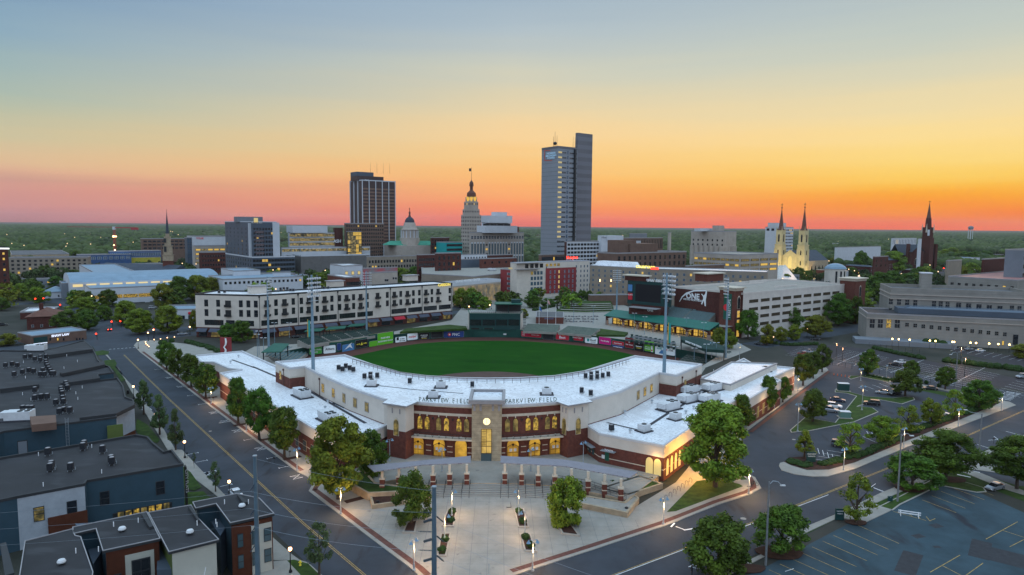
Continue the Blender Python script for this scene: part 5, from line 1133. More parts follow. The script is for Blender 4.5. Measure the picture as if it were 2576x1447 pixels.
for x in(1384,1395,1405.5,1420,1430.5,1440.5):
    for k in range(5):window(HN,A,B,upx(A,B,x,690),hz-9.3-k*3.9,1.2,2.4,'lit' if(x==1405.5 and k<4)else 'sky','wpan','sash',out=.35)
for x in(1374.5,1449.5,1461,1469.5,1477.5):
    for k in range(6 if x>1455 else 5):window(HN,A,B,upx(A,B,x,690),hz-5.6-k*3.8,1.2,2.0,'sky','coping','sash')
for k in range(5):
    for x in(1338,1346,1354,1362):window(HN,A,B,upx(A,B,x,690),hz-9.6-k*4.0,2.2,2.6,'room' if(k==0 and x<1345)else 'sky','green','sash')
for x in(1376,1386,1396,1405):window(HN,A,B,upx(A,B,x,670),hz-3.6,2.6,2.0,'room','dark','cross')
for x in(1325,1338,1350,1362):window(HN,A,B,upx(A,B,x,670),hz-4.4,3.2,3.2,'glass','dark','cross')
b=MB();c=lerp(A,B,.12);b.box(c[0]+n_[0]*4,c[1]+n_[1]*4,hz-5.2,22,3.4,.4,R(37));b.box(c[0]+n_[0]*4,c[1]+n_[1]*4,hz-.5,24,4,.4,R(37));b.build('terrace_roof','coping',HN)
wtext('Hampton',HN,A,B,1439,651,3.2,mk('neon_red',(.6,.02,.02),.5,0,emit=(1,.06,.03),es=2.2),bold=.1)
wtext('ROOFTOP',HN,A,B,1379,694 if 0 else 677,.01,'whitel')
RB,RP,rz_=gb('hotel_red_wing','lower red brick hotel wing with four rows of windows left of the grey hotel tower',1301,680,507,1259,1303,'hred','roofg',cat='hotel',par=.5)
A,B=RP[3],RP[0]
for k in range(4):wrect(RB,A,B,1276,1293,687+k*12.2,693+k*12.2,'glassb','wpan','cross')
b=MB();p=wallpt(A,B,1293,676);b.box(p[0],p[1],rz_,8,.4,2.6,dirn(A,B));SG=b.build('rooftop_sign','dark',RB);text('ROOFTOP',SG,(p[0]-.1,p[1]-.45,rz_+.6),0,1.7,'litp',ext=.05,bold=.06)
# long second hotel
P1,P2,P3=G(1484,667,26),G(1660,676,26),G(1930,684,26)
CY_,cP=bld('long_hotel','long tan brick hotel with lattice frieze and yellow roof sign behind the scoreboard','hotel',[P1,P2,P3,(P3[0]+8,P3[1]+20),(P2[0]+4,P2[1]+22),(P1[0]+5,P1[1]+22)],25.4,'tan','roofw',par=.6)
for A,B,n in((cP[0],cP[1],11),(cP[1],cP[2],15)):grid(CY_,A,B,n,7,3.6,5,1.6,1.8,'sky','coping','sash',.04)
wtext('COURTYARD',CY_,cP[0],cP[1],1624,675,2.5,mk('yellow_letters2',(.6,.5,.1),.5,0,emit=(1,.8,.12),es=1.3),bold=.1);wtext('HOTEL',CY_,cP[0],cP[1],1649,675.5,2.0,'red',bold=.05)if 0 else None
p=wallpt(cP[0],cP[1],1645,675.5);b=MB();b.box(p[0]+.3,p[1]-.5,25.2,6,.3,1.5,dirn(cP[0],cP[1]));b.build('red_sign','neon_red' if 'neon_red' in M else MATS['neon_red'],CY_)
b=MB();q=lerp(cP[0],cP[1],.35);b.box(q[0]+5,q[1]+14,25.4,34,10,3.4,dirn(cP[0],cP[1]),top=.86);b.build('raised_roof','roofw',CY_)
for x in(1509,1537):p=wallpt(cP[0],cP[1],x,705);b=MB();b.box(p[0],p[1]-.3,p[2]-1,.5,.4,1.6);b.build('wall_lamp','bulb',CY_)
gb('low_annex','low white roofed annex below the long tan hotel',1486,742,470,1480,1580,'brown','roofw',a=12,par=.5)
# convention hall
GWp=[G(1140,772),G(1259,756)];a_=dirn(*GWp);nv=(-math.sin(a_),math.cos(a_))
zt_=AT(1140,713,GWp[0][1])[1]
hall=[GWp[0],GWp[1],(GWp[1][0]+nv[0]*14,GWp[1][1]+nv[1]*14),(GWp[0][0]+nv[0]*14,GWp[0][1]+nv[1]*14)]
GW,gP=bld('convention_center','tan convention hall with a lit glass front and white lettering','convention center',hall,zt_-2,'limest','roofg',par=2,cop='wpan')
L=math.hypot(gP[1][0]-gP[0][0],gP[1][1]-gP[0][1])
for k in range(6):window(GW,gP[0],gP[1],L*(k+.5)/6,1,L/6-.8,zt_-4,glow('hall_glow',(.05,.05,.04),(.8,.5,.16),.35,.25)if 'hall_glow' not in bpy.data.materials else bpy.data.materials['hall_glow'],'wpan','band')
wtext('GRAND WAYNE CENTER',GW,gP[0],gP[1],1177,708.5,2.3,'whitel',bold=.05)
P=[G(1062,690,17),G(1190,697,17),G(1262,690,17),G(1310,668,17),G(1150,664,17),G(1060,674,17)]
GB,gb_=bld('convention_center_roof_block','broad pale brown flat roofed block behind the glass hall','convention center',P,17,'tan','conc',par=.6)
gb_top=MB()
units('big',[(1114,673,'dark low unit at the left of the broad brown hall roof'),(1238,681,'pale unit at the front of the broad brown hall roof'),(1275,684,'long pale unit at the front of the broad brown hall roof'),(1218,670,'dark low unit at the back of the broad brown hall roof')],17,20,'units on the convention hall roof')
# --- downtown
SK,P,z=gb('residential_tower','grey twelve storey apartment tower with pale corner and roof crest',634.4,557,700,565.6,696,'bluep','roofg',cat='apartment tower',par=.8,
   wins=[('l',7,11,9,4.35,1.9,2.4,'glass','plain',.02),('r',8,11,9,4.35,2.2,2.4,'glass','sash',.03)],cop='wpan')
roofbox(SK,P,z,.45,.5,26,16,5,'greyp');b=MB();q=lerp(P[3],P[0],.93);b.box(q[0]+3,q[1]-1.0,0,9,1.4,z-2,R(37));b.build('pale_corner','wpan',SK)
q=wallpt(P[0],P[1],645,548);b=MB();b.box(q[0],q[1]-1.5,z-1,4,.5,4.5,R(37));b.build('crest_sign','litp',SK)
wtext('NorthEdge Bank',SK,P[0],P[1],646,562,1.6,'whitel')
A,B=P[0],P[1];L=math.hypot(B[0]-A[0],B[1]-A[1]);b=MB();q=lerp(A,B,.97);b.box(q[0],q[1]-.5,0,7,1.2,z-1,R(37));b.build('pale_corner','wpan',SK)
for k in range(10):window(SK,A,B,L*.28,z-12-k*4.35,8.5,2.2,mk('panel_brown',(.07,.03,.03),.6,0),'wpan','band',out=.3)
gb('tower_podium','white edged four storey podium around the grey apartment tower',634.4,646,692,563,742,'bluep','roofg',cop='wpan',wins=[('l',12,3,5.5,4.6,2.0,2.6,'glass','sash',.05),('r',14,3,5.5,4.6,3.0,2.6,'glass','sash',.05)],par=1.2)
AS,P,z=gb('glass_office','low glass office block with lit floors and a brown sign tower',727,584,760,724,858,'wpan','roofw',cat='office building',par=1,wins=[('r',6,4,5.2,5.0,-.98,3.4,'office','band',0)])
roofbox(AS,P,z,.35,.5,40,20,7,'wpan');q=P[1];b=MB();b.box(q[0]-3,q[1]-2,0,9,6,z+5,R(37));ST=b.build('sign_tower','brickd',AS);text('ASH',ST,(q[0]-2.5,q[1]-7.8,z-12),R(37),5,'whitel',bold=.15)
gb('glass_atrium','lit glass atrium beside the brown sign tower',873,582,770,871,910,'dark','roofg',par=.5,wins=[('r',5,6,5,4.6,-.96,4.2,'office','cross',.3)])
gb('parking_podium','wide podium with glazed top floor below the glass office',708,622,735,705,931,'wpan','grass',par=.8,wins=[('r',10,1,5,4,-.96,3,'office','band',0)])
gb('louvred_garage','long grey louvred garage front below the glass office',757.5,642,722,735,930,'louv','roofg',cop='wpan',par=1.5)
LN,P,z=gb('tan_office_block','ten storey brown office block in front of the dark bank tower',869,561,790,866,966,'brown','roofg',cat='office building',wins=[('r',17,11,4.6,4.3,1.7,2.2,'glass','plain',.01)],par=1)
PN,P,z=gb('dark_bank_tower','tall dark bronze office tower with white vertical ribs',910.9,452,820,881.6,993.5,'pnc','roofg',cat='skyscraper',par=1.2,cop='wpan')
A,B=P[0],P[1];L=math.hypot(B[0]-A[0],B[1]-A[1]);A3,B3=P[3],P[0];L3=math.hypot(B3[0]-A3[0],B3[1]-A3[1])
M['bronzeglass']=mk('bronze_glass',(.2,.11,.075),.35,0,spec=.6)
for k in range(24):
    for i in range(5):window(PN,A,B,L*(i+.5)/5,z-11.5-k*4.05,L/5-1.6,1.9,'bronzeglass','pnc','band')
b=None
for i in range(6):b=MB();q=lerp(A,B,i/5);b.box(q[0]+.3,q[1]-.5,8,.8,.9,z-8,R(37));b.build('rib','wpan',PN)
for i in range(3):b=MB();q=lerp(A3,B3,(i+.02)/3);b.box(q[0]-.5,q[1]-.4,8,1.1,1.1,z-8,R(37));b.build('rib','wpan',PN)
roofbox(PN,P,z,.35,.55,34,20,5,'pnc');roofbox(PN,P,z,.22,.62,22,18,10,'bluep');wtext('PNC',PN,A,B,922,455.5,2.6,'whitel',off=.7)
for t in(.2,.3,.4,.5):mast(PN,P[0][0]+26*t*3-10,P[0][1]+22,z+9,13)
gb('bank_tower_base','white columned base building at the foot of the dark tower',966,612,815,964,997,'wpan','roofg',wins=[('r',8,1,20,5,2.0,17,'glass')])
# courthouse
def dome_house():
    x0,zb=AT(1030.2,617,800);r=thing('courthouse','stone courthouse with a green dome, lit clocks and copper roofs','courthouse',(x0,800,0));k=800/F
    def zz(py):return AT(1030.2,py,800)[1]
    b=MB();b.box(x0-3,800+8,0,84*k,45,zz(617),R(37));b.build('wall','limest',r)
    for s in(-1,1):
        b=MB();c=(x0+s*15,802+s*5);b.prism([(c[0]-13,c[1]-8),(c[0]+13,c[1]-8),(c[0]+13,c[1]+8),(c[0]-13,c[1]+8)],zz(617),zz(616));b.box(c[0],c[1],zz(616),30,14,4.5,R(20),top=.45);b.build('roof','copper',r)
    b=MB();b.cyl(x0,802,zz(640),zz(598),118*k/4.793*.5*2.03,n=8);b.cyl(x0,802,zz(598),zz(579),21*k,n=16);b.build('drum','limest',r)
    for i in range(14):t=math.pi*2*i/14;b=MB();b.cyl(x0+21.5*k*math.cos(t),802+21.5*k*math.sin(t),zz(598),zz(580),.55,n=6);b.build('column','wpan',r)
    b=MB();b.lathe(x0,802,[(23*k,zz(579)),(23*k,zz(577)),(19*k,zz(576)),(16*k,zz(568)),(14*k,zz(561)),(13*k,zz(560))],16);b.build('upper_drum','limest',r)
    b=MB();R0=12.4*k;b.lathe(x0,802,[(R0*math.cos(t),zz(560)+R0*1.15*math.sin(t))for t in[math.pi/2*i/7 for i in range(8)]],16);b.build('dome','slate',r)
    b=MB();b.lathe(x0,802,[(3.4*k,zz(547)),(3.4*k,zz(543)),(2*k,zz(542)),(2*k,zz(537)),(2.8*k,zz(536)),(.4,zz(531)),(.25,zz(528)),(.7,zz(526)),(.1,zz(522.5))],8);b.build('lantern','tile',r)
    for dx,y in((-12.5,571.5),(11.5,571.5)):
        b=MB();b.cyl(0,0,0,.4,3.3*k,n=14);o=b.build('clock',MATS['clock_face'],r);o.location=(dx*k,802-800-12.6*k,zz(y));o.rotation_euler=(R(90),0,R(-25 if dx<0 else 25))
dome_house()
gb('red_brick_block','square red brick office block right of the courthouse',1085,597,780,1083,1130,'brickd','roofg',wins=[('r',7,6,5,4.2,1.8,2.2,'glass','plain',.06)])
gb('teal_banded_block','low building with teal bands',1123,609,765,1122,1163,'teal','roofg',wins=[('r',1,2,5,5,-.97,2.6,'glass','band',0)])
# stepped tower
LT=thing('stepped_stone_tower','slender stepped stone tower with golden lit crown and flag','skyscraper',(AT(1180,640,790)[0],790,0))
for i,(xl_,xr_,y0,y1)in enumerate(((1160,1210.5,540.5,640),(1163.8,1206.5,526,541),(1167.3,1203.2,507,526),(1171,1200,495.5,507),(1177,1194,490,496))):
    P,z=quadgrid(xl_+(xr_-xl_)*.43,y0,790-i*0+i*1.5,xl_,xr_,37);_,zb=quadgrid(xl_+(xr_-xl_)*.43,y1,790+i*1.5,xl_,xr_,37);b=MB();b.prism(P,0 if i==0 else zb-1,z,0);b.build('tier','limest',LT)
    for A,B,n in((P[0],P[1],7-i),(P[3],P[0],5-i)):
        if n<2:continue
        L=math.hypot(B[0]-A[0],B[1]-A[1]);h=z-max(zb,18)
        for k in range(n):
            for j in range(int(h/4.4)):window(LT,A,B,L*(k+.5)/n,z-4-j*4.4,L/n*.42,2.4,'glass' if not(i in(2,3)and k==n//2)else 'lit','limest')
x_,z_=AT(1185.5,490,797);b=MB();b.lathe(x_,800,[(5.5,z_-2),(5,z_+2),(3,z_+4),(2.2,z_+5)],8);b.lathe(x_,800,[(1.8,z_+5),(1.8,z_+10),(2.6,z_+10),(2.2,z_+14),(.2,z_+17)],8);b.build('lantern','tile',LT);mast(LT,x_,800,z_+16,16,.25);b=MB();b.box(x_-1.6,800,z_+27,2.6,.1,3.4);b.build('flag','dark',LT)
WC[LT]=0
for y,w in((499,3.4),(503,2.2)):
    for dx in(-9,0,9):x2,z2=AT(1185.5+dx,y,783);b=MB();b.box(x2,786,z2-1.5,w,.4,3.2);b.build('lit_niche','lit',LT)
OB,P,z=gb('white_rear_office','white office block behind the columned municipal building',1214,559,930,1211,1285,'wpan','roofg',wins=[('r',4,4,5,6,-.92,3,'glass','band',.02)]);roofbox(OB,P,z,.5,.5,40,20,9,'wpan');roofbox(OB,P,z,.6,.5,18,12,14,'wpan')
gb('brick_loft_block','red brick block behind the municipal building',1286,570,900,1284,1306,'brick','roofg',wins=[('r',3,3,5,5,2.4,2.4)])
CZ,P,z=gb('columned_municipal_building','pale nine storey building with tall dark glass strips between columns',1184,584,740,1180,1318,'limest','roofg',cat='office building',par=1)
A,B=P[0],P[1];L=math.hypot(B[0]-A[0],B[1]-A[1])
for k in range(19):
    if k in(5,13):
        for j in range(6):window(CZ,A,B,L*(k+.5)/19,z-15-j*5,3.0,2.2,'glass' if j!=1 else 'lit','limest','cross')
    else:window(CZ,A,B,L*(k+.5)/19,6,L/19*.62,z-17,'glassb','wpan','cross')
    window(CZ,A,B,L*(k+.5)/19,z-7.5,2.8,3.4,'glass','wpan','cross')
roofbox(CZ,P,z,.5,.5,44,16,7,'wpan')
# tallest tower
SU,P,z=gb('tall_steel_tower','tallest blue grey steel office tower with strip windows and lit sign',1404,367,690,1363,1453,'summit','roofg',cat='skyscraper',par=2.5,cop='summitd')
A,B=P[0],P[1];L=math.hypot(B[0]-A[0],B[1]-A[1])
for k in range(25):
    zz=z-7-k*4.95
    window(SU,A,B,L*.11,zz,L*.18,1.7,'litp' if k<18 else 'glass','summit','band');window(SU,A,B,L*.32,zz,L*.2,1.5,'glass','summit','band');window(SU,A,B,L*.78,zz,L*.38,1.5,'glass','summit','band')
    window(SU,A,B,L*.5,zz-.6,L*.09,3.6,'sky','summitd')
b=MB();q=P[1];P2_,z2=quadgrid(1454,334,715,1448,1491,37);b.prism(P2_,0,z2,0);b.build('elevator_shaft','summitd',SU);b=MB();q=P[1];b.box(q[0]-3.5,q[1]-2.0,0,2,5,z-2,R(37));b.build('recess','dark',SU)
A3,B3=P[3],P[0];SGN=MB();
for t_,y in(('INDIANA',381.5 if 0 else 388),('MICHIGAN',394),('POWER',400)):wtext(t_,SU,A3,B3,1387,y,2.7,mk('blue_white_letters',(.5,.7,.85),.5,0,emit=(.4,.7,.95),es=.12),off=.5,bold=.05,sx=1.25)
fr=wallpt(A3,B3,1383,392);
for(x0,y0,x1,y1)in((1369,379,1369,404),(1369,404,1388,404),(1369,379,1384,379)):
    p,q=wallpt(A3,B3,x0,y0),wallpt(A3,B3,x1,y1);b=MB();b.tube([(p[0]+.4,p[1]-.6,p[2]),(q[0]+.4,q[1]-.6,q[2])],.35,4);b.build('sign_frame',mk('sign_red',(.35,.05,.03),.5,0,emit=(.5,.06,.03),es=.2),SU)
wrect(SU,A3,B3,1373,1402,370,374,'glassb','summitd','band')
for px,h in((1396,17),(1392,12),(1401,13)):x_,z_=AT(px,366,715);mast(SU,x_,715,z_-3,h,.3)
for px in(1441,1446,1450):x_,z_=AT(px,370,715);mast(SU,x_,712,z_-3,13,.2)
x_,z_=AT(1397,362,700);b=MB();b.ball(x_,705,z_+1,1.8);b.build('dish','dark',SU)
# white grid hotel
HT,P,z=gb('white_grid_hotel','long white hotel with a regular grid of dark windows before the tallest tower',1426,607,620,1420,1612,'wpan','roofg',cat='hotel',par=.8,wins=[('r',24,8,4.2,3.6,-.8,2.1,'glass','sash',.03)],bl={3:[(60,'brickd')]})
A,B=P[0],P[1];u0,u1=upx(A,B,1505,620),upx(A,B,1526,620);L=math.hypot(B[0]-A[0],B[1]-A[1]);q=lerp(A,B,(u0+u1)/2/L);b=MB();b.box(q[0]+1,q[1]-.5,0,u1-u0,5,z+5,R(37));EL=b.build('lift_tower','wpan',HT);b=MB();b.box(q[0]+9,q[1]+9,z,22,12,5,R(37));b.build('penthouse','wpan',HT);wtext('Hilton',HT,A,B,1513,599.5,2.6,'tblack',off=3.5)
# (blue letters on the white lift tower)
gb('brown_slatted_block','dark brown block with vertical slats behind the white hotel',1560,598,760,1556,1668,'brown','roofg',wins=[('r',26,1,13,5,1.0,11,'glass')]);gb('grey_cube_building','plain grey block above the brown slatted one',1585,587,830,1583,1628,'greyp','roofg')
EM,P,z=gb('brick_theatre','tan brick theatre building with tall arched upper windows',1550,636,560,1548,1727,'brown','roofg',cat='theatre',par=1,wins=[('r',14,2,6.5,5.5,2.4,3.4,'glass','cross',.02)]);roofbox(EM,P,z,.4,.5,34,18,7,'brown','stage_tower');roofbox(EM,P,z,.2,.5,20,14,10,'brown','stage_tower')
gb('white_curved_roof_hall','hall with a pale curved roof right of the brick theatre',1728,668,520,1724,1822,'brown','roofg',wins=[])
ML,P,z=gb('grain_mill','huge grey concrete grain mill with ribbed silos',1825.2,581,900,1738.7,1853,'limest','roofg',cat='mill',par=1.5,wins=[('l',7,2,14,6,2.2,2.6)])
for A,B,n in((P[3],P[0],7),(P[0],P[1],5)):
    for k in range(n):q=lerp(A,B,(k+.5)/n);b=MB();L=math.hypot(B[0]-A[0],B[1]-A[1]);b.cyl(q[0],q[1],0,z-20,L/n*.52,n=10);b.build('silo','limest',ML)
roofbox(ML,P,z,.3,.3,12,10,7,'limest');roofbox(ML,P,z,.4,.6,50,10,3,'wpan')
WO,P,z=gb('white_tower_block','white tower block with checkered windows behind the cathedral spires',1964,571,850,1925.4,1996.3,'wpan','roofg',cat='office building',wins=[('r',9,12,5,3.9,1.9,2.0,'glass'),('l',3,1,5,4,4,3,'glass')]);roofbox(WO,P,z,.3,.5,18,14,5,'wpan')
# cathedral
def spire(b,x,y,z0,r,h,n=8,mi=0):b.cyl(x,y,z0,z0+h,r,.12,n,mi)
def cathedral():
    a=R(37);c,s=math.cos(a),math.sin(a);Yc=765;x0=AT(2018.5,660,Yc)[0];r=thing('twin_spire_cathedral','floodlit yellow stone cathedral with two tall dark spires','cathedral',(x0,Yc,0))
    f=lambda u,v:(x0+c*u-s*v,Yc+s*u+c*v)
    vL=upx(f(0,0),f(0,10),1963,620);zz=lambda py:AT(2018,py,Yc)[1];zs,zt=zz(617),zz(580)
    for v in(0,vL):
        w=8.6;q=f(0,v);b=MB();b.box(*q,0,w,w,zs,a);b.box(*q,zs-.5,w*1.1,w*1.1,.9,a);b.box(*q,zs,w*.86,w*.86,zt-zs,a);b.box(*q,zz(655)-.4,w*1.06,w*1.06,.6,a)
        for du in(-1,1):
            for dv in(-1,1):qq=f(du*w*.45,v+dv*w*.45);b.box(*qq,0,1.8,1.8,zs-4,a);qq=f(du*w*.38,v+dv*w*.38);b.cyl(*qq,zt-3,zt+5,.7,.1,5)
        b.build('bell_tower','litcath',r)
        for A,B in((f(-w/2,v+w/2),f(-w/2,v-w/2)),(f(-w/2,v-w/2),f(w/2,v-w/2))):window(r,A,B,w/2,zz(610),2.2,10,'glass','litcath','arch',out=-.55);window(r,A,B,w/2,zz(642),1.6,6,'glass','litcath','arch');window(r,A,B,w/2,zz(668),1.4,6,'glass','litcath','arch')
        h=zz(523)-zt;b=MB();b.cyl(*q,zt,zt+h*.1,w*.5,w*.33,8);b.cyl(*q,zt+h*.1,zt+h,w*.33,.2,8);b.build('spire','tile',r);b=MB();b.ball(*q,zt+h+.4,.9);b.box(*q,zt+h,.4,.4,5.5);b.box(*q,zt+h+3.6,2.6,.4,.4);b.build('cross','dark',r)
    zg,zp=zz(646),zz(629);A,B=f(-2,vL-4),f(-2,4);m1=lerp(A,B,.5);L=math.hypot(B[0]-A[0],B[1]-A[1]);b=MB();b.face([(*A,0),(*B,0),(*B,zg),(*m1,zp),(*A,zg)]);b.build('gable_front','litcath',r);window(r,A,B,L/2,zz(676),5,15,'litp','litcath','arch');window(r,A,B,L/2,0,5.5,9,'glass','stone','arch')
    A,B,C,D=f(0,-2),f(52,-2),f(52,vL+2),f(0,vL+2);ze,zr=zz(657),zp-1;m1,m2=lerp(A,D,.5),lerp(B,C,.5);b=MB()
    b.face([(*A,0),(*B,0),(*B,ze),(*A,ze)]);b.face([(*B,0),(*C,0),(*C,ze),(*m2,zr),(*B,ze)]);b.face([(*D,0),(*A,0),(*A,ze),(*m1,zr),(*D,ze)]);b.build('nave_wall','stone',r)
    b=MB();b.face([(*A,ze),(*B,ze),(*m2,zr),(*m1,zr)]);b.face([(*m1,zr),(*m2,zr),(*C,ze),(*D,ze)]);b.build('roof','slate',r);grid(r,A,B,6,4,5,1,2.4,9,'glass','stone','arch',ma=5)
    return f,vL
cf,cv=cathedral()
for v in(-5,8,cv/2,cv-8,cv+5):q=cf(-24,v);LAMP.append((q[0],q[1],8,7000,(1,.76,.3),1.0))
for v in(-14,):
    for u in(0,14):q=cf(u,v);LAMP.append((q[0],q[1],3,6000,(1,.76,.3),1.0))
def brick_church():
    x0,_=AT(2332,620,900);r=thing('brick_church','dark red brick church with one very tall pointed steeple','church',(x0,900,0));zz=lambda y:AT(2332,y,900)[1];k=900/F
    b=MB();b.box(x0,900,0,22*k,22*k,zz(598),R(37));b.box(x0,900,zz(598),18*k,18*k,zz(572)-zz(598),R(37));b.cyl(x0,900,zz(572),zz(549),7.5*k,6*k,8);b.build('tower','brickd',r)
    for s in(-1,1):
        for q in(-1,1):b=MB();b.cyl(x0+s*9*k,900+q*9*k,zz(585),zz(563),1.2,.2,5);b.build('pinnacle','band',r)
    b=MB();b.cyl(x0,900,zz(549),zz(512),5.2*k,.3,8);b.build('steeple','tile',r);b=MB();b.box(x0,900,zz(512),.3,.3,zz(505)-zz(512));b.box(x0,900,zz(508),3,.3,.4);b.build('cross','dark',r)
    for i in(0,1):A=(x0-8.5*k*1.2,900-3);b=MB();b.box(x0-3-i*.1,900-12.5*k,zz(593),2.6,.5,zz(578)-zz(593));b.build('belfry_window','wpan',r)if i==0 else None
    A=(AT(2268,640,905)[0],905);w=88*k
    b=MB();b.box(A[0]+w/2-2,905+12,0,w,22,zz(642));b.build('nave_wall','brickd',r);b=MB();X0,X1=A[0]-3,A[0]+w;b.face([(X0,904,zz(643)),(X1,904,zz(643)),(X1,917,zz(616)),(X0,917,zz(616))]);b.face([(X1,930,zz(643)),(X0,930,zz(643)),(X0,917,zz(616)),(X1,917,zz(616))]);b.build('roof','slate',r)
    for X in(AT(2284,620,903)[0],AT(2318,620,903)[0],AT(2353,620,903)[0]):b=MB();b.box(X,902,0,3,4,zz(614));b.build('buttress','brickd',r)
    b=MB();X0,X1=AT(2290,640,898)[0],AT(2318,640,898)[0];b.prism([(X0,893),(X1,893),(X1,905),(X0,905)],0,zz(633));b.face([(X0,893,zz(633)),(X1,893,zz(633)),((X0+X1)/2,896,zz(618))]);b.build('transept','brickd',r);b=MB();m_=((X0+X1)/2,906,zz(618));b.face([(X0-1,892,zz(634)),((X0+X1)/2,892,zz(617)),((X0+X1)/2,908,zz(617)),(X0-1,908,zz(634))]);b.face([((X0+X1)/2,892,zz(617)),(X1+1,892,zz(634)),(X1+1,908,zz(634)),((X0+X1)/2,908,zz(617))]);b.build('transept_roof','slate',r)
    window(r,(X0,893),(X1,893),(X1-X0)*.35,8,3,9,'glass','band','arch');window(r,(X0,893),(X1,893),(X1-X0)*.65,8,3,9,'glass','band','arch')
brick_church()
gb('small_white_steeple_church','small slim pale turret beside the brick church',2312,600,880,2309,2319,'wpan','slate',wins=[])
# left steeple church
def left_church():
    x0,_=AT(423,640,640);r=thing('white_steeple_church','church with white tiered tower and slender dark steeple above blue slate roofs','church',(x0,640,0));zz=lambda y:AT(423,y,640)[1];k=640/F
    for w,y0,y1,mt_ in((31,760,656,'brick'),(30,656,641,'stone'),(25,641,618,'stone'),(18,618,595,'stone'),(11,595,588,'stone')):
        b=MB();b.box(x0,640,max(0,zz(y0)),w*k*.75,w*k*.75,zz(y1)-max(0,zz(y0)),R(20));b.box(x0,640,zz(y1)-.5,w*k*.83,w*k*.83,.5,R(20));b.build('tower_tier',mt_,r)
    b=MB();b.cyl(x0,640,zz(588),zz(532),4.2*k,.1,8);b.build('steeple','copper' if 0 else 'slate',r);b=MB();b.box(x0,640,zz(532),.2,.2,2);b.build('cross','dark',r)
    for y,h in((628,5),(605,4)):b=MB();b.box(x0-.5,640-11*k,zz(y)-2,2.2,.6,h);b.build('louvre','dark',r)
    A=G(251,690,0);X0=AT(251,660,660)[0];X1=AT(444,660,630)[0];ze,zr=AT(300,681,640)[1],AT(300,662,655)[1]
    b=MB();b.prism([(X0,652),(X1,622),(X1+8,640),(X0+8,675)],0,ze);b.build('nave_wall','brick',r);b=MB();b.face([(X0,651,ze),(X1,621,ze),(X1+4,631,zr),(X0+4,663,zr)]);b.face([(X0+4,663,zr),(X1+4,631,zr),(X1+8,641,ze),(X0+8,676,ze)]);b.face([(X1,621,ze),(X1+8,641,ze),(X1+4,631,zr)]);b.build('roof','slate',r)
left_church()
# left-hand blocks
BT,P,z=gb('brick_tower_block','dark red brick tower at the left edge with a white lit roof sign',-45,625,500,-50,20,'brickd','roofg',wins=[('r',3,7,5,4,1.5,1.9,'glass','plain',.1)]);p=AT(6,623,505);b=MB();b.box(p[0]-8,505,p[1],26,.5,.8);SG=b.build('sign_frame','dark',BT);text('KELLER',SG,(p[0]-8,504.5,p[1]+.6),0,3.6,mk('white_lit_sign',(.8,.8,.8),.5,0,emit=(1,.97,.95),es=1.1),bold=.1)
b=MB();b.box(p[0]-6,505,p[1]-1.2,22,.4,1.0);b.build('sign_bar',MATS['white_lit_sign'],SG)
TA,P,z=gb('tan_apartments','long tan four storey apartment building on the left',22,648,660,16,221,'tan','roofg',a=25,cat='apartment building',wins=[('r',14,4,4.5,3.8,2.2,2.0,'glass','sash',.05)])
gb('rear_apartment_block','second tan block with a brown band behind the long tan apartments',30,640,740,26,174,'tan','roofg',bl={'all':[(14,'tan'),(60,'stone')]})
CN,P,z=gb('framed_construction_block','blue framed unfinished block with yellow sheathing',277,632,800,272,405,'bluef','roofw',cat='construction site',wins=[('r',14,2,6,6,4,3.6,'sky','cross',.02,'wpan')],bl={'all':[(9,mk('yellow_sheathing',(.5,.42,.05),.8,.1)),(60,'bluef')]})if 0 else gb('framed_construction_block','blue framed unfinished block with white sheathing',277,632,800,272,405,'bluef','roofw',cat='construction site',wins=[('r',14,2,6,6,4,3.6,'sky','cross',.02,'wpan')])
gb('framed_construction_wing','low wing of the blue framed construction with white roof',196,641,770,192,330,'bluef','roofw',wins=[('r',9,1,6,5,4,3.4,'sky','cross',0,'wpan')],cat='construction site')
M['sheath']=mk('yellow_sheathing',(.42,.36,.04),.8,.15,.3)
gb('yellow_sheathed_base','yellow sheathed ground storey below the blue framed block',220,649,780,215,404,'sheath','roofg',wins=[])
gb('dark_office_left','dark brown office block behind the white steeple',358,600,900,353,472,'brown','roofg',wins=[('r',10,3,5,4.5,4,2,'glass')])
ST_,P,z=gb('white_star_building','white windowless building with a small star sign left of the grey tower',487,594,800,470,567,'wpan','roofg',wins=[]);wtext('*STAR',ST_,P[0],P[1],503,602,3,'tred',bold=.05)
gb('open_parking_deck','parking deck with lit levels below the white star building',489,618,790,484,568,'limest','conc',wins=[('r',5,4,6,5,-.85,2.2,'office','plain',.4)]);gb('glass_corner_block','narrow blue glass block left of the white star building',470,597,805,464,487,'bluep','roofg',wins=[('r',3,5,7,6,-.7,5,'sky')])
gb('red_brick_mill','long red brick building before the grey tower',505,634,640,500,567,'brickd','roofg',wins=[('r',9,4,5,4.2,-.6,2,'glass')])
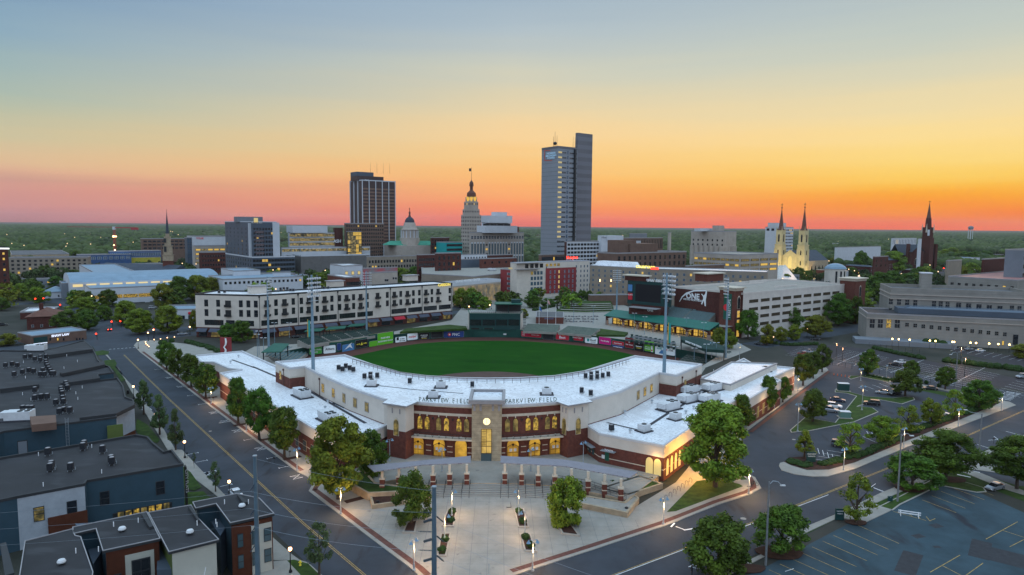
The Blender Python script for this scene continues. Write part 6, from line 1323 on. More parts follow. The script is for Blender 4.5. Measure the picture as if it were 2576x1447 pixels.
# library with barrel roof
P,z=quadgrid(176,712,470,160,553,37);LB=thing('barrel_roof_library','long low library with pale blue barrel roof and lit clerestory','library',(*P[0],0));b=MB();b.prism(P,0,z,0);b.build('wall','wpan',LB)
b=MB();n=10;w=math.hypot(P[3][0]-P[0][0],P[3][1]-P[0][1]);hh=5.2
prof=[(t/n,hh*math.sin(math.pi*min(1,t/n))**.6)for t in range(n+1)]
for i in range(n):
    a0,a1=prof[i],prof[i+1];q=[lerp(P[0],P[3],a0[0])+(z+a0[1],),lerp(P[1],P[2],a0[0])+(z+a0[1],),lerp(P[1],P[2],a1[0])+(z+a1[1],),lerp(P[0],P[3],a1[0])+(z+a1[1],)];b.face(q)
b.face([lerp(P[0],P[3],t)+(z+h,)for t,h in prof][::-1],1);b.face([lerp(P[1],P[2],t)+(z+h,)for t,h in prof],1);b.build('barrel_roof',['roofb','wpan'],LB)
grid(LB,P[0],P[1],12,z-3.2,1,1,-.86,2.2,'litp','wpan',lit=1,litm=mk('soft_lit_glass',(.5,.4,.2),.5,0,emit=(1,.72,.3),es=.65))
LW2,P,z=gb('library_wing','low grey front wing of the library with a lit window strip',226,725,448,189,562,'wpan','roofb',wins=[('r',9,1,7.5,1,-.94,2.4,'room','band',0),('r',5,1,15,1,-.8,4,'glass')],cat='library');gb('library_side_wing','plain grey side wing at the left end of the library',155,712,480,110,176,'greyp','roofb',cat='library');gb('library_upper_block','white flat block behind the barrel roof',235,684,540,200,338,'wpan','roofb',cat='library')
gb('white_hall_block','white panelled hall block behind the apartment block',588,681,520,556,655,'wpan','roofb',wins=[]);gb('white_hall_annex','wide low white roofed annex behind the apartment block',560,702,480,524,762,'wpan','roofb',wins=[('r',18,1,4,3,1.6,1.8)]);gb('white_hall_box','small white box on the right of the white halls',690,685,520,686,731,'wpan','roofb')
# middle low-rise blocks seen one by one
for i,d in enumerate([
 ('tan_office_low','low tan block with small paired windows',925,645,640,922,1050,'tan','roofw',[('r',17,2,6.5,5,1.8,2.6,'glass','plain',.06)]),
 ('red_brick_row','long dark red brick row with cream top floor',1052,640,600,1048,1123,'brickd','roofw',[('r',12,3,6,4.5,1.6,2.4)]),
 ('red_brick_row','dark red brick corner building with arched windows',1098,636,560,1094,1160,'brickd','roofg',[('r',5,3,6,5,1.8,3)]),
 ('white_shopfront_block','white painted row building with few windows',1166,640,640,1160,1225,'wpan','roofg',[('r',8,1,5,4,1.4,2.4,'glass','plain',.15)]),
 ('brick_row_house','brown brick row building below the municipal building',1225,641,660,1222,1290,'brickd','roofg',[('r',6,1,5,4,1.8,2)]),
 ('brick_row_house','dark brick row building left of the white grid hotel',1210,650,600,1206,1300,'brick','roofg',[('r',5,1,5,4,1.8,2)]),
 ('arcaded_brick_block','brown block with a row of arched windows below the tallest tower',1362,640,640,1355,1421,'brown','roofg',[('r',18,1,6,4,1.8,3.6,'glass','arch')]),
 ('grey_block','flat grey block before the convention hall',1150,652,600,1146,1212,'bluep','roofg',[]),
 ('bright_mural_building','low building with a pink mural and lit signs',862,668,560,830,912,'wpan','roofw',[('r',3,1,8,4,2.5,3,'litp')]),
 ('mural_wall','pink and white mural wall',915,674,545,913,1000,'mural','roofb',[]),
 ('brick_depot','brick depot with square windows behind the apartment block',870,697,470,824,905,'brick','roofw',[('r',5,1,6,4,2.4,2.4,'glass','cross')]),
 ('grey_wall_block','plain concrete block right of the brick depot',935,685,500,930,1000,'limest','roofg',[]),
 ('left_parking_structure','open parking structure with lit decks behind the theatre',1862,640,560,1745,1958,'limest','conc',[('l',10,3,6,4.2,-.85,2,'roomdim','plain',.12),('r',4,3,6,4.2,-.85,2,'roomdim','plain',.1)]),
 ('dark_brick_school','long dark brick building left of the cathedral',1900,640,620,1865,1949,'brickd','roofw',[('r',6,2,6,5,2,2.4)]),
 ('brick_house_large','brick house with grey gabled roof right of the cathedral',2200,645,700,2196,2235,'brickd','slate',[('r',3,2,6,5,2,2.4)]),
 ('white_market_hall','white low market building beyond the cathedral',2105,622,950,2100,2216,'wpan','roofb',[]),
 ('white_ribbed_office','white ribbed low office near the horizon right of the cathedral',2322 if 0 else 2245,599,1300,2242,2306,'wpan','roofg',[('r',16,1,12,4,1.6,9)]),
 ('brown_theatre_right','windowless brown brick hall on the right',2476,651,520,2470,2540,'brickd','roofg',[]),
 ('tall_grey_office_right','tall grey office block at the right edge with pale bands',2576,628,470,2529,2660,'greyp','roofg',[('r',4,6,7,6,-.95,2.6,'glass','cross'),]),
 ('solar_roof_building','broad low stone building with a reddish roof behind the post office',2560,704,440,2385,2700,'postoff',mk('red_solar_roof',(.3,.14,.13),.6,.2,.4),[('l',9,1,6,4,1.8,1.6)]),
 ('small_bank_right','small tan block beside the green trees on the right',2385,655,620,2380,2420,'tan','roofg',[]),
]):gb(d[0],d[1],*d[2:7],d[7],d[8],wins=d[9])
# post office
PA,PB=G(2178,858),G(2640,884);a_=dirn(PA,PB);nv=(-math.sin(a_),math.cos(a_))
PO,pP=bld('lower_post_office_wing','low weathered limestone wing with terrace, lamps and square windows at the right','office building',[PA,PB,(PB[0]+nv[0]*26,PB[1]+nv[1]*26),(PA[0]+nv[0]*26,PA[1]+nv[1]*26)],13.4,'postoff','roofd',par=.6)
for x0,x1 in((2188,2201.5),(2208.5,2222),(2229.5,2243),(2251,2265)):wrect(PO,pP[0],pP[1],x0,x1,802.5,826,'room' if x0>2225 and x0<2240 else 'glass','postoff','cross')
for k in range(13):x=2282+k*20.5;wrect(PO,pP[0],pP[1],x-5,x+5,812+k*2.0,822+k*2.0,'glass','postoff','cross')
wrect(PO,pP[0],pP[1],2521,2526,857,869,'lit','dark');wrect(PO,pP[0],pP[1],2549,2562,842,868,'glass','dark','cross')
q=[lerp(PA,PB,t)for t in(.02,.98)];UA=(PA[0]+nv[0]*24+math.cos(a_)*14,PA[1]+nv[1]*24+math.sin(a_)*14);UB=(PB[0]+nv[0]*24,PB[1]+nv[1]*24)
PU,uP=bld('post_office_building','big weathered limestone building with tall dark windows at the right','office building',[UA,UB,(UB[0]+nv[0]*30,UB[1]+nv[1]*30),(UA[0]+nv[0]*30,UA[1]+nv[1]*30)],23.2,'postoff','roofg',par=1.6,cop='postoff')
for x in(2241.5,2262,2282.5,2303,2350,2367,2384,2546,2565):wrect(PU,uP[0],uP[1],x-5.5,x+5.5,750+(x-2241)*.06,766+(x-2241)*.06,'glass','postoff','cross')
for x in(2240,2302):wrect(PU,uP[0],uP[1],x-4,x+4,774.5+(x-2241)*.06,788+(x-2241)*.06,'glass','postoff','cross')
for x in(2412,2437,2463,2489,2516):wrect(PU,uP[0],uP[1],x-7,x+7,760+(x-2412)*.08,788+(x-2412)*.08,'glass','postoff','cross')
q=G(2327,722,24);b=MB();b.box(q[0],q[1],23.2,5,5,8,a_);b.box(q[0],q[1],31.2,5.5,5.5,.6,a_,1);b.build('chimney',['postoff','wpan'],PU)
for z in(19.0,21.2):ring(b:=MB(),offset(uP,-.35),offset(uP,.1),z,z+.5,0);b.build('string_course','limest',PU)
ring(b:=MB(),offset(pP,-.3),offset(pP,.1),11.2,11.6,0);b.build('string_course','limest',PO)
b=MB();c=lerp(pP[0],pP[1],.6);b.box(c[0]+nv[0]*14,c[1]+nv[1]*14,13.4,60,10,2.6,a_);b.build('skylight_box','bluep',PO);b=MB();b.box(c[0]+nv[0]*14,c[1]+nv[1]*14,16,54,8,.8,a_,top=.9);b.build('skylight','sky',PO)
b=MB();c=lerp(pP[0],pP[1],.2);b.box(c[0]-nv[0]*5,c[1]-nv[1]*5,0,42,10,2.2,a_);b.build('terrace_base','greyp',PO)
for x,y in((2265,843),(2274,840),(2300,850),(2311,847)):
    A=G(x,y,2.2);r=thing('patio_umbrella','x','umbrella',(A[0],A[1],2.2),'pale umbrellas on the post office terrace');r['label']='flat pale umbrella on the post office terrace'
    b=MB();b.cyl(A[0],A[1],2.2,5,.06,n=5);b.build('pole','dark',r);b=MB();b.cyl(A[0],A[1],4.9,5.4,2.6,.2,10);b.build('canopy','wpan',r)
A=G(2373,850);b=MB();b.ball(A[0],A[1],4.5,5.5,n=12,rz=2.2);T_=thing('tent_canopy','pale domed tent canopy beside the post office terrace','tent',(*A,0));b.build('canopy','wpan',T_);b=MB();[b.cyl(A[0]+s*4,A[1]-1,0,4.8,.1,n=5)for s in(-1,1)];b.build('post','dark',T_)
# left crossroads buildings
P=[G(82,869.4),G(218,853),None,None];z_=AT(83.3,844.4,P[0][1])[1];a_=dirn(P[0],P[1]);nv=(-math.sin(a_),math.cos(a_));P[2]=(P[1][0]+nv[0]*16,P[1][1]+nv[1]*16);P[3]=(P[0][0]+nv[0]*16,P[0][1]+nv[1]*16)
SL,sP=bld('law_office','low dark flat roofed office with white lit lettering by the left crossroads','office building',P,z_-.4,'brown','roofb',par=.4)
wl_=mk('white_lit_letters',(.7,.72,.8),.5,0,emit=(.8,.85,1),es=.7)
wtext('SHAW LAW',SL,sP[0],sP[1],151.5,845.5,1.35,wl_,bold=.08)
b=MB();p=wallpt(sP[0],sP[1],103,860.5);b.box(p[0]+.1,p[1]-.25,p[2]-.3,5.4,.25,2.6,a_);SG=b.build('lit_sign','greend',SL);text('SHAW',SG,(p[0]-.3,p[1]-.45,p[2]+1.1),a_,1.1,wl_,bold=.05);text('LAW',SG,(p[0]-.3,p[1]-.45,p[2]+.1),a_,1.1,wl_,bold=.05)
b=MB();b.box(p[0]+.1,p[1]-.45,p[2]-.7,5.4,.2,.4,a_);b.build('sign_bar',wl_,SL)
for x in(126,145,160,193,200,208):wrect(SL,sP[0],sP[1],x-2,x+2,850,857,'glass' if x!=145 else 'lit','dark')
def hip(name,label,N_,xl,xr,ye,yr,a,over=.8,h=None,wall='brickd',roof='tile',wins=True):
    P,z=quadgrid(N_[0],ye,G(*N_)[1],xl,xr,a);r=thing(name,label,'house',(*P[0],0));b=MB();b.prism(P,0,z);b.build('wall',wall,r);O=offset(P,-over);c=lerp(P[0],P[2],.5);L1=math.hypot(P[1][0]-P[0][0],P[1][1]-P[0][1]);L2=math.hypot(P[3][0]-P[0][0],P[3][1]-P[0][1]);h=h or min(L1,L2)*.25
    u=Vector((P[1][0]-P[0][0],P[1][1]-P[0][1])).normalized()*max(0,(L1-L2)/2);v=Vector((P[3][0]-P[0][0],P[3][1]-P[0][1])).normalized()*max(0,(L2-L1)/2);e=u+v;R1=(c[0]-e.x,c[1]-e.y,z+h);R2=(c[0]+e.x,c[1]+e.y,z+h)
    b=MB();q=[(p[0],p[1],z)for p in O]
    if L1>=L2:F_=[[q[0],q[1],R2,R1],[q[1],q[2],R2],[q[2],q[3],R1,R2],[q[3],q[0],R1]]
    else:F_=[[q[0],q[1],R1],[q[1],q[2],R2,R1],[q[2],q[3],R2],[q[3],q[0],R1,R2]]
    for f in F_:b.face(f)
    b.face(q[::-1]);b.build('roof',roof,r)
    if wins:
        grid(r,P[0],P[1],max(2,int(L1/4)),1,3.2,max(1,int(z/3.4)),1.1,1.5,'glass','wpan','sash',.08);grid(r,P[3],P[0],max(2,int(L2/4)),1,3.2,max(1,int(z/3.4)),1.1,1.5,'glass','wpan','sash',.08)
    return r,P,z
HH,P,z=hip('hip_roof_house','dark brick house with broad brown hipped roof at the left crossroads',(66.7,830),36,140,798,777,25);b=MB();q=lerp(P[0],P[2],.4);b.box(q[0],q[1],z,1.4,1.4,6);b.build('chimney','brickd',HH)
gb('white_roof_shop','brick building with a white flat roof behind the hipped house',50,784,380,24,131,'brickd','roofw',a=25,wins=[])
WA,P,z=gb('arched_gable_shop','white shop with curved gables and a red heart sign left of the apartment block',394,778,385,389,489,'wpan','roofb',a=10,wins=[('r',5,1,6,3,2.0,2.2)])
for t in(.1,.85):q=lerp(P[0],P[1],t);b=MB();b.cyl(0,0,0,.6,3.0,n=20);o=b.build('curved_gable','wpan',WA);o.location=(q[0]-WL[WA][0],q[1]-WL[WA][1]-.2,z-.6);o.rotation_euler=(R(90),0,R(10))
q=lerp(P[0],P[1],.88);b=MB();b.ball(q[0],q[1]-.6,z-2.5,.9);b.build('heart_sign','bred',WA)
hip('blue_roof_house','pale house with a blue grey hipped roof at the left',(112,752),96,160,735,722,30,wall='wpan',roof='roofb')
hip('grey_roof_hall','hipped slate roof hall in front of the cathedral',(1840,700),1800,1905,672,660,30,wall='tan',roof='slate')
hip('dark_gable_house','house with dark slate roof right of the glass roofs',(2190,700),2125,2200,672,660,25,wall='brickd',roof='slate');hip('gable_house','brick house with steep grey roof before the brick church',(2230,690),2197,2262,655,640,25,wall='brickd',roof='slate')
x0=AT(2101,690,640)[0];r=thing('domed_pavilion','round pale pavilion with a shallow teal dome','pavilion',(x0,640,0));zz=AT(2101,676,640)[1];b=MB();b.cyl(x0,640,0,zz,9.2,n=16);b.build('wall','stucco',r);b=MB();b.lathe(x0,640,[(9.8,zz),(8.6,zz+2),(6,zz+3.8),(2.6,zz+4.9),(0,zz+5.2)],16);b.build('dome','roofb',r)
for t in(-1.9,-1.45,-1.0):b=MB();b.box(x0+9.25*math.cos(t),640+9.25*math.sin(t),2,1.6,.3,zz-4,t+math.pi/2);b.build('window','glass',r)
# glass roofs of the conservatory
M['greenglass']=bands(bands(mk('conservatory_glass',(.5,.54,.58),.25,.12,.3,spec=.7),(.8,.6,0),2.4,(.2,.25,.28),.08),(-.6,.8,0),2.4,(.2,.25,.28),.08)
def wedge(name,label,px,z0,hs,group=None):
    P=GL(px,z0);r=thing(name,label,'greenhouse',(*P[0],0),group);b=MB();n=len(P)
    b.face([(p[0],p[1],z0+h)for p,h in zip(P,hs)]);
    for i in range(n):j=(i+1)%n;b.face([(*P[i],0),(*P[j],0),(*P[j],z0+hs[j]),(*P[i],z0+hs[i])],1)
    b.build('glass_roof',['greenglass','wpan'],r)
wedge('conservatory','big sloping white glass roof behind the garage',[(1925,708),(2010,712),(1975,690),(1926,690)],5,(2,1,10,8),'conservatory glass roofs');wedge('conservatory','small sloping glass roof with gable left of the right stair tower',[(2078,712),(2110,700),(2134,693),(2110,692)],5,(0,6,5,5),'conservatory glass roofs');wedge('conservatory','sloping glass roof behind the right stair tower',[(2155,742),(2200,735),(2175,718),(2157,716)],3,(3,0,5,9),'conservatory glass roofs')
# tower crane, water tower, chimney
x0=AT(290,640,900)[0];r=thing('tower_crane','red tower crane with long jib on the left skyline','crane',(x0,900,0));zz=lambda y:AT(290,y,900)[1];b=MB()
for sx in(-1,1):
    for sy in(-1,1):b.box(x0+sx,900+sy,0,.3,.3,zz(573))
for k in range(14):b.tube([(x0-1,899,k*3.4),(x0+1,899,k*3.4+3.4)],.12,3)
M['cranered']=mk('crane_red',(.35,.04,.05),.5,0);b.build('mast','cranered',r);b=MB();b.box(x0+14,900,zz(574),30,1.2,1.2);b.box(x0+27,900,zz(578),9,2,3);b.build('counter_jib','cranered',r);b=MB();b.box(x0-30,900,zz(572.5),62,.5,.3);b.box(x0-30,900,zz(571),62,.3,.2)
for k in range(20):b.tube([(x0-k*3.1,900,zz(572.5)),(x0-k*3.1-1.5,900,zz(571)),(x0-k*3.1-3.1,900,zz(572.5))],.1,3)
b.build('jib','cranered',r);b=MB();b.ball(x0,898,zz(595),1.3);b.ball(x0+3,898,zz(595),.9);b.ball(x0,898,zz(617),.8);b.ball(x0+1,898,zz(629),.9);b.build('work_light','bulb',r);b=MB();b.box(x0,900,zz(578),3,3,4);b.build('cab','wpan',r)
x0,z0=AT(2442,580,2600);r=thing('water_tower','distant round headed water tower on the right horizon','water tower',(x0,2600,0));b=MB();b.ball(x0,2600,AT(2442,573.5,2600)[1],9.5,n=12,rz=7.5);b.build('tank','greyp',r);b=MB();[b.cyl(x0+8*math.cos(t),2600+8*math.sin(t),0,AT(2442,574,2600)[1],1.0,n=5)for t in(0,1.05,2.1,3.14,4.2,5.2)];b.build('legs','wpan',r)
x0,z0=AT(1684.5,586,800);r=thing('smokestack','pale free standing smokestack before the wooded plain','chimney',(x0,800,0));b=MB();b.cyl(x0,800,0,z0,2.7,1.9,10);b.build('shaft','limest',r);b=MB();b.cyl(x0,800,z0,z0+.8,2.2,n=10);b.build('rim','coping',r)
# ================================================================ LEFT FOREGROUND TOWNHOUSES
M.update(sid=mk('teal_grey_siding',(.028,.06,.085),.7,.1,.5),sidw=mk('white_brick_paint',(.3,.33,.37),.8,.1,.8),sido=mk('olive_panel',(.09,.12,.03),.7,.1,.5),rust=mk('rust_brown_siding',(.075,.022,.01),.75,.2,.8),cream=mk('cream_panel',(.4,.39,.34),.75,.05,.4),ntrim=mk('charcoal_trim',(.03,.032,.036),.6,.1))
bands(M['sid'],(0,0,1),.22,(.02,.042,.06),.15);bands(M['sidw'],(0,0,1),.25,(.3,.32,.35),.12);bands(M['rust'],(0,0,1),.25,(.08,.02,.01),.15)
def nb(name,label,px,z,mats,par=.45,z0=0,cat='townhouse'):
    return bld(name,label,cat,GL(px,z),z,mats[0],'roofd',par=par,pt=.25,cop='ntrim',z0=z0,bandlist=mats[1]if len(mats)>1 else None)
T1,P1_=nb('townhouse_row','farthest of the dark flat roofed townhouse rows with stepped roof edge and many condensers',[(-60,1115),(9,1089),(293,1052.5),(294,1038),(338,1019),(335,1009),(316,1002),(310,974),(296,954),(246,960),(247,945),(286,940),(275,925),(262,921),(247,909),(240,892),(232,877),(212,858.5),(110,886),(8,884),(-120,900)],9.0,['sid',{2:[(9,'sidw')],3:[(2.6,'rust'),(9,'sidw')]}])
T2,P2x=nb('townhouse_block','middle dark flat roofed townhouse block with teal grey and white front wall',[(-120,1290),(43,1254),(213,1222),(218,1213.7),(461,1172),(432.5,1136.3),(412.5,1140.6),(384,1117),(372,1103),(343.7,1097.6),(0,1156),(-120,1180)],9.0,['sid',{1:[(9,'sidw')]}])
# front walls details of the middle block
A,B=P2x[3],P2x[4];L=math.hypot(B[0]-A[0],B[1]-A[1])
for x0,x1,y0,y1 in((250,275,1236,1271),(391,414,1210,1244)):wrect(T2,A,B,x0,x1,y0,y1,'glass','ntrim','sash')
b=MB();b.box(*lerp(A,B,.55),0,L*.62,.25,2.4,dirn(A,B));b.build('shopfront_base','dark',T2)
for k in range(7):window(T2,A,B,L*(.28+.56*(k+.5)/7),.2,L*.56/7-.2,2.4,'room' if k%3 else 'roomdim','ntrim','cross','shop_window',out=.15)
A2_,B2_=P2x[1],P2x[2];
for x0,x1,y0,y1 in((83,111,1275,1311),(167,193,1260,1293)):wrect(T2,A2_,B2_,x0,x1,y0,y1,'glass' if x0>100 else 'roomdim','ntrim','sash')
b=MB();q=lerp(A2_,B2_,.72);n_=(math.sin(dirn(A2_,B2_))*.15,-math.cos(dirn(A2_,B2_))*.15);L2=math.hypot(B2_[0]-A2_[0],B2_[1]-A2_[1]);b.box(q[0]+n_[0],q[1]+n_[1],0,L2*.6,.3,4.6,dirn(A2_,B2_));b.build('brown_panel','rust',T2)
q=G(462,1200,6.5);BNX=MB();BNX.box(q[0]+.4,q[1],.5,.25,1.3,8.2,dirn(A,B));BN=BNX.build('banner_sign','tblack',T2);text('CITY FLATS',BN,(q[0]+.75,q[1]-.8,8.2),dirn(A,B)+R(5),.9,'coping',align='LEFT').rotation_euler=(R(90),R(90),dirn(A,B)+R(35))
# details of the farthest row
A,B=P1_[1],P1_[2];wrect(T1,A,B,43,69,1108,1146,'greyp','ntrim','plain','door');b=MB();p=wallpt(A,B,172,1070)
for s in(-.35,.35):b.box(p[0]+s,p[1]-.5,2.5,.06,.06,8.2,0)
for k in range(22):b.box(p[0],p[1]-.5,2.8+k*.35,.7,.05,.05)
b.build('wall_ladder','steel',T1)
b=MB();p=wallpt(A,B,285,1080);a_=dirn(A,B);b.box(p[0]+.6,p[1]-.3,0,3.2,.5,7.6,a_);b.build('olive_panel','sido',T1)
# raised roof slabs and parapets on the farthest row
for px,z0,z1,nm in(([(110,884),(212,858.5),(233,878),(118,894)],9,10.2,'roof_step'),([(150,937),(262,908),(264,917),(156,940)],9.1,10.0,'roof_step'),([(150,958),(250,946),(252,951),(152,965)],9,10.0,'parapet_wall'),([(0,968),(96,959),(98,967),(0,979)],9,10.1,'parapet_wall'),([(200,1051),(330,1008),(339,1018),(293,1040)],9,9.9,'roof_step')):
    b=MB();b.prism(ccw(GL(px,z1)),z0,z1,0,1);b.build(nm,['ntrim','roofd'],T1)
b=MB();b.prism(ccw(GL([(75,1049),(140,1045),(142,1064),(80,1070)],10.5)),9,10.6);b.build('roof_box','brown',T1)
# nearest block: four roofs with overhanging edges
nearp={'all':[(9.3,'sid')]}
T3=thing('front_townhouses','nearest townhouses with overhanging dark roofs, rust brown and cream walls','townhouse',(*G(690,1292,9.3),0))
roofs=[[(62,1362),(183,1331),(190,1348),(204,1351),(235,1440),(225,1500),(40,1500)],[(182,1327),(370,1288),(404,1355.5),(258,1387),(240.6,1331),(184,1344)],[(372,1290),(481,1271),(498,1303),(551.4,1358.3),(424,1389.8)],[(484,1264),(596,1242.3),(653,1253.8),(690.3,1292.4),(578.6,1316.8),(542.8,1268),(491.3,1279.6)]]
for i,px in enumerate(roofs):
    P=ccw(GL(px,9.3));b=MB();b.prism(P,8.95,9.3,0,1,bottom=True);b.build('roof',['ntrim','roofd'],T3);W_=offset(P,.55);b=MB();b.prism(W_,0,9.0);b.build('wall','sid' if i!=2 else 'sido',T3);ring(c_:=MB(),P,offset(P,.12),9.3,9.42,0);c_.build('roof_edge','coping',T3)
b=MB();b.prism(ccw(GL([(190,1335),(250,1335),(260,1400),(235,1440),(204,1352)],5)),0,6.2);b.prism(ccw(GL([(500,1285),(545,1275),(582,1325),(555,1370)],5)),0,6.4);b.prism(ccw(GL([(400,1350),(425,1385),(440,1450),(395,1450)],5)),0,6.0);b.build('recessed_wall','bluep',T3)
def nearwall(px,z1,mat,z0=0,out=.08,h=None):
    A,B=GL(px,9.3);a=dirn(A,B);L=math.hypot(B[0]-A[0],B[1]-A[1]);n=(math.sin(a)*out,-math.cos(a)*out);b=MB();m_=lerp(A,B,.5);b.box(m_[0]+n[0]-math.sin(a)*.5,m_[1]+n[1]+math.cos(a)*.5,z0,L,.3,z1-z0,a);b.build('wall_panel',mat,T3);return(A[0]-math.sin(a)*.5+n[0],A[1]+math.cos(a)*.5+n[1]),(B[0]-math.sin(a)*.5+n[0],B[1]+math.cos(a)*.5+n[1])
A,B=nearwall([(266,1386),(400,1357)],8.9,'rust');L=math.hypot(B[0]-A[0],B[1]-A[1])
window(T3,A,B,L*.62,1,L*.55,6.9,'cream','cream',name='cream_panel',out=.2);window(T3,A,B,L*.64,3.4,L*.36,3.6,'glass','ntrim','cross',out=.3);window(T3,A,B,L*.2,2.5,.9,3.0,'glass','ntrim','sash',out=.16)
A,B=nearwall([(434,1388),(545,1360)],8.9,'cream');L=math.hypot(B[0]-A[0],B[1]-A[1]);b=MB();q=lerp(A,B,.55);a_=dirn(A,B);b.box(q[0]+math.sin(a_)*.9,q[1]-math.cos(a_)*.9,4.2,3.4,1.3,.14,a_)
for s in(-1.3,1.3):b.tube([(q[0]+s,q[1]-1.3,4.3),(q[0]+s,q[1]-.2,6)],.05,4)
b.build('door_canopy','pale',T3);window(T3,A,B,L*.55,.2,2.6,3.4,'glass','ntrim','cross',name='door',out=.16)
A,B=nearwall([(583,1316),(686,1293)],8.7,'rust');L=math.hypot(B[0]-A[0],B[1]-A[1]);window(T3,A,B,L*.72,0,L*.5,8.0,'cream','cream',name='cream_panel',out=.2)
for z in(5.0,1.6):window(T3,A,B,L*.2,z,.85,2.2,'glassb','ntrim','sash',out=.16);window(T3,A,B,L*.55,z,.9,2.2,'glassb','ntrim','sash',out=.3);window(T3,A,B,L*.86,z,1.1,2.2,'glassb','ntrim','sash',out=.3)
for px in([(355,1291),(366,1289),(386,1322),(376,1326)],[(473,1273),(481,1271),(503,1308),(497,1308)],[(596,1243),(606,1246),(623,1262),(612,1264)],[(0,1367),(15,1363),(36,1440),(12,1447)]):b=MB();b.prism(ccw(GL(px,9.8)),9.3,9.75,0);b.build('parapet_upstand','ntrim',T3)
units('dome',[(155,1420,'silver dome vent on the lower left roof of the nearest townhouses'),(307.5,1337,'silver dome vent on the second roof of the nearest townhouses'),(478,1344,'silver dome vent on the third roof of the nearest townhouses'),(609,1278,'silver dome vent on the roof nearest the steel pole')],9.3,0,'silver dome vents on the nearest townhouses','roof vent')
units('pipe',[(286,1325),(191,1392),(248,1388),(348,1315),(496,1322),(543,1318),(546,1326),(565,1268),(625,1268)],9.3,0,'thin pipes on the nearest townhouse roofs','vent pipe')
units('pipe',[(97,1147),(231,1127),(109,1224),(256,1191),(168,897),(149,896),(195,911),(161,928),(171,941),(64,952),(57,994),(191,992),(207,977),(196,1006),(78,1008),(59,913),(117,881)],9.0,0,'thin white pipes on the darker townhouse roofs','vent pipe')
units('cond',[(127,1186),(178,1185),(280,1165),(258,1140),(121,1146),(209,1133),(212,1127),(282,1170),(129,1180)],9.0,20,'condensers on the middle townhouse roof')
units('cond',[(14,925),(31,922),(44,925),(63,904),(77,902),(88,909),(102,905),(102,911),(116,903),(116,916),(117,922),(120,928),(123,934),(127,940),(130,946),(136,946),(57,942),(73,938),(85,940),(108,938),(112,948),(102,948),(36,948),(88,988),(88,1009),(104,1006),(119,1005),(166,972),(168,978),(170,983),(154,986),(155,992),(157,998),(158,1010),(160,1018),(141,1020),(150,1043),(160,1040),(176,1040),(58,1036),(70,1036),(80,1036)],9.0,12,'rows of small condensers on the farthest townhouse roof')
units('big',[(94,882,'pale boxed unit at the far edge of the farthest townhouse roof'),(50,1056,'pale blue unit near the front edge of the farthest townhouse roof')],9.0,12,'big units on the farthest townhouse roof')
# ================================================================ TREES
rng=np.random.default_rng(5)
def crownmesh(name,mat,ncl,nleaf,leaf,prof,cr=.15,jit=.25):
    C=[];ph=rng.uniform(0,6.28,3)
    for _ in range(ncl*3):
        t=rng.uniform(.02,.98);r=prof(t)*rng.uniform(.45,1.0)**.6;a=rng.uniform(0,6.283);r*=1+.2*math.sin(2*a+ph[0])+.16*math.sin(3*a+ph[1]+5*t)+.1*math.sin(7*t+ph[2]);C.append((r*math.cos(a),r*math.sin(a),t))
        if len(C)>=ncl:break
    C=np.array(C);idx=rng.integers(0,len(C),nleaf);d=rng.normal(size=(nleaf,3));d/=np.linalg.norm(d,axis=1)[:,None];rad=cr*rng.uniform(.45,1.08,nleaf)*np.take(rng.uniform(.7,1.25,len(C)),idx)
    p=C[idx]+d*rad[:,None]*np.array([1,1,.8]);nrm=d+rng.normal(size=(nleaf,3))*.55+np.array([0,0,.35]);nrm/=np.linalg.norm(nrm,axis=1)[:,None]
    ref=rng.normal(size=(nleaf,3));u=np.cross(nrm,ref);u/=np.linalg.norm(u,axis=1)[:,None];w=np.cross(nrm,u);s=leaf*rng.uniform(.6,1.4,nleaf)[:,None];u*=s;w*=s*.75
    V=np.stack([p-u-w,p+u-w*.4,p+u*.5+w,p-u*.8+w*.7],1).reshape(-1,3)
    me=bpy.data.meshes.new(name);me.vertices.add(len(V));me.vertices.foreach_set('co',V.ravel());me.loops.add(nleaf*4);me.loops.foreach_set('vertex_index',np.arange(nleaf*4));me.polygons.add(nleaf);me.polygons.foreach_set('loop_start',np.arange(0,nleaf*4,4));me.materials.append(mat);me.update();me.validate();return me
def leafmat(n,a,b_):
    m_=mk(n,a,.75,.3,3.2,b_,obj=True,detail=3,rnd=.22,spec=.2);bs=m_.node_tree.nodes['Principled BSDF'];bs.inputs['Subsurface Weight'].default_value=0;return m_
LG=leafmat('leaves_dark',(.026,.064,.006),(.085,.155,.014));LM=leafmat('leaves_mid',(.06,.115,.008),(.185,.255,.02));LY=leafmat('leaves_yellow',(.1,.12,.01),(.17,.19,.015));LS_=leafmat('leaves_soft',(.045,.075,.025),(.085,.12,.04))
p_round=lambda t:.46*math.sqrt(max(0,1-(2*t-.86)**2/1.3))*.9;p_maple=lambda t:.43*min(1,(t/.28)**.6)*max(.0,1-t**2.6)**.55;p_oval=lambda t:.42*min(1,(t/.3)**.7)*max(0,1-t)**.42*1.1;p_cone=lambda t:.44*min(1,(t/.16)**.6)*max(0,1-t)**.75
CR={}
for kind,args in dict(round=(66,11500,.0215,p_round,.135),maple=(105,22000,.0165,p_maple,.11),oval=(62,11000,.021,p_oval,.13),cone=(46,5200,.021,p_cone,.11),sparse=(40,3000,.02,p_oval,.115)).items():
    for mn,mm in(('g',LG),('m',LM),('y',LY),('s',LS_)):
        if(kind,mn)in(('maple','s'),('cone','y'),('sparse','y'),('sparse','g')):continue
        CR[kind,mn]=[crownmesh('crown',mm,*args[:2],*args[2:])for _ in range(2 if mn!='y' else 1)]
def low(kind,mm,k):return crownmesh('crown',mm,26,620,.062,p_round if kind==0 else p_maple,.17)
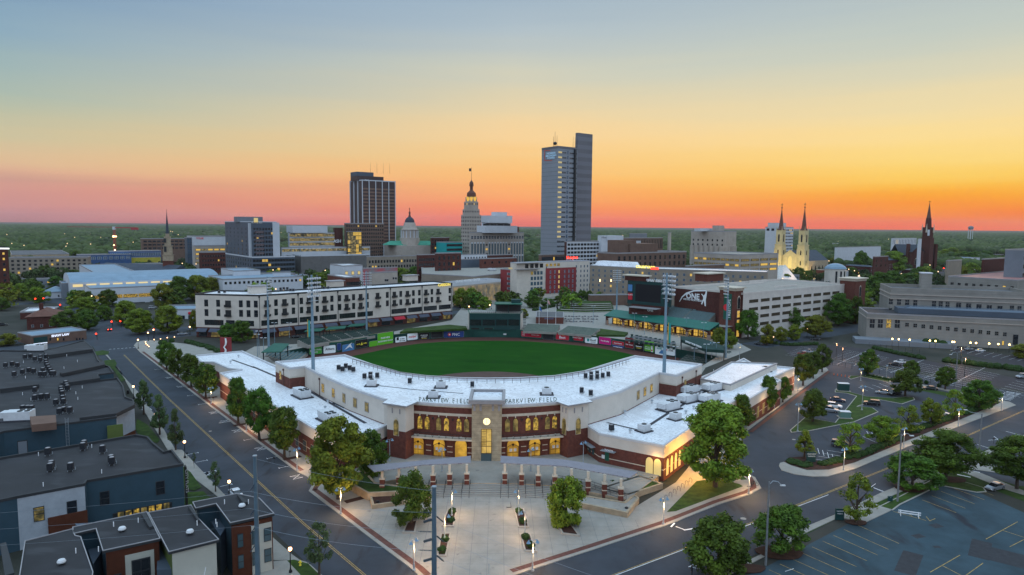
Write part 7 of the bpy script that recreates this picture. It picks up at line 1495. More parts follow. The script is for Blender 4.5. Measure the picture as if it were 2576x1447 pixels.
CL=[low(i%2,mm,i)for i,mm in enumerate((LG,LM,LG,LS_,LM,LG))];CLY=low(0,LY,9)
def trunkmesh():
    b=MB();b.tube([(0,0,-.02),(.012,0,.3),(0,.01,.62),(.01,0,1)],[.06,.04,.03,.01],6)
    for i in range(5):
        a=i*1.26+random.random();h=.28+.09*i;b.tube([(0,0,h),(.14*math.cos(a),.14*math.sin(a),h+.16),(.3*math.cos(a),.3*math.sin(a),h+.34)],[.026,.017,.006],4)
    return b.data('trunk',[mk('bark',(.06,.045,.035),.9,.3,3)])
TR=trunkmesh();rt=random.Random(3)
def tree(x,y,w,h,kind='round',col='g',label=None,group=None,cb=.24,lowd=False,dx=0):
    t=thing({'round':'broadleaf_tree','maple':'maple_tree','oval':'street_tree','cone':'young_tree','sparse':'young_tree'}[kind],label,'tree',(x,y,0),group,0);rz=rt.random()*6.28;t.rotation_euler=(0,0,rz)
    me=(CLY if col=='y' else rt.choice(CL))if lowd else rt.choice(CR[kind,col]);c=bpy.data.objects.new('crown',me);scene.collection.objects.link(c);c.parent=t;c.location=(0,0,h*cb);c.scale=(w*1.06,w*1.06,h*(1-cb))
    k=bpy.data.objects.new('trunk',TR);scene.collection.objects.link(k);k.parent=t;k.scale=(min(w,h)*.85 if kind!='maple' else w*.6,)*2+(h*.8,);return t
def pt(kind,col,xb,yb,xl,xr,yt,label=None,group=None,cb=.24,lowd=False):
    A=G(xb,yb);_,h=AT(xb,yt,A[1]);w=(xr-xl)*A[1]/F;xm=AT((xl+xr)/2,yb,A[1])[0];return tree(xm,A[1],w,max(h,w*.6),kind,col,label,group,cb,lowd)
g1='leafy trees on the stadium sidewalk by the left street';g2='slender young trees on the left sidewalk';g3='trees in the small parking lot beside the stadium';g4='large shade trees along the right street';g5='trees along the right stadium sidewalk'
for r in[
 ('maple','m',1778,1226,1698,1900,1020,'huge green maple at the right corner of the stadium, glowing underneath','maples flanking the stadium entrance',.16),
 ('maple','m',866,1257,768,934,1058,'large green maple at the left corner of the stadium beside the street','maples flanking the stadium entrance',.14),('round','g',935,1205,896,975,1085,'darker tree tucked between the left maple and the left pavilion','maples flanking the stadium entrance',.1),
 ('round','g',1030,1318,987,1083,1195,'round dense tree in the planter left of the steel pole','plaza trees in planters',.05),('round','m',1429,1322,1376,1472,1204,'round dense tree in the planter right of the plaza','plaza trees in planters',.05),
 ('oval','g',722,1153,674,757,1024,'nearest dark tree of the left stadium sidewalk row',g1,.2),('oval','g',659,1107,615,690,978,'second dark tree of the left stadium sidewalk row',g1,.2),('oval','g',604,1066,565,634,954,'third dark tree of the left stadium sidewalk row',g1,.2),
 ('round','g',517,1001,488,547,916,'fourth tree of the left stadium sidewalk row',g1,.2),('round','g',481,973,456,506,894,'fifth tree of the left stadium sidewalk row',g1,.2),('round','g',448.7,950,424,472,881,'sixth tree of the left stadium sidewalk row',g1,.2),('round','g',422,929.6,395,444,861,'farthest tree of the left stadium sidewalk row',g1,.2),
 ('cone','s',360.8,1043,336,388,958,'farthest slender tree beside the stepped townhouse roof',g2,.22),('cone','s',406.7,1095,374,430,998,'slender tree with a street globe glowing through it',g2,.22),('cone','s',442,1133,418,467,1034,'slender tree beyond the globe lamp at the blue wall',g2,.22),('sparse','s',543.7,1238,523,562,1164,'small thin tree beside the parked white car',g2,.25),('sparse','s',488.5,1178,483,494,1140,'almost bare sapling in its mulch square',g2,.5),
 ('sparse','s',800,1452,763,843,1316,'airy young tree at the bottom between lamp post and street',g2,.28),
 ('round','g',1808,1445,1726,1886,1303,'broad dark tree at the bottom edge beside the two people',g4,.12),('round','g',1962,1390,1900,2032,1278,'dark tree behind the street light mast',g4,.18),('sparse','m',2154,1316,2106,2202,1198,'feathery multi stemmed birch by the green sign',g4,.1),
 ('round','g',2291,1230,2235,2352,1146,'round dark tree crossed by a street light mast',g4,.12),('maple','g',2373,1207.6,2301,2457,1088,'widest dark tree before the zebra crossing',g4,.2),('maple','g',2556,1231,2485,2630,1102,'dark tree cut by the right edge above the silver car',g4,.25),
 ('round','g',2044,1062,2009,2080,984,'round dark tree on the tip of the grass island',g3,.16),('cone','m',2017.8,1151,1993,2054,1084,'thin layered tree on the rounded hedge corner',g3,.18),('sparse','m',2138,1143,2096,2178,1060,'loose tree in front of the grey minivan',g3,.15),('round','m',2214,1118.6,2182,2250,1050,'green tree in the hedge strip behind the second lamp',g3,.18),
 ('sparse','m',2279,1089,2243,2322,1018,'loose bronze green tree in the middle of the hedge strip',g3,.12),('round','m',2341.5,1072.5,2315,2367,1006,'small tree beside the parked white van',g3,.2),('sparse','m',2399.7,1053.6,2368,2434,983,'airy tree beyond the white van',g3,.15),('round','g',2455,1032,2423,2502,958,'dark tree nearest the far crossing',g3,.15),
 ('round','g',2275.6,998,2244,2310,933,'dense dark tree behind the black pickup',g3,.18),('oval','g',2181.6,945,2156,2211,881,'tall tree by the green lot sign',g3,.18),('round','g',2290,960,2270,2314,908,'tree partly behind the dense dark one',g3,.2),('oval','g',2376.7,980.4,2353,2402,923,'small tree standing beside the dark sedan',g3,.2),
 ('oval','g',1928.4,1037,1901,1962,948,'nearest full tree of the right stadium sidewalk',g5,.2),('oval','g',1963.6,1013,1948,1990,950,'slim second tree of the right stadium sidewalk',g5,.2),('oval','g',2017.8,971,1993,2047,890,'tree where the white wing roof ends',g5,.2),('oval','g',2041,953,2025,2066,886,'second tree beyond the white wing roof',g5,.2),('oval','g',2068,937,2046,2090,868,'farthest tree of the right stadium sidewalk',g5,.2),('oval','g',1866,1080,1833,1897,996,'tree just behind the huge right maple',g5,.15),
 ('round','g',573,858,548,600,815,'left dark tree before the bend of the cream apartments','trees before the cream apartments',.1),('round','g',607,862,585,631,809,'right dark tree before the bend of the cream apartments','trees before the cream apartments',.1),
 ('round','g',1880.6,853,1856,1907,782,'dark round tree at the foot of the garage stair tower','trees before the parking garage',.12),('round','g',1978,828,1944,2013,771,'dark tree before the garage decks','trees before the parking garage',.1),('maple','g',2112,820,2077,2142,742,'big dark tree covering the right end of the garage','trees before the parking garage',.1),('round','g',2150,815,2133,2172,748,'dark tree right of the big garage tree','trees before the parking garage',.1),
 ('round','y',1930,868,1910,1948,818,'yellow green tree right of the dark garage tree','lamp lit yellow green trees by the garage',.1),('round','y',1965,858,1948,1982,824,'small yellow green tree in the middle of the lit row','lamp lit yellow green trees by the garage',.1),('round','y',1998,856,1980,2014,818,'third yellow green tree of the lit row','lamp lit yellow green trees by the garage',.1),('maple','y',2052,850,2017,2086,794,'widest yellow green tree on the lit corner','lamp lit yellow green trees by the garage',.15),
 ('round','m',1806,872,1790,1825,826,'small tree behind the tent roof','trees at the right field gate',.1),('round','m',1834,878,1815,1852,829,'small tree beside the right field floodlight tower','trees at the right field gate',.1),
]:pt(*r)
LF='leafy trees around the left crossroads';BH='trees in the belt behind the cream apartments';RT='trees among the blocks at the right';MID='street trees before the hotel and convention hall'
def rowt(grp,lab,L,cb=.1):
    for i,q in enumerate(L):
        c=q[5]if len(q)>5 else('g','m')[i%2];pt('maple' if(q[3]-q[2])>55 else 'round',c,q[0],q[1],q[2],q[3],q[4],lab,grp,cb)
rowt(LF,'leafy green tree by the left crossroads and the law office',[(165,832,133,206,784,'g'),(222,830,190,252,780,'g'),(212,790,180,249,757,'m'),(262,806,244,282,768,'g'),(318,816,282,351,759,'m'),(350,840,314,387,779,'m'),(421,838,384,461,771,'m'),(487,830,477,499,782,'y'),(272,772,249,298,729,'g'),(195,770,172,216,731,'g'),(222,772,204,237,735,'g'),(45,756,24,72,714),(80,752,58,109,707),(97,762,74,122,724),(8,782,-14,24,750),(2,740,-20,22,700),(130,745,112,146,722),(20,870,-10,40,858,'y')])
rowt(BH,'green tree in the leafy belt behind the long cream apartment block',[(412,777,387,438,716,'y'),(440,762,418,482,698,'g'),(490,757,464,532,695,'m'),(530,753,504,560,699,'y'),(500,748,470,537,705,'y'),(535,747,510,556,702,'m'),(566,742,546,592,704,'g'),(600,736,578,627,696,'g'),(637,736,618,654,702,'m'),(670,734,650,690,700,'g'),(702,729,680,726,697,'g'),(727,728,705,748,696,'g'),(742,724,728,760,700,'y'),(765,722,742,788,696,'g'),(802,716,780,830,692,'m'),(900,700,880,915,684,'y'),(1010,714,988,1037,675,'m'),(1046,714,1028,1076,671,'g'),(1080,716,1060,1102,679,'m'),(1106,720,1088,1120,689,'m'),(985,706,970,1000,684)])
rowt(MID,'street tree before the hotel and the glass fronted hall',[(1155,774,1137,1177,726,'m'),(1187,772,1165,1207,726,'m'),(1174,779,1164,1184,747,'g'),(1218,781,1202,1235,748,'m'),(1260,764,1243,1277,734,'g'),(1285,763,1271,1301,736,'g'),(1340,775,1320,1360,743,'g'),(1445,759,1434,1456,734,'g'),(1464,758,1453,1475,731,'g'),(1482,758,1472,1493,732,'g'),(1512,757,1498,1527,734,'m'),(1318,800,1305,1330,778,'y'),(1378,772,1360,1395,755,'g'),(1410,768,1392,1432,752,'g')])
rowt(RT,'tree among the churches, glass roofs and low blocks at the right',[(2008,702,1993,2024,673,'g'),(2034,706,2024,2044,681,'g'),(1796,677,1776,1816,652,'m'),(1830,676,1818,1842,655),(1884,674,1864,1906,652),(2062,694,2049,2075,675,'g'),(2140,697,2121,2158,673,'g'),(2164,682,2144,2184,633,'g'),(2246,688,2216,2278,634,'m'),(2205,744,2178,2242,687,'g'),(2242,737,2212,2278,684,'g'),(2287,727,2258,2312,689,'g'),(2172,762,2155,2190,722,'m'),(2213,762,2194,2233,713,'g'),(2400,706,2380,2432,667,'y'),(2436,701,2413,2462,662,'m'),(2430,666,2404,2458,650,'g'),(2343,698,2328,2359,679,'g'),(2385,656,2360,2414,629,'m'),(2310,700,2290,2330,676,'g'),(2180,775,2165,2200,750,'m'),(2098,672,2080,2116,648,'y'),(2480,660,2455,2500,632,'g'),(2560,900,2545,2600,912 if 0 else 880,'y'),(1340,655,1330,1352,632),(1318,668,1308,1330,650)])
rowt('trees at the far left edge','tree before the long tan apartments at the left',[(115,698,97,134,668,'g'),(166,694,150,182,676,'g'),(204,683,180,228,665,'g'),(270,666,245,293,646,'g'),(73,684,55,91,645,'g'),(397,659,385,410,645,'g'),(140,720,120,160,697,'g'),(180,700,165,200,690,'g'),(352,686,330,374,668,'g'),(495,660,470,515,648,'g'),(560,680,540,580,655,'g')])
# hedges
def hedge(px,h,w,label,mat='hedge',n=None):
    P=GL(px);b=MB();k=0;rr=random.Random(len(label))
    o=thing('hedge',label,'hedge',(*P[0],0));V=[];
    for a,c in zip(P,P[1:]):
        L=math.hypot(c[0]-a[0],c[1]-a[1]);m_=max(2,int(L/(w*.55)))
        for i in range(m_):q=lerp(a,c,(i+rr.random())/m_);s=w*rr.uniform(.5,.75);b.ball(q[0]+rr.uniform(-.2,.2)*w,q[1]+rr.uniform(-.2,.2)*w,h*.35,s,n=7,rz=h*rr.uniform(.55,.85))
    for i,v in enumerate(b.v):b.v[i]=(v[0]+rr.uniform(-.12,.12),v[1]+rr.uniform(-.12,.12),max(.05,v[2]+rr.uniform(-.12,.12)))
    b.build('foliage',mat,o);return o
hedge([(2155,1152),(2210,1128),(2265,1105)],1.1,1.7,'clipped hedge behind the sidewalk near the grey minivan');hedge([(2290,1090),(2350,1068),(2395,1050)],1.1,1.8,'clipped hedge behind the sidewalk below the white van');hedge([(2420,1044),(2470,1025),(2495,1014)],1.2,2.0,'dark hedge at the far end of the small parking lot')
hedge([(1980,1160),(2015,1172),(2050,1172)],.9,2.2,'tall grasses on the rounded corner bed','hedge');hedge([(2060,1172),(2110,1160),(2150,1140)],.8,2.0,'low shrubs behind the corner sidewalk');hedge([(2180,945),(2230,956),(2262,962)],.8,1.0,'thin hedge at the back of the grass island')
hedge([(2200,878),(2260,892),(2330,905)],1.5,2.2,'hedge strip below the post office parking');hedge([(2370,910),(2450,920),(2576,935),(2640,945)],2.0,3.0,'dark hedge between the two parking lots at the right');hedge([(2325,870),(2375,875)],3.5,3.5,'tall dark shrubs before the post office terrace')
hedge([(400,868),(430,862)],1.8,2.4,'dark shrubs on the corner wall by the globe bollards');hedge([(470,862),(520,875),(560,890)],1.5,2.5,'dark shrub bank left of the ballpark sign');hedge([(1345,782),(1400,770)],1.5,2.5,'low dark shrubs beside the terraced lawn');hedge([(1910,862),(1985,870),(2060,868)],1.4,1.6,'hedge below the lit yellow green trees')
for x,y in((1138,1290),(1134,1312),(1120,1360),(1112,1388),(1305,1290),(1315,1315),(1322,1355),(1335,1376),(1580,1215),(1540,1220),(1640,1212),(2300,960),(2315,962),(2330,964),(2362,972),(2285,1085),(2300,1079)):
    A=G(x,y,.3);b=MB();rr=random.Random(x);b.ball(A[0],A[1],.6,.75,n=8,rz=.7);b.v=[(v[0]+rr.uniform(-.12,.12),v[1]+rr.uniform(-.12,.12),v[2]+rr.uniform(-.12,.12))for v in b.v];tag(b.build('shrub','hedge',org=(*A,.2)),'small rounded shrub in a planting bed','shrub','small shrubs in beds and planters')
# trees scattered among the city blocks, then the far woods as one mass
FOOT=[(o.location.x,o.location.y)for o in scene.objects if o.parent is None and o.get('category')and o.get('category')!='tree' and o.location.y>380]
def bbox_pts():
    out_=[]
    for o in scene.objects:
        if o.type=='MESH' and o.name.startswith('wall')and o.parent:
            vs=[(v.co.x+WL[o][0],v.co.y+WL[o][1])for v in o.data.vertices];xs=[v[0]for v in vs];ys=[v[1]for v in vs];out_.append((min(xs),max(xs),min(ys),max(ys)))
    return out_
BB=bbox_pts()
def free(x,y,m):return not any(a-m<x<b_+m and c-m<y<d+m for a,b_,c,d in BB)
rw=random.Random(21);hc=[('brickd','roofg'),('wpan','roofb'),('tan','roofg'),('brown','roofw'),('limest','roofg'),('greyp','roofg'),('brick','roofd')]
n=0
while n<140:
    Yv=520*((1900 if n<90 else 3800)/520)**rw.random()if n<90 else rw.uniform(1300,3800);az_=rw.uniform(-38,38);xv=Yv*math.tan(R(az_));
    if not free(xv,Yv,22):continue
    w,d,h=rw.uniform(14,40),rw.uniform(12,26),rw.choice((4,5,7,9,12))if Yv<1100 else rw.choice((9,12,15,17))if n>=90 else rw.choice((4,5,6,8));c,s=math.cos(R(37)),math.sin(R(37));P=[(xv,Yv),(xv+c*w,Yv+s*w),(xv+c*w-s*d,Yv+s*w+c*d),(xv-s*d,Yv+c*d)];wm,rm=rw.choice(hc)
    cn={'brickd':'dark brick','wpan':'white','tan':'tan','brown':'brown brick','limest':'pale stone','greyp':'grey','brick':'red brick'}[wm]
    r_,P=bld('low_rise_building','low %s flat roofed building among the trees beyond downtown'%cn,'building',P,h,wm,rm,group='low %s buildings beyond downtown'%cn);BB.append((min(p[0]for p in P),max(p[0]for p in P),min(p[1]for p in P),max(p[1]for p in P)));n+=1
    if Yv<1000:grid(r_,P[0],P[1],max(2,int(w/5)),h-3.2,3.4,1,1.8,1.7,'glass','dark','plain',.18,litm='lit')
n=0
while n<210:
    Yv=430*(1500/430)**rw.random();xv=Yv*math.tan(R(rw.uniform(-38,38)))
    if not free(xv,Yv,5):continue
    n+=1;w=rw.uniform(8,14);tree(xv,Yv,w,w*rw.uniform(.8,1.1),'round','y' if rw.random()<.08 else 'g','bushy green tree standing among the city blocks','trees standing among the city blocks',.08,True)
def woods():
    ico=[];t=(1+5**.5)/2
    base=np.array([(-1,t,0),(1,t,0),(-1,-t,0),(1,-t,0),(0,-1,t),(0,1,t),(0,-1,-t),(0,1,-t),(t,0,-1),(t,0,1),(-t,0,-1),(-t,0,1)])/math.sqrt(1+t*t)
    fc=np.array([(0,11,5),(0,5,1),(0,1,7),(0,7,10),(0,10,11),(1,5,9),(5,11,4),(11,10,2),(10,7,6),(7,1,8),(3,9,4),(3,4,2),(3,2,6),(3,6,8),(3,8,9),(4,9,5),(2,4,11),(6,2,10),(8,6,7),(9,8,1)])
    P=[]
    Yv=900.0
    while Yv<9500:
        s=10+Yv*.0042;x=-Yv*.86
        while x<Yv*.86:
            xx,yy=x+rng.uniform(-.5,.5)*s,Yv+rng.uniform(-.5,.5)*s*1.3
            dens=.5 if yy<1500 else.85
            if rng.random()<dens and(math.sin(xx*.004+1)*math.sin(yy*.003+xx*.001)<.72)and free(xx,yy,6):
                P.append((xx,yy,s*rng.uniform(.5,.8),min(13,s*.75)*rng.uniform(.8,1.25)))
            x+=s*1.15
        Yv+=s*1.25
    P=np.array(P);n=len(P);V=base[None]*(1+rng.uniform(-.22,.22,(n,12,1)));V=V*np.stack([P[:,2],P[:,2],P[:,3]*.75],1)[:,None,:]+np.stack([P[:,0],P[:,1],P[:,3]*.6],1)[:,None,:]
    me=bpy.data.meshes.new('woods');V=V.reshape(-1,3);Fc=(fc[None]+(np.arange(n)*12)[:,None,None]).reshape(-1,3);me.vertices.add(len(V));me.vertices.foreach_set('co',V.ravel());me.loops.add(Fc.size);me.loops.foreach_set('vertex_index',Fc.ravel());me.polygons.add(len(Fc));me.polygons.foreach_set('loop_start',np.arange(0,Fc.size,3));
    me.materials.append(spots(spots(mk('far_foliage',(.014,.04,.012),.95,.5,.02,(.075,.11,.03),detail=9),(.09,.1,.06),.006,.6,None,.08),(.012,.03,.018),.004,.58,None,.1));me.update();me.validate();o=bpy.data.objects.new('woods',me);scene.collection.objects.link(o);tag(o,'wide dark green belt of treetops reaching to the horizon','woods',kind='stuff')
woods()
def midtrees():
    pr=[]
    while len(pr)<900:
        y=560*(1250/560)**rw.random();x=y*math.tan(R(rw.uniform(-39,39)))
        if free(x,y,5)and math.sin(x*.017+y*.011)+math.sin(y*.019-x*.007)>-.5:pr.append((x,y,rw.uniform(7,12)))
    q=110;P=np.repeat(np.array(pr),q,0);n=len(P);d=rng.normal(size=(n,3));d/=np.linalg.norm(d,axis=1)[:,None];rr=P[:,2:3]*.5*rng.uniform(.7,1.05,(n,1));c=np.column_stack([P[:,0],P[:,1],P[:,2]*.52])+d*rr*np.array([1,1,.85])
    nr=d+rng.normal(size=(n,3))*.4;u=np.cross(nr,rng.normal(size=(n,3)));u/=np.linalg.norm(u,axis=1)[:,None];w=np.cross(nr,u);w/=np.linalg.norm(w,axis=1)[:,None];s=P[:,2:3]*.085;u*=s;w*=s
    V=np.stack([c-u-w,c+u-w,c+u+w,c-u+w],1).reshape(-1,3);me=bpy.data.meshes.new('canopy');me.vertices.add(len(V));me.vertices.foreach_set('co',V.ravel());me.loops.add(n*4);me.loops.foreach_set('vertex_index',np.arange(n*4));me.polygons.add(n);me.polygons.foreach_set('loop_start',np.arange(0,n*4,4));me.materials.append(MATS['far_foliage']);me.update();me.validate()
    o=bpy.data.objects.new('woods',me);scene.collection.objects.link(o);tag(o,'leafy canopy filling the gaps between distant city blocks','woods',kind='stuff')
midtrees()
# ================================================================ LAMPS
def light(par,loc,power,color=(1,.62,.3),size=.15):
    l=bpy.data.lights.new('lamp_light','POINT');l.energy=power;l.color=color;l.shadow_soft_size=size;o=bpy.data.objects.new('lamp_light',l);scene.collection.objects.link(o);o.parent=par;o.location=loc;return o
M['post']=mk('black_post',(.012,.012,.014),.5,0);M['bell']=mk('blue_grey_bell',(.14,.24,.34),.4,.05,1);M['bulbs']=mk('small_bulb',(1,.8,.5),.5,0,emit=(1,.6,.28),es=2.2)
LM_={}
def lamp_mesh():
    b=MB();b.lathe(0,0,[(.28,0),(.28,.3),(.14,.5),(.09,.9),(.075,3.4),(.1,3.5),(.13,3.6)],8);LM_['gpost']=b.data('post',['post']);b=MB();b.ball(0,0,3.85,.3,n=10,rz=.34);LM_['globe']=b.data('globe',['bulb']);b=MB();b.lathe(0,0,[(.12,4.14),(.06,4.3),(.0,4.38)],6);LM_['cap']=b.data('cap',['post'])
    b=MB();b.lathe(0,0,[(.26,0),(.26,.15),(.14,.35),(.14,1.1),(.09,1.2),(.075,5.0)],8);LM_['spost']=b.data('post',['steel'])
    for k,n in(('a1',1),('a2',2)):
        b=MB()
        for s in((1,)if n==1 else(-1,1)):b.tube([(0,0,4.9),(s*.35,0,5.15),(s*.7,0,5.1)],.035,4)
        LM_[k]=b.data('arm',['bell'])
    b=MB();b.lathe(0,0,[(.06,.12),(.1,0),(.16,-.12),(.34,-.34),(.36,-.38)],9);LM_['head']=b.data('lamp_shade',['bell']);b=MB();b.ball(0,0,-.3,.12,n=6);LM_['bulb']=b.data('bulb',['bulbs'])
lamp_mesh()
def globe(px,py,lab,h=1.0,power=350,grp='black globe lamps along the left street'):
    A=G(px,py,.13);r=thing('street_lamp',lab,'street lamp',(*A,.13),grp)
    for n in('gpost','globe','cap'):o=bpy.data.objects.new({'gpost':'post','globe':'globe','cap':'cap'}[n],LM_[n]);scene.collection.objects.link(o);o.parent=r;o.scale=(1,1,h)if n!='gpost' else(1,1,h)
    if power:light(r,(0,.0,3.85*h),power,(1,.55,.25),.3)
    return r
for x,y,l in((336.6,1003,'globe lamp beside the farthest slender tree'),(393.4,1076,'globe lamp shining through a slender tree'),(465.3,1152,'globe lamp by the parking meter at the blue wall'),(577.7,1259,'globe lamp over the parked white car'),(731,1440,'lit globe lamp on the corner lawn at the bottom left'),(348,877,'globe lamp on the far curb by the four bollards'),(386.8,850,'globe lamp at the far corner of the crossroads'),(373,858,'globe lamp near the corner wall at the crossroads'),(446,836,'globe lamp under the tree by the cream apartments'),(478,842,'small globe lamp at the left end of the cream apartments')):globe(x,y,'black '+l,power=450 if y>1000 else 260)
for x,y,l in((1180,790,'left'),(1232,786,'middle left'),(1236,778,'middle'),(1267,775,'right')):globe(x,y,'warm globe lamp before the glass hall, the %s one'%l,1.2,500,'globe lamps before the glass hall')
for x,y in((366.4,866),(367.5,870.5),(371,874),(374.5,877.5),(388,860),(404,858),(421,855),(439,853)):
    A=G(x,y,.13);r=thing('lit_bollard','short black bollard with a small lit globe on the paved corner','bollard',(*A,.13),'lit bollards on the paved corner');b=MB();b.cyl(A[0],A[1],.13,1.0,.12,.1,6);b.build('post','post',r);b=MB();b.ball(A[0],A[1],1.15,.2,n=7);b.build('globe','bulb',r)
def bell(px,py,ang,n,lab,power=420,h=1.0,z=.13,grp='blue grey bell lamps on steel posts',lit=True,col=(1,.6,.27)):
    A=G(px,py,z);r=thing('plaza_lamp',lab,'street lamp',(*A,z),grp,R(ang))
    def ad(nm,me,loc=(0,0,0),par=r):o=bpy.data.objects.new(nm,LM_[me]);scene.collection.objects.link(o);o.parent=par;o.location=loc;return o
    o=ad('post','spost');o.scale=(1,1,h);ad('arm','a1' if n==1 else 'a2',(0,0,5*(h-1)))
    for s in((1,)if n==1 else(-1,1)):
        hd=ad('lamp_shade','head',(s*.7,0,5.0*h));
        if lit:ad('bulb','bulb',(0,0,0),hd)
    if lit and power:light(r,(.5 if n==1 else.2,-.35,5.0*h-1.5),power,col,.25)
    return r
for x,y,a,n,l,p in((857.2,1292.6,20,2,'twin bell lamp by the left plaza curb under the large maple',700),(1041.4,1434.8,60,2,'twin bell lamp at the bottom left tip of the plaza',600),(1118.5,1365.4,0,1,'single bell lamp in the lower left planter',350),(1136.6,1298.4,0,1,'single bell lamp in the upper left planter',500),(1305,1298.4,180,1,'single bell lamp in the upper right planter beside the scooter',500),(1320.3,1357,180,1,'single bell lamp in the lower right planter',350),(1339.8,1436,10,2,'twin bell lamp at the bottom right edge of the plaza',600),(1668.6,1318.4,20,2,'twin bell lamp beside the row of bicycle hoops',600),(1883,1242,20,2,'brightly lit bell lamp on the right corner by the bicycles',1100),
  (747.5,1183,60,2,'bell lamp with small signs beside the third dark street tree',700),(531.3,1015.5,60,2,'bell lamp between the fourth and fifth stadium street trees',600),(620,1085,60,2,'bell lamp hidden among the dark stadium street trees',600),(2122,1182,30,2,'bell lamp near the grey minivan on the lot sidewalk',650),(2273,1125.3,30,2,'bell lamp midway along the lot sidewalk',500),(2410.5,1072.5,30,2,'bell lamp by the hedge beyond the white van',500),(2518.9,1033.3,30,2,'bell lamp at the far crossing corner',450),(2007,983,60,1,'bell lamp at the end of the white wing roof',700),(1948,1029,60,1,'bell lamp behind the nearest right sidewalk tree',700),(2229.6,953,60,1,'slim lamp before the first striped lot',450)):bell(x,y,a,n,l,p*2)
for x,y,l in((980.6,1159.8,'unlit bell lamp by the left ticket arch'),(1112,1185.6,'unlit bell lamp behind the left canopy'),(1335,1185.6,'unlit bell lamp behind the right canopy'),(1467,1166,'unlit bell lamp by the right ticket windows')):bell(x,y,40,2,l,0,z=TZ,lit=False)
for x,y,hh,l in((2006.4,1086,1.55,'tall twin lamp on the near tip of the grass island'),(2168,1032,1.5,'tall twin lamp in the middle of the grass island'),(2165,958,.9,'twin lamp by the green lot sign'),(1735 if 0 else 1860,905,1.3,'tall twin lamp behind the right field stand'),(1790,900,1.3,'tall twin lamp by the right field stand')):bell(x,y,10,2,l,260,hh,grp='tall twin lamps in the small parking lot')
# stadium right field pole lamps
for x,y,yt in((1541,808,778),(1595,838,788),(1621,842,797),(1726,845,800),(1769,868,812),(1699,905,872),(1746,905,876),(1776,912,866),(1801,905,862),(648,900,841),(664,905,850),(652,893,833),(728,850,812),(774,838,803),(828,832,798),(691,862,812),(1443,812,768),(1492,815,770),(876,824,792),(1016,808,775)):
    A=G(x,y);h=AT(x,yt,A[1])[1];r=thing('pole_lamp','slim blue grey double headed lamp pole around the outfield concourse','street lamp',(*A,0),'slim lamp poles around the ballpark concourse');b=MB();b.cyl(A[0],A[1],0,h,.13,.08,6);b.build('pole',MATS['tower_blue_steel'],r)
    for s in(-1,1):b=MB();b.box(A[0]+s*.8,A[1],h-.1,.9,.5,.18);b.build('lamp_head','pale',r)
def cobra(px,py,pyt,hx,hy,lab,lit=False):
    A=G(px,py);h=AT(px,pyt,A[1])[1];e=AT(hx,hy,A[1]);r=thing('street_light',lab,'street light',(*A,0),'tall street light masts with curved arms');b=MB();b.cyl(A[0],A[1],0,h,.2,.13,8);b.build('mast',mk('weathered_pole',(.16,.17,.18),.8,.2,2),r)
    b=MB();dx=e[0]-A[0];dz=e[1]-h;b.tube([(A[0],A[1],h-.5),(A[0]+dx*.3,A[1],h+.15),(A[0]+dx*.7,A[1],h+.15+dz*.2),(e[0],A[1],e[1])],.06,5);b.build('arm','steel',r);b=MB();b.box(e[0]+.2*(1 if dx>0 else-1),A[1],e[1]-.1,.8,.3,.16);b.build('lamp_head','pale',r)
cobra(1926,1422,1212,1966,1221,'grey mast with curved arm beside the dark tree at the bottom right');cobra(2257.3,1263,1092,2291,1096,'grey mast in front of the round tree by the barricade');cobra(2463.3,1139,1041,2431,1031,'grey mast with long arm over the right street');cobra(2404,961.8,887,2393,892,'grey mast beside the striped parking lot at the right')
# yellow lamps at the post office
for x,y in((2243.8,824.7),(2260,821),(2287.3,845),(2338,832.8),(2352,836),(2394.6,838),(2399,842),(2440,843),(2454,848.5),(2487,849),(2510,855),(2538,854)):
    X,z=AT(x,y,326 if y>830 else 330);X=X;Yp=322+(2538-x)*.0;z=max(3,min(z,7));A=G(x,869+(x-2178)*.052);r=thing('yard_lamp','yellow lamp on a thin pole along the post office wall','street lamp',(*A,0),'yellow lamps along the post office wall');b=MB();b.cyl(A[0],A[1],0,3.6,.07,n=5);b.build('post','post',r);b=MB();b.ball(A[0],A[1],3.7,.38,n=7);b.build('globe',mk('yellow_globe',(1,.8,.3),.5,0,emit=(1,.68,.22),es=8),r);light(r,(0,0,3.7),420,(1,.68,.3),.3)
for x,y,t,l in((2416,905,870,'double head lamp on a tall pole in the right parking lot'),(2103,894,820,'double head lamp on a tall pole in the left part of the guarded lot'),(2426,935,870,'lamp post by the second striped bay block'),(2118,905,846,'lamp post beside the garage corner')):
    A=G(x,y+12);h=7;r=thing('lot_lamp',l,'street lamp',(*A,0),'orange lit lamp posts in the guarded lot');b=MB();b.cyl(A[0],A[1],0,h,.1,n=6);b.build('pole','dark',r)
    for s in(-.8,.8):b=MB();b.box(A[0]+s,A[1],h,1.2,.6,.16);b.build('lamp_head','dark',r)
    b=MB();b.ball(A[0],A[1],h-.2,.14,n=5);b.build('bulb','bulbs',r);light(r,(0,-.3,h-.7),1300,(1,.5,.25),.2)
for i,(x,y)in enumerate(((1845,835),(1855,850),(2004,822),(2090,813),(2030,850),(1945,872))):A=G(x,y);r=thing('street_lamp',('street lamp at the foot of the garage stair tower','low street lamp beside the garage arcade','street lamp under the garage overhang','yellow street lamp at the dark garage tree','street lamp under the widest yellow green tree','street lamp at the first yellow green tree')[i],'street lamp',(*A,0),'street lamps by the garage');b=MB();b.cyl(A[0],A[1],0,4.4,.08,n=5);b.build('post','post',r);b=MB();b.ball(A[0],A[1],4.5,.26,n=6);b.build('globe','bulbs',r);light(r,(0,0,4.4),900,(1,.72,.3),.2)
for x,y,z,p,c,_ in LAMP:l=light(None,(x,y,z),p,c,.5)
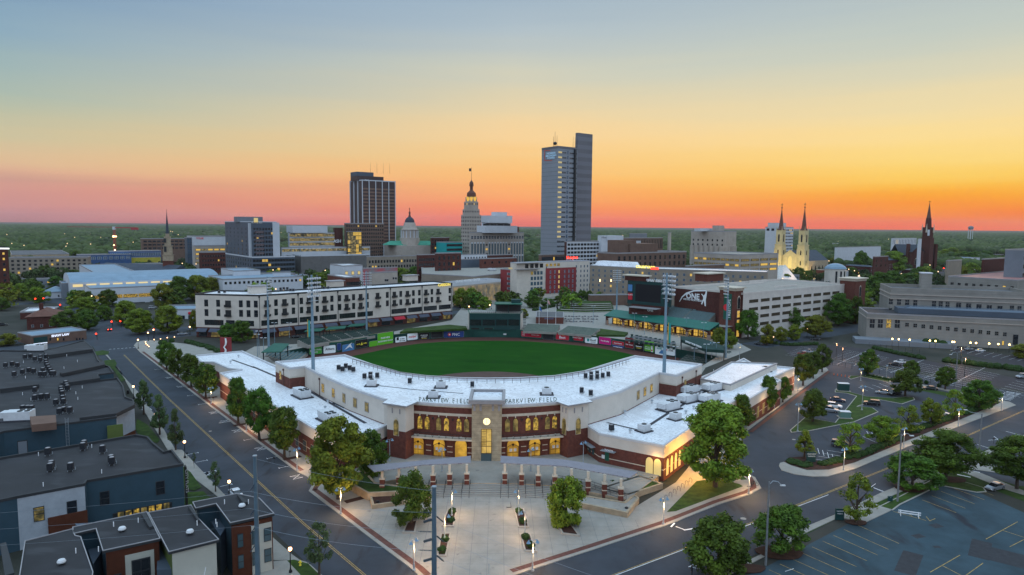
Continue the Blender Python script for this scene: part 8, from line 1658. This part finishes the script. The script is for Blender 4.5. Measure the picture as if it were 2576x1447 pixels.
for q in((-22,153),(-16,152),(-10.8,151.2),(.5,151.2),(6,152),(11,153)):light(None,(q[0],q[1]-.9,4.4),55,(1,.6,.2),.3)
A,B=RWP[2],RWP[3]
for t in(.08,.2,.34):q=lerp(A,B,t);light(None,(q[0]+3.6,q[1]-2.8,4.8),1900,(1,.5,.1),.3)
q=lerp(RWP[1],RWP[2],.85);light(None,(q[0],q[1]-1.5,4.8),260,(1,.6,.2),.3)
for t in(.3,.6):q=lerp(RWP[4],RWP[5],t);
for i,t in((3,.5),(5,.4),(7,.6)):q=lerp(RWP[i],RWP[(i+1)],t);light(None,(q[0]+2,q[1]-1.5,4.2),420,(1,.62,.2),.3)
light(None,(*G(520,1128,4),4),10,(1,.6,.3))
# far street lamps and town lights
FGm=LM_['globe'];rl=random.Random(4);n=0
bb=MB();bb.ball(0,0,0,1,n=6);far=bb.data('globe',['bulbs']);bp=MB();bp.cyl(0,0,0,1,.12,n=4);farp=bp.data('post',['post']);farr=(MB());farr.ball(0,0,0,1,n=6);farr=farr.data('globe',['red'])
while n<150:
    Yv=420*(3200/420)**rl.random();x=Yv*math.tan(R(rl.choice((rl.uniform(-38,38),rl.uniform(12,38),rl.uniform(-38,-18)))))
    if not free(x,Yv,3):continue
    n+=1;h=rl.uniform(8,11)+(6 if Yv>1100 else 0);r=thing('distant_street_lamp','tiny lit street lamp among the distant blocks and trees','street lamp',(x,Yv,0),'distant street lamps in the city');o=inst('post',farp,r,(x,Yv,0),0,(1,1,h));o=inst('globe',far,r,(x,Yv,h),0,(.3+Yv*.00033,)*3)
for x,y,l in((281.7,809,'left red light of the pair beyond the dark pickup'),(303.4,808,'right red light of the pair beyond the dark pickup'),(242.7,839.8,'red light at the corner of the law office'),(89.7,751.7,'left red light before the blue roofed house'),(110,750.6,'right red light before the blue roofed house'),(151.9,767,'red light on a dark post by the library'),(387.6,829,'red light at the cream apartment corner'),(2363.3,674,'left red light before the brick church'),(2373.7,674.7,'right red light before the brick church'),(12,720,'red light at the left picture edge')):
    Yv=G(x,y+(16 if x<1000 else 10))[1];X,z=AT(x,y,Yv);r=thing('traffic_light',l,'traffic light',(X,Yv,0),'red traffic lights');b=MB();b.cyl(X,Yv+.3,0,z+.4,.12,n=5);b.build('pole','dark',r);b=MB();b.box(X,Yv,z-1.2,.45,.4,1.6);b.build('housing','dark',r);b=MB();b.ball(X,Yv-.3,z,.2+Yv*.0005,n=7);b.build('lens','red',r)
# ================================================================ VEHICLES
M['tyre']=mk('tyre',(.012,.012,.012),.8,0);M['rim']=mk('rim',(.35,.36,.38),.3,0,metal=.8);M['carglass']=mk('car_glass',(.01,.012,.016),.08,0,spec=.8);M['tail']=mk('tail_lamp',(.3,.01,.01),.3,0);M['head']=mk('head_lamp',(.6,.62,.62),.2,0);M['tailon']=mk('tail_lamp_on',(.6,.01,.01),.3,0,emit=(1,.05,.03),es=8)
def loft(b,secs,mi,cap=True):
    k0=len(b.v);n=len(secs[0])
    for s in secs:b.v+=s
    for i in range(len(secs)-1):
        for j in range(n):a=k0+i*n+j;c=k0+i*n+(j+1)%n;b.f.append([a,c,c+n,a+n]);b.m.append(mi)
    if cap:b.f.append([k0+j for j in range(n)][::-1]);b.m.append(mi);b.f.append([k0+(len(secs)-1)*n+j for j in range(n)]);b.m.append(mi)
def sec(x,w,z0,z1,r=.12):return[(x,-w,z0),(x,w,z0),(x,w,z1-r),(x,w-r,z1),(x,-w+r,z1),(x,-w,z1-r)]
def car(kind,paint,px,py,ang,lab,on=False,cat='car',z=.01):
    A=G(px,py);r=thing({'sedan':'parked_car','suv':'parked_suv','pickup':'pickup_truck','van':'parked_van'}[kind],lab,cat,(*A,z),'cars and trucks',R(ang));key=kind+paint
    if key not in CARS:
        L,W,H_=dict(sedan=(4.7,.9,1.42),suv=(4.8,.96,1.75),pickup=(5.8,.98,1.85),van=(5.1,.98,1.75))[kind];bl={'sedan':.92,'suv':1.08,'pickup':1.15,'van':1.05}[kind]
        b=MB();loft(b,[sec(-L/2,W*.8,.45,bl-.08),sec(-L/2+.15,W*.96,.3,bl),sec(-L*.2,W,.26,bl),sec(L*.15,W,.26,bl),sec(L*.3,W*.98,.26,bl-.05),sec(L/2-.2,W*.9,.28,bl-.2),sec(L/2,W*.72,.42,bl-.34)],0);paintm=M[paint]
        body=b.data('body',[paint]);g=MB();x0,x1,x2,x3=dict(sedan=(-L*.42,-L*.24,L*.06,L*.24),suv=(-L*.49,-L*.42,L*.08,L*.24),pickup=(-L*.06,-L*.02,L*.16,L*.28),van=(-L*.49,-L*.44,L*.14,L*.32))[kind]
        loft(g,[sec(x0,W*.86,bl-.06,bl),sec(x1,W*.78,bl-.06,H_-.03),sec(x2,W*.78,bl-.06,H_-.03),sec(x3,W*.86,bl-.06,bl)],0);gl=g.data('windows',['carglass']);q=MB();loft(q,[sec(x1-.05,W*.73,H_-.06,H_-.0,.03),sec((x1+x2)/2,W*.75,H_-.06,H_+.03,.03),sec(x2+.05,W*.73,H_-.06,H_-.0,.03)],0)
        for x in((x1+x2)/2,):
            for s in(-1,1):q.box(x,s*W*.8,bl-.03,.09,.05,H_-bl+.02)
        rf=q.data('roof',[paint]);wh=MB();wh.cyl(0,0,-.11,.11,.34,n=12,mi=0);wh.cyl(0,0,.1,.125,.2,n=8,mi=1);whm=wh.data('wheel',['tyre','rim']);h=MB();h.box(0,0,0,.1,.36,.16);hm=h.data('headlight',['head']);t=MB();t.box(0,0,0,.08,.34,.18);tm=t.data('tail_light',['tail']);to_=MB();to_.box(0,0,0,.12,.5,.3);ton=to_.data('tail_light',['tailon'])
        bed=None
        if kind=='pickup':e=MB();e.box(-L*.29,0,bl-.02,L*.36,W*1.7,.03);bed=e.data('truck_bed',['tyre'])
        CARS[key]=(body,gl,rf,whm,hm,tm,ton,L,W,bl,bed)
    body,gl,rf,whm,hm,tm,ton,L,W,bl,bed=CARS[key]
    def ad(nm,me,loc=(0,0,0),rot=(0,0,0)):o=bpy.data.objects.new(nm,me);scene.collection.objects.link(o);o.parent=r;o.location=loc;o.rotation_euler=rot;return o
    ad('body',body);ad('windows',gl);ad('roof',rf)
    if bed:ad('truck_bed',bed)
    for x in(-L*.31,L*.32):
        for s in(-1,1):ad('wheel',whm,(x,s*W*.92,.34),(R(-90*s),0,0))
    for s in(-1,1):ad('headlight',hm,(L/2-.08,s*W*.6,bl-.42));ad('tail_light',ton if on else tm,(-L/2+.04,s*W*.7,bl-.32))
    return r
CARS={}
for n_,c,k in(('p_white',(.6,.62,.66),.1),('p_silver',(.32,.34,.38),.5),('p_black',(.012,.013,.018),.0),('p_blue',(.03,.04,.08),.2),('p_grey',(.06,.075,.095),.3),('p_red',(.25,.02,.02),.1)):M[n_]=mk(n_,c,.22,0,spec=.6,metal=k)
for a in[('sedan','p_blue',2107,1010,-28,'dark blue sedan parked uppermost beside the grass island'),('suv','p_white',2097,1026,-28,'white car half behind the round island tree'),('suv','p_silver',2088,1036,-28,'silver car lowest beside the round island tree'),('suv','p_black',2193,1019,152,'black sport utility car with its rear on the open lane'),('sedan','p_silver',2222,991,152,'pale sedan next to the black pickup'),('pickup','p_black',2250,993,-150,'black pickup truck under the dense dark tree'),('sedan','p_black',2339,981,160,'dark sedan alone at the back hedge'),('van','p_grey',2118,1125,-28,'grey minivan in the marked bay near the corner'),('sedan','p_white',2366,1044,-28,'white car between two hedge strip trees'),
  ('sedan','p_silver',2502,1231,205,'silver sedan alone in the lower right lot'),('sedan','p_black',2052,856,160,'dark car at the entrance of the guarded lot'),('sedan','p_black',2251,920,150,'dark car at the end of the middle striped block'),('sedan','p_white',2264,914,150,'white car next to the dark one in the striped lot'),('sedan','p_silver',2438,881,20,'pale car left of the pair below the post office'),('sedan','p_white',2466,885,20,'white car right of the pair below the post office'),('pickup','p_silver',2037,889,150,'silver truck by the sidewalk end tree'),('sedan','p_red',2020,893,150,'red car half hidden by the sidewalk end tree'),('suv','p_silver',2570,951,200,'silver car at the right picture edge'),('pickup','p_black',274,832,128,'dark pickup with glowing tail lights at the far crossroads'),('sedan','p_silver',459,843,37,'silver sedan by the left end of the cream apartments'),('sedan','p_white',592,1246,128,'white car parked behind the globe lamp at the left curb'),('sedan','p_black',1910,868,130,'dark car on the road beside the yellow green trees'),('suv','p_black',6,820,37,'dark car at the left picture edge'),('sedan','p_black',4,852,37,'second dark car at the left picture edge'),('suv','p_white',384,776,37,'white car beside the arched gable shop'),('sedan','p_black',745,850,30,'dark car parked behind the left foul line stand')]:car(*a,on=(a[5].startswith('dark pickup with')))
rc=random.Random(8);n=0
while n<46:
    Yv=450*(1500/450)**rc.random();x=Yv*math.tan(R(rc.uniform(-38,38)))
    if free(x,Yv,4):
        r=car(rc.choice(('sedan','suv')),rc.choice(('p_white','p_silver','p_black','p_grey')),1288,900,rc.choice((37,127)),'tiny car among the distant city blocks');r.location=(x,Yv,.02);r['group']='tiny cars among the distant city blocks';n+=1
# ================================================================ POLES, WIRES, SMALL THINGS
def steelpole(px,pyt,Yp,lab,arms):
    X,zt=AT(px,pyt,Yp);r=thing('utility_pole',lab,'utility pole',(X,Yp,0),'big steel utility poles');b=MB();b.cyl(X,Yp,0,zt,.42,.2,12);b.build('pole',mk('blue_grey_pole',(.1,.15,.19),.5,.12,.6,metal=.2),r);b=MB();b.cyl(X,Yp,zt,zt+.12,.25,n=12);b.build('cap','steel',r)
    return r,X,zt
u1,X1,Z1=steelpole(641,1148,78,'tall smooth steel pole rising before the nearest townhouses',0);u2,X2,Z2=steelpole(1092,1226,66,'tall steel pole with insulators in front of the plaza',0)
M['insul']=mk('blue_insulator',(.03,.05,.075),.4,0)
def at2(px,py,Yp):x,z=AT(px,py,Yp);return(x,Yp,z)
for y in(1307,1356,1405):
    b=MB();p=at2(1088,y,66);q=at2(1065,y+7,65.6);b.tube([p,q],.05,5)
    for k in range(9):c=lerp(p,q,.1+k*.1);b.tube([c,lerp(p,q,.1+k*.1+.045)],.15,7)
    b.build('insulator','insul',u2)
    b=MB();p=at2(1098,y-8,66);q=at2(1117,y+8,66.3);b.tube([p,q],.03,4)
    for k in range(7):c=lerp(p,q,.1+k*.12);b.tube([c,lerp(p,q,.1+k*.12+.05)],.09,6)
    b.build('insulator','insul',u2)
for y in(1290,1338,1385):
    b=MB();p=at2(1088,y,66);q=at2(1052,y-1,66);b.tube([p,q],.025,4)
    for k in range(9):c=lerp(p,q,.1+k*.09);b.tube([c,lerp(p,q,.1+k*.09+.035)],.07,6)
    b.build('insulator','insul',u2)
def wire(a,c,sag,lab,r_=.015):
    P=[(a[0]+(c[0]-a[0])*t,a[1]+(c[1]-a[1])*t,a[2]+(c[2]-a[2])*t-sag*4*t*(1-t))for t in[i/14 for i in range(15)]];b=MB();b.tube(P,r_,3);tag(b.build('overhead_wire',mk('wire',(.22,.26,.3),.5,0),org=P[0]),lab,'wire','overhead wires between the steel poles')
for k,(y1,y2)in enumerate(((1236,1290),(1279,1338),(1322,1385))):
    wire(at2(628,y1,78),at2(1052,y2-1,66),.5,('uppermost','middle','lowest')[k]+' wire of the three between the two steel poles');wire(at2(628,y1,78),(X1-62,70+k,AT(628,y1,78)[1]-1.5),.7,('uppermost','middle','lowest')[k]+' wire of the three over the nearest townhouse roofs')
    wire(at2(1117,y2+25,66.3),(X2+60,30,AT(1117,y2,66)[1]-3),.6,('uppermost','middle','lowest')[k]+' thin wire crossing the plaza to the lower right',.012)
wire(at2(645,1155,78),at2(1089,1235,66),.4,'thin top wire between the heads of the steel poles',.012)
for y in(1190,1253,1300,1345):b=MB();b.tube([at2(646,y+20,77.9),at2(630,y+44,77.7)],.06,5);b.build('insulator','insul',u1)
# bicycle hoops
for k in range(8):
    A=lerp(G(1664.6,1267),G(1737,1215),k/7.);b=MB();c,s=math.cos(R(-50)),math.sin(R(-50));b.tube([(A[0]+c*.0-c*.35,A[1]-s*.35,.13),(A[0]-c*.35,A[1]-s*.35,.75)]+[(A[0]-c*.35*math.cos(t),A[1]-s*.35*math.cos(t),.75+.35*math.sin(t))for t in[math.pi*i/6 for i in range(1,6)]]+[(A[0]+c*.35,A[1]+s*.35,.75),(A[0]+c*.35,A[1]+s*.35,.13)],.035,5);tag(b.build('bicycle_hoop','post',org=(*A,.13)),'black bicycle hoop in the row beside the lit lawn walk','bike rack','row of bicycle hoops')
A=G(1001,1328);b=MB();b.tube([(A[0]-.35,A[1],.13),(A[0]-.35,A[1],.8),(A[0],A[1],1.1),(A[0]+.35,A[1],.8),(A[0]+.35,A[1],.13)],.035,5);tag(b.build('bicycle_hoop','post',org=(*A,.13)),'single bicycle hoop left of the left tree planter','bike rack')
for x,y,l in((949.8,1273,'left stone planter wall'),(1575.8,1290,'right end of the ramp wall'),(322,990,'left sidewalk by the townhouses')):A=G(x,y,.13);b=MB();b.cyl(A[0],A[1],.13,1.15,.34,.38,12);b.cyl(A[0],A[1],1.15,1.28,.38,.22,12);tag(b.build('trash_bin','post',org=(*A,.13)),'black round trash bin at the '+l,'trash bin')
for i,(x,y,l)in enumerate(((521,1203,'by the almost bare sapling'),(471,1153,'beside the globe lamp at the blue wall'),(580,1047,'near the third dark stadium tree'),(729,1148,'under the nearest dark stadium tree'),(536.4,1010,'beside the fourth stadium tree'),(498,983,'beside the fifth stadium tree'),(630.2,1083,'near the second dark stadium tree'),(2499,1116,'by the right street behind the wide dark tree'),(2291 if 0 else 1822,1442,'at the foot of the bottom tree'),(690,1165,'at the nearest stretch of stadium curb'))):
    A=G(x,y,.13);r=thing('parking_meter','dark parking meter '+l,'parking meter',(*A,.13),'parking meters along the curbs');b=MB();b.cyl(A[0],A[1],.13,1.2,.04,n=6);b.build('post','post',r)
    for s in(-.14,.14):b=MB();b.box(A[0]+s,A[1],1.15,.2,.16,.38,top=.8);b.build('meter_head','post',r)
def scooter(px,py,a,lab):
    A=G(px,py,.13);r=thing('electric_scooter',lab,'scooter',(*A,.13),None,R(a));
    def ad(nm,b,mt_):o=bpy.data.objects.new(nm,b.data(nm,[mt_]));scene.collection.objects.link(o);o.parent=r
    b=MB();b.box(-.05,0,.1,.85,.17,.07);ad('deck',b,'post');b=MB();b.tube([(.42,0,.15),(.3,0,1.1)],.035,6);b.tube([(.3,-.24,1.12),(.3,.24,1.12)],.025,5);ad('handlebar',b,'post')
    for x in(.48,-.52):b=MB();b.tube([(x,-.04,.12),(x,.04,.12)],.12,10);ad('wheel',b,'tyre')
scooter(1280.4,1278,0,'small black electric scooter standing on the plaza');scooter(1636 if 0 else 1495.5,1268,80,'dark scooter leaning by the ramp wall');scooter(1885.8,1225,10,'dark scooter lying by the lamp on the right corner')
def bike(px,py,a,lab):
    A=G(px,py,.13);r=thing('bicycle',lab,'bicycle',(*A,.13),None,R(a))
    def ad(nm,b,mt_):o=bpy.data.objects.new(nm,b.data(nm,[mt_]));scene.collection.objects.link(o);o.parent=r
    for x in(-.52,.52):b=MB();b.tube([(x+.32*math.cos(t),0,.33+.32*math.sin(t))for t in[math.pi*2*i/14 for i in range(15)]],.03,5);ad('wheel',b,'tyre')
    b=MB();b.tube([(-.52,0,.33),(-.1,0,.3),(-.2,0,.8),(-.52,0,.33)],.03,5);b.tube([(-.1,0,.3),(.35,0,.75),(-.2,0,.75)],.03,5);b.tube([(.52,0,.33),(.35,0,.98)],.03,5);ad('frame',b,'green');b=MB();b.box(-.22,0,.82,.26,.14,.07);ad('saddle',b,'post');b=MB();b.tube([(.33,-.27,1.02),(.33,.27,1.02)],.022,5);ad('handlebar',b,'post')
bike(1898,1221,-35,'green hire bicycle parked on the brick curb of the right corner')
# signs
def pylon(px,py,w,h,lab,lines,z=.1):
    A=G(px,py);r=thing('sign_pillar',lab,'sign',(*A,z));b=MB();b.box(A[0],A[1],z,w,.35,h);b.build('panel','greend',r)
    for i,t in enumerate(lines):text(t,r,(A[0],A[1]-.22,z+h*.75-i*h*.22),0,w*.2,'whitel',.01)
pylon(2111.4,1309,1.6,2.2,'dark green sign pillar beside the birch',['PARKING','PUBLIC']);pylon(2040,1163,2.1,2.4,'dark green lot sign on the rounded hedge corner',['PARKVIEW','PARKING']);pylon(2177,944,1.6,2.0,'small green sign by the tall lot tree',['LOT']);pylon(2239,1262,.9,1.0,'small dark sign on the grass by the mast',['P'])
A=G(1229.7,1470);r=thing('round_sign','oval sign on a thin post at the bottom of the plaza','sign',(*A,.13));z=AT(1229.7,1418,A[1])[1];b=MB();b.cyl(A[0],A[1],.13,z,.04,n=5);b.build('post','steel',r);b=MB();b.lathe(0,0,[(.0,-.02),(.34,-.02),(.34,.02),(.0,.02)],14);o=b.build('plate','coping',r);o.location=(0,0,z-.13);o.rotation_euler=(R(90),0,R(40));o.scale=(1,1.3,1)
A=G(755.4,1425);r=thing('fire_hydrant','yellow fire hydrant on the bottom left lawn','hydrant',(*A,.15));b=MB();b.lathe(A[0],A[1],[(.2,.15),(.2,.25),(.13,.28),(.13,.75),(.17,.78),(.15,.9),(.0,1.0)],8);b.box(A[0],A[1],.6,.5,.14,.14);b.build('body','tyel',r);b=MB();b.box(A[0],A[1],.98,.08,.08,.08);b.build('cap','tyel',r)
A=G(2287.5,1300);r=thing('barricade','white sawhorse barricade standing in the lower right lot','barricade',(*A,.02));a_=R(-22)
for s in(-1.5,1.5):
    b=MB()
    for t in(-.35,.35):b.tube([(A[0]+s*math.cos(a_)+t*math.sin(-a_),A[1]+s*math.sin(a_)+t,.02),(A[0]+s*math.cos(a_),A[1]+s*math.sin(a_),1.15)],.06,4)
    b.build('leg','whitel',r)
for z in(.9,.5):b=MB();b.box(A[0],A[1],z,3.8,.06,.2,a_);b.build('rail','whitel',r)
for k in range(5):A=lerp(G(2097.7,944),G(2135.6,950),k/4.);r=thing('traffic_cone','small orange traffic cone in the row across the lot entrance','traffic cone',(*A,.02),'traffic cones across the lot entrance');b=MB();b.cyl(A[0],A[1],.05,.9,.2,.04,8);b.build('cone',mk('cone_orange',(.6,.12,.03),.6,0),r);b=MB();b.box(A[0],A[1],.02,.5,.5,.05);b.build('base','tyre',r)
for x,y,w,d,h,m_,l in((2120.7,984,3.4,2.0,2.4,'greend','dark green utility cabinet on the grass island'),(2124.8,1052,2.8,2.0,1.7,'teal','pale green transformer box on the grass island')):
    A=G(x,y);r=thing('utility_cabinet',l,'utility box',(*A,.15));b=MB();b.box(A[0],A[1],.3,w,d,h,R(-10));b.build('cabinet',m_ if m_!='teal' else mk('pale_green_box',(.1,.2,.18),.6,.1,.5),r);b=MB();b.box(A[0],A[1],.15,w+.8,d+.8,.18,R(-10));b.build('plinth','kerb',r);b=MB();b.box(A[0],A[1],.3+h,w+.1,d+.1,.06,R(-10));b.build('lid','pale',r)
A=G(569,892);r=thing('mural_sign','dark red panel with a white curled figure beside the left wing roof','sign',(*A,0));b=MB();b.box(A[0],A[1],0,4.6,.5,AT(569,849,A[1])[1]);b.build('panel','hred',r);b=MB();b.tube([(A[0]-.2,A[1]-.5,.3),(A[0]+.1,A[1]-.5,2),(A[0]-.6,A[1]-.5,3.2),(A[0]+.1,A[1]-.5,4.2),(A[0]+.3,A[1]-.5,5.4),(A[0]+.1,A[1]-.5,7)],[.5,.35,.3,.32,.4,.3],6);b.build('figure','whitel',r)
# fences of the guarded lot
for P,l in(([(2000,905),(2110,922),(2230,944),(2400,975),(2576,1003)],'long dark metal fence around the guarded lot'),([(2186,872),(2260,885),(2330,890)],'dark fence below the post office terrace')):
    q=GL(P);r=thing('metal_fence',l,'fence',(*q[0],0));b=MB();c=MB()
    for a,d in zip(q,q[1:]):
        L=math.hypot(d[0]-a[0],d[1]-a[1]);m_=int(L/2.4)
        for k in range(m_):p=lerp(a,d,k/m_);b.box(p[0],p[1],0,.08,.08,1.9)
        c.tube([(*a,1.8),(*d,1.8)],.03,3);c.tube([(*a,.9),(*d,.9)],.03,3);c.tube([(*a,.2),(*d,.2)],.03,3)
    b.build('posts','post',r);c.build('rails','post',r)
# ================================================================ PEOPLE
def person(px,py,ang,lab,coat,arm_up,zt=1.78):
    A=G(px,py);r=thing('person',lab,'person',(*A,.01),None,R(ang));k=zt/1.78
    J=[(0,0,.98,.15),(0,0,1.2,.14),(0,0,1.42,.17),(0,0,1.53,.07),(0,0,1.66,.1),(0,0,1.75,.07),(-.19,0,1.44,.06),(-.27,.02,1.16,.048),(-.24,.16,.95,.035),(-.23,.2,.87,.03),(.19,0,1.44,.06)]+([(.3,.1,1.62,.045),(.2,.16,1.86,.034),(.18,.17,1.94,.03)]if arm_up else[(.28,.04,1.17,.048),(.2,.26,1.1,.035),(.17,.34,1.12,.03)])+[(-.1,0,.9,.1),(-.12,.03,.5,.07),(-.12,0,.1,.045),(-.12,.14,.04,.04),(.1,0,.9,.1),(.13,-.06,.5,.07),(.15,-.12,.1,.045),(.15,.02,.04,.04)]
    E_=[(0,1),(1,2),(2,3),(3,4),(4,5),(2,6),(6,7),(7,8),(8,9),(2,10),(10,11),(11,12),(12,13),(0,14),(14,15),(15,16),(16,17),(0,18),(18,19),(19,20),(20,21)]
    me=bpy.data.meshes.new('body');me.from_pydata([(a*k,b_*k,c*k)for a,b_,c,_ in J],E_,[]);o=bpy.data.objects.new('body',me);scene.collection.objects.link(o);o.parent=r;md=o.modifiers.new('skin','SKIN');o.modifiers.new('sub','SUBSURF').levels=1;o.modifiers['sub'].render_levels=2
    for i,v in enumerate(me.skin_vertices[0].data):v.radius=(J[i][3]*k,J[i][3]*k*(.8 if i<3 else 1));v.use_root=(i==0)
    me.materials.append(M[coat]);b=MB();b.ball(0,.015*k,1.68*k,.095*k,n=10,rz=.12*k);b.box(0,.115*k,1.65*k,.03,.03,.05);q=bpy.data.objects.new('face',b.data('face',[mk('skin',(.3,.17,.12),.6,0)]));scene.collection.objects.link(q);q.parent=r
    b=MB();b.ball(0,-.02*k,1.71*k,.108*k,n=10,rz=.11*k);q=bpy.data.objects.new('hair',b.data('hair',['post']));scene.collection.objects.link(q);q.parent=r
    hx=(.18,.17,1.96)if arm_up else(.17,.36,1.12)
    for s in((hx,1),((-.23,.22,.83),-1)):
        b=MB();c=s[0];b.ball(c[0]*k,c[1]*k,c[2]*k,.04*k,n=6,rz=.05*k)
        for f in range(4):b.tube([((c[0]-.03+f*.02)*k,(c[1]+.01)*k,(c[2]+s[1]*.0)*k),((c[0]-.035+f*.023)*k,(c[1]+.04)*k,(c[2]+.03*s[1]-.01)*k),((c[0]-.035+f*.023)*k,(c[1]+.055)*k,(c[2]+.055*s[1])*k)],[.01,.009,.007],4)
        b.tube([((c[0]+.035)*k,c[1]*k,c[2]*k),((c[0]+.06)*k,(c[1]+.03)*k,(c[2]+.02)*k)],[.011,.008],4);q=bpy.data.objects.new('hand',b.data('hand',[MATS['skin']]));scene.collection.objects.link(q);q.parent=r
    return r
M['coat']=mk('dark_coat',(.012,.012,.016),.9,.1,4);M['coat2']=mk('maroon_coat',(.03,.01,.012),.9,.1,4)
person(1754.5,1438.5,150,'person in dark clothes with one arm raised by the parking mark','coat2',True,1.85);person(1740,1449,100,'person in dark coat at the bottom edge holding out a hand','coat',False)
flush_windows()
# evening haze over the whole plain
b=MB();b.box(0,4900,-6,22000,11200,190);o=b.build('haze','white');hm=bpy.data.materials.new('haze');hm.use_nodes=True;t=hm.node_tree;t.nodes.clear();mo=t.nodes.new('ShaderNodeOutputMaterial');pv=t.nodes.new('ShaderNodeVolumePrincipled');pv.inputs['Color'].default_value=(.95,.9,.86,1);pv.inputs['Density'].default_value=2.6e-5;t.links.new(pv.outputs[0],mo.inputs['Volume']);o.data.materials.clear();o.data.materials.append(hm);tag(o,kind='stuff')
ORD='first second third fourth fifth sixth seventh eighth ninth tenth eleventh twelfth thirteenth fourteenth fifteenth sixteenth seventeenth eighteenth nineteenth twentieth'.split()
ORD+=['twenty-'+w for w in ORD[:9]]+['thirtieth']+['thirty-'+w for w in ORD[:9]]+['fortieth']+['forty-'+w for w in ORD[:9]]
LM2=[o for o in scene.objects if o.parent is None and o.get('category')and o.location.y>300 and o.get('category')in('building','hotel','skyscraper','cathedral','church','courthouse','mill','library','office building','apartment building','apartment tower','convention center','theatre','parking garage','crane','chimney','water tower')and not o.get('group')]
DD={}
for o in scene.objects:
    gn=o.get('group')or ''
    if o.parent is None and('distant' in gn or 'beyond downtown' in gn or gn=='trees standing among the city blocks'):
        k=min(LM2,key=lambda q:abs(math.atan2(q.location.x,q.location.y)-math.atan2(o.location.x,o.location.y))*2500+abs(q.location.y-o.location.y))
        kd='bushy tree' if 'trees' in gn else 'tiny lit street lamp' if 'lamps' in gn else 'tiny parked car' if 'cars' in gn else ' '.join(gn.split()[:-3])+' low building'
        DD.setdefault((kd,'behind' if o.location.y>k.location.y else 'before',k.name.split('.')[0].replace('_',' ')),[]).append(o)
for(kd,rel,nm),L in DD.items():
    for i,o in enumerate(sorted(L,key=lambda o:math.atan2(o.location.x,o.location.y))):o['label']=kd+' '+rel+' the '+nm+('' if len(L)==1 else ', leftmost there' if i==0 else ', rightmost there' if i==len(L)-1 else ', '+ORD[i]+' from the left')
# labels that name each of a row by its place in it
GG={}
for o in scene.objects:
    if o.parent is None and o.get('group')and o.get('label'):GG.setdefault((o['group'],o['label']),[]).append(o)
for(gn,lb),L in GG.items():
    if 1<len(L)<50 and not any(k in gn for k in('distant','beyond downtown')):
        for i,o in enumerate(sorted(L,key=lambda o:math.atan2(o.location.x,o.location.y))):o['label']=('leftmost' if i==0 else 'rightmost' if i==len(L)-1 else ORD[i]+' from the left')+' of the '+' '.join(gn.split()[:9])
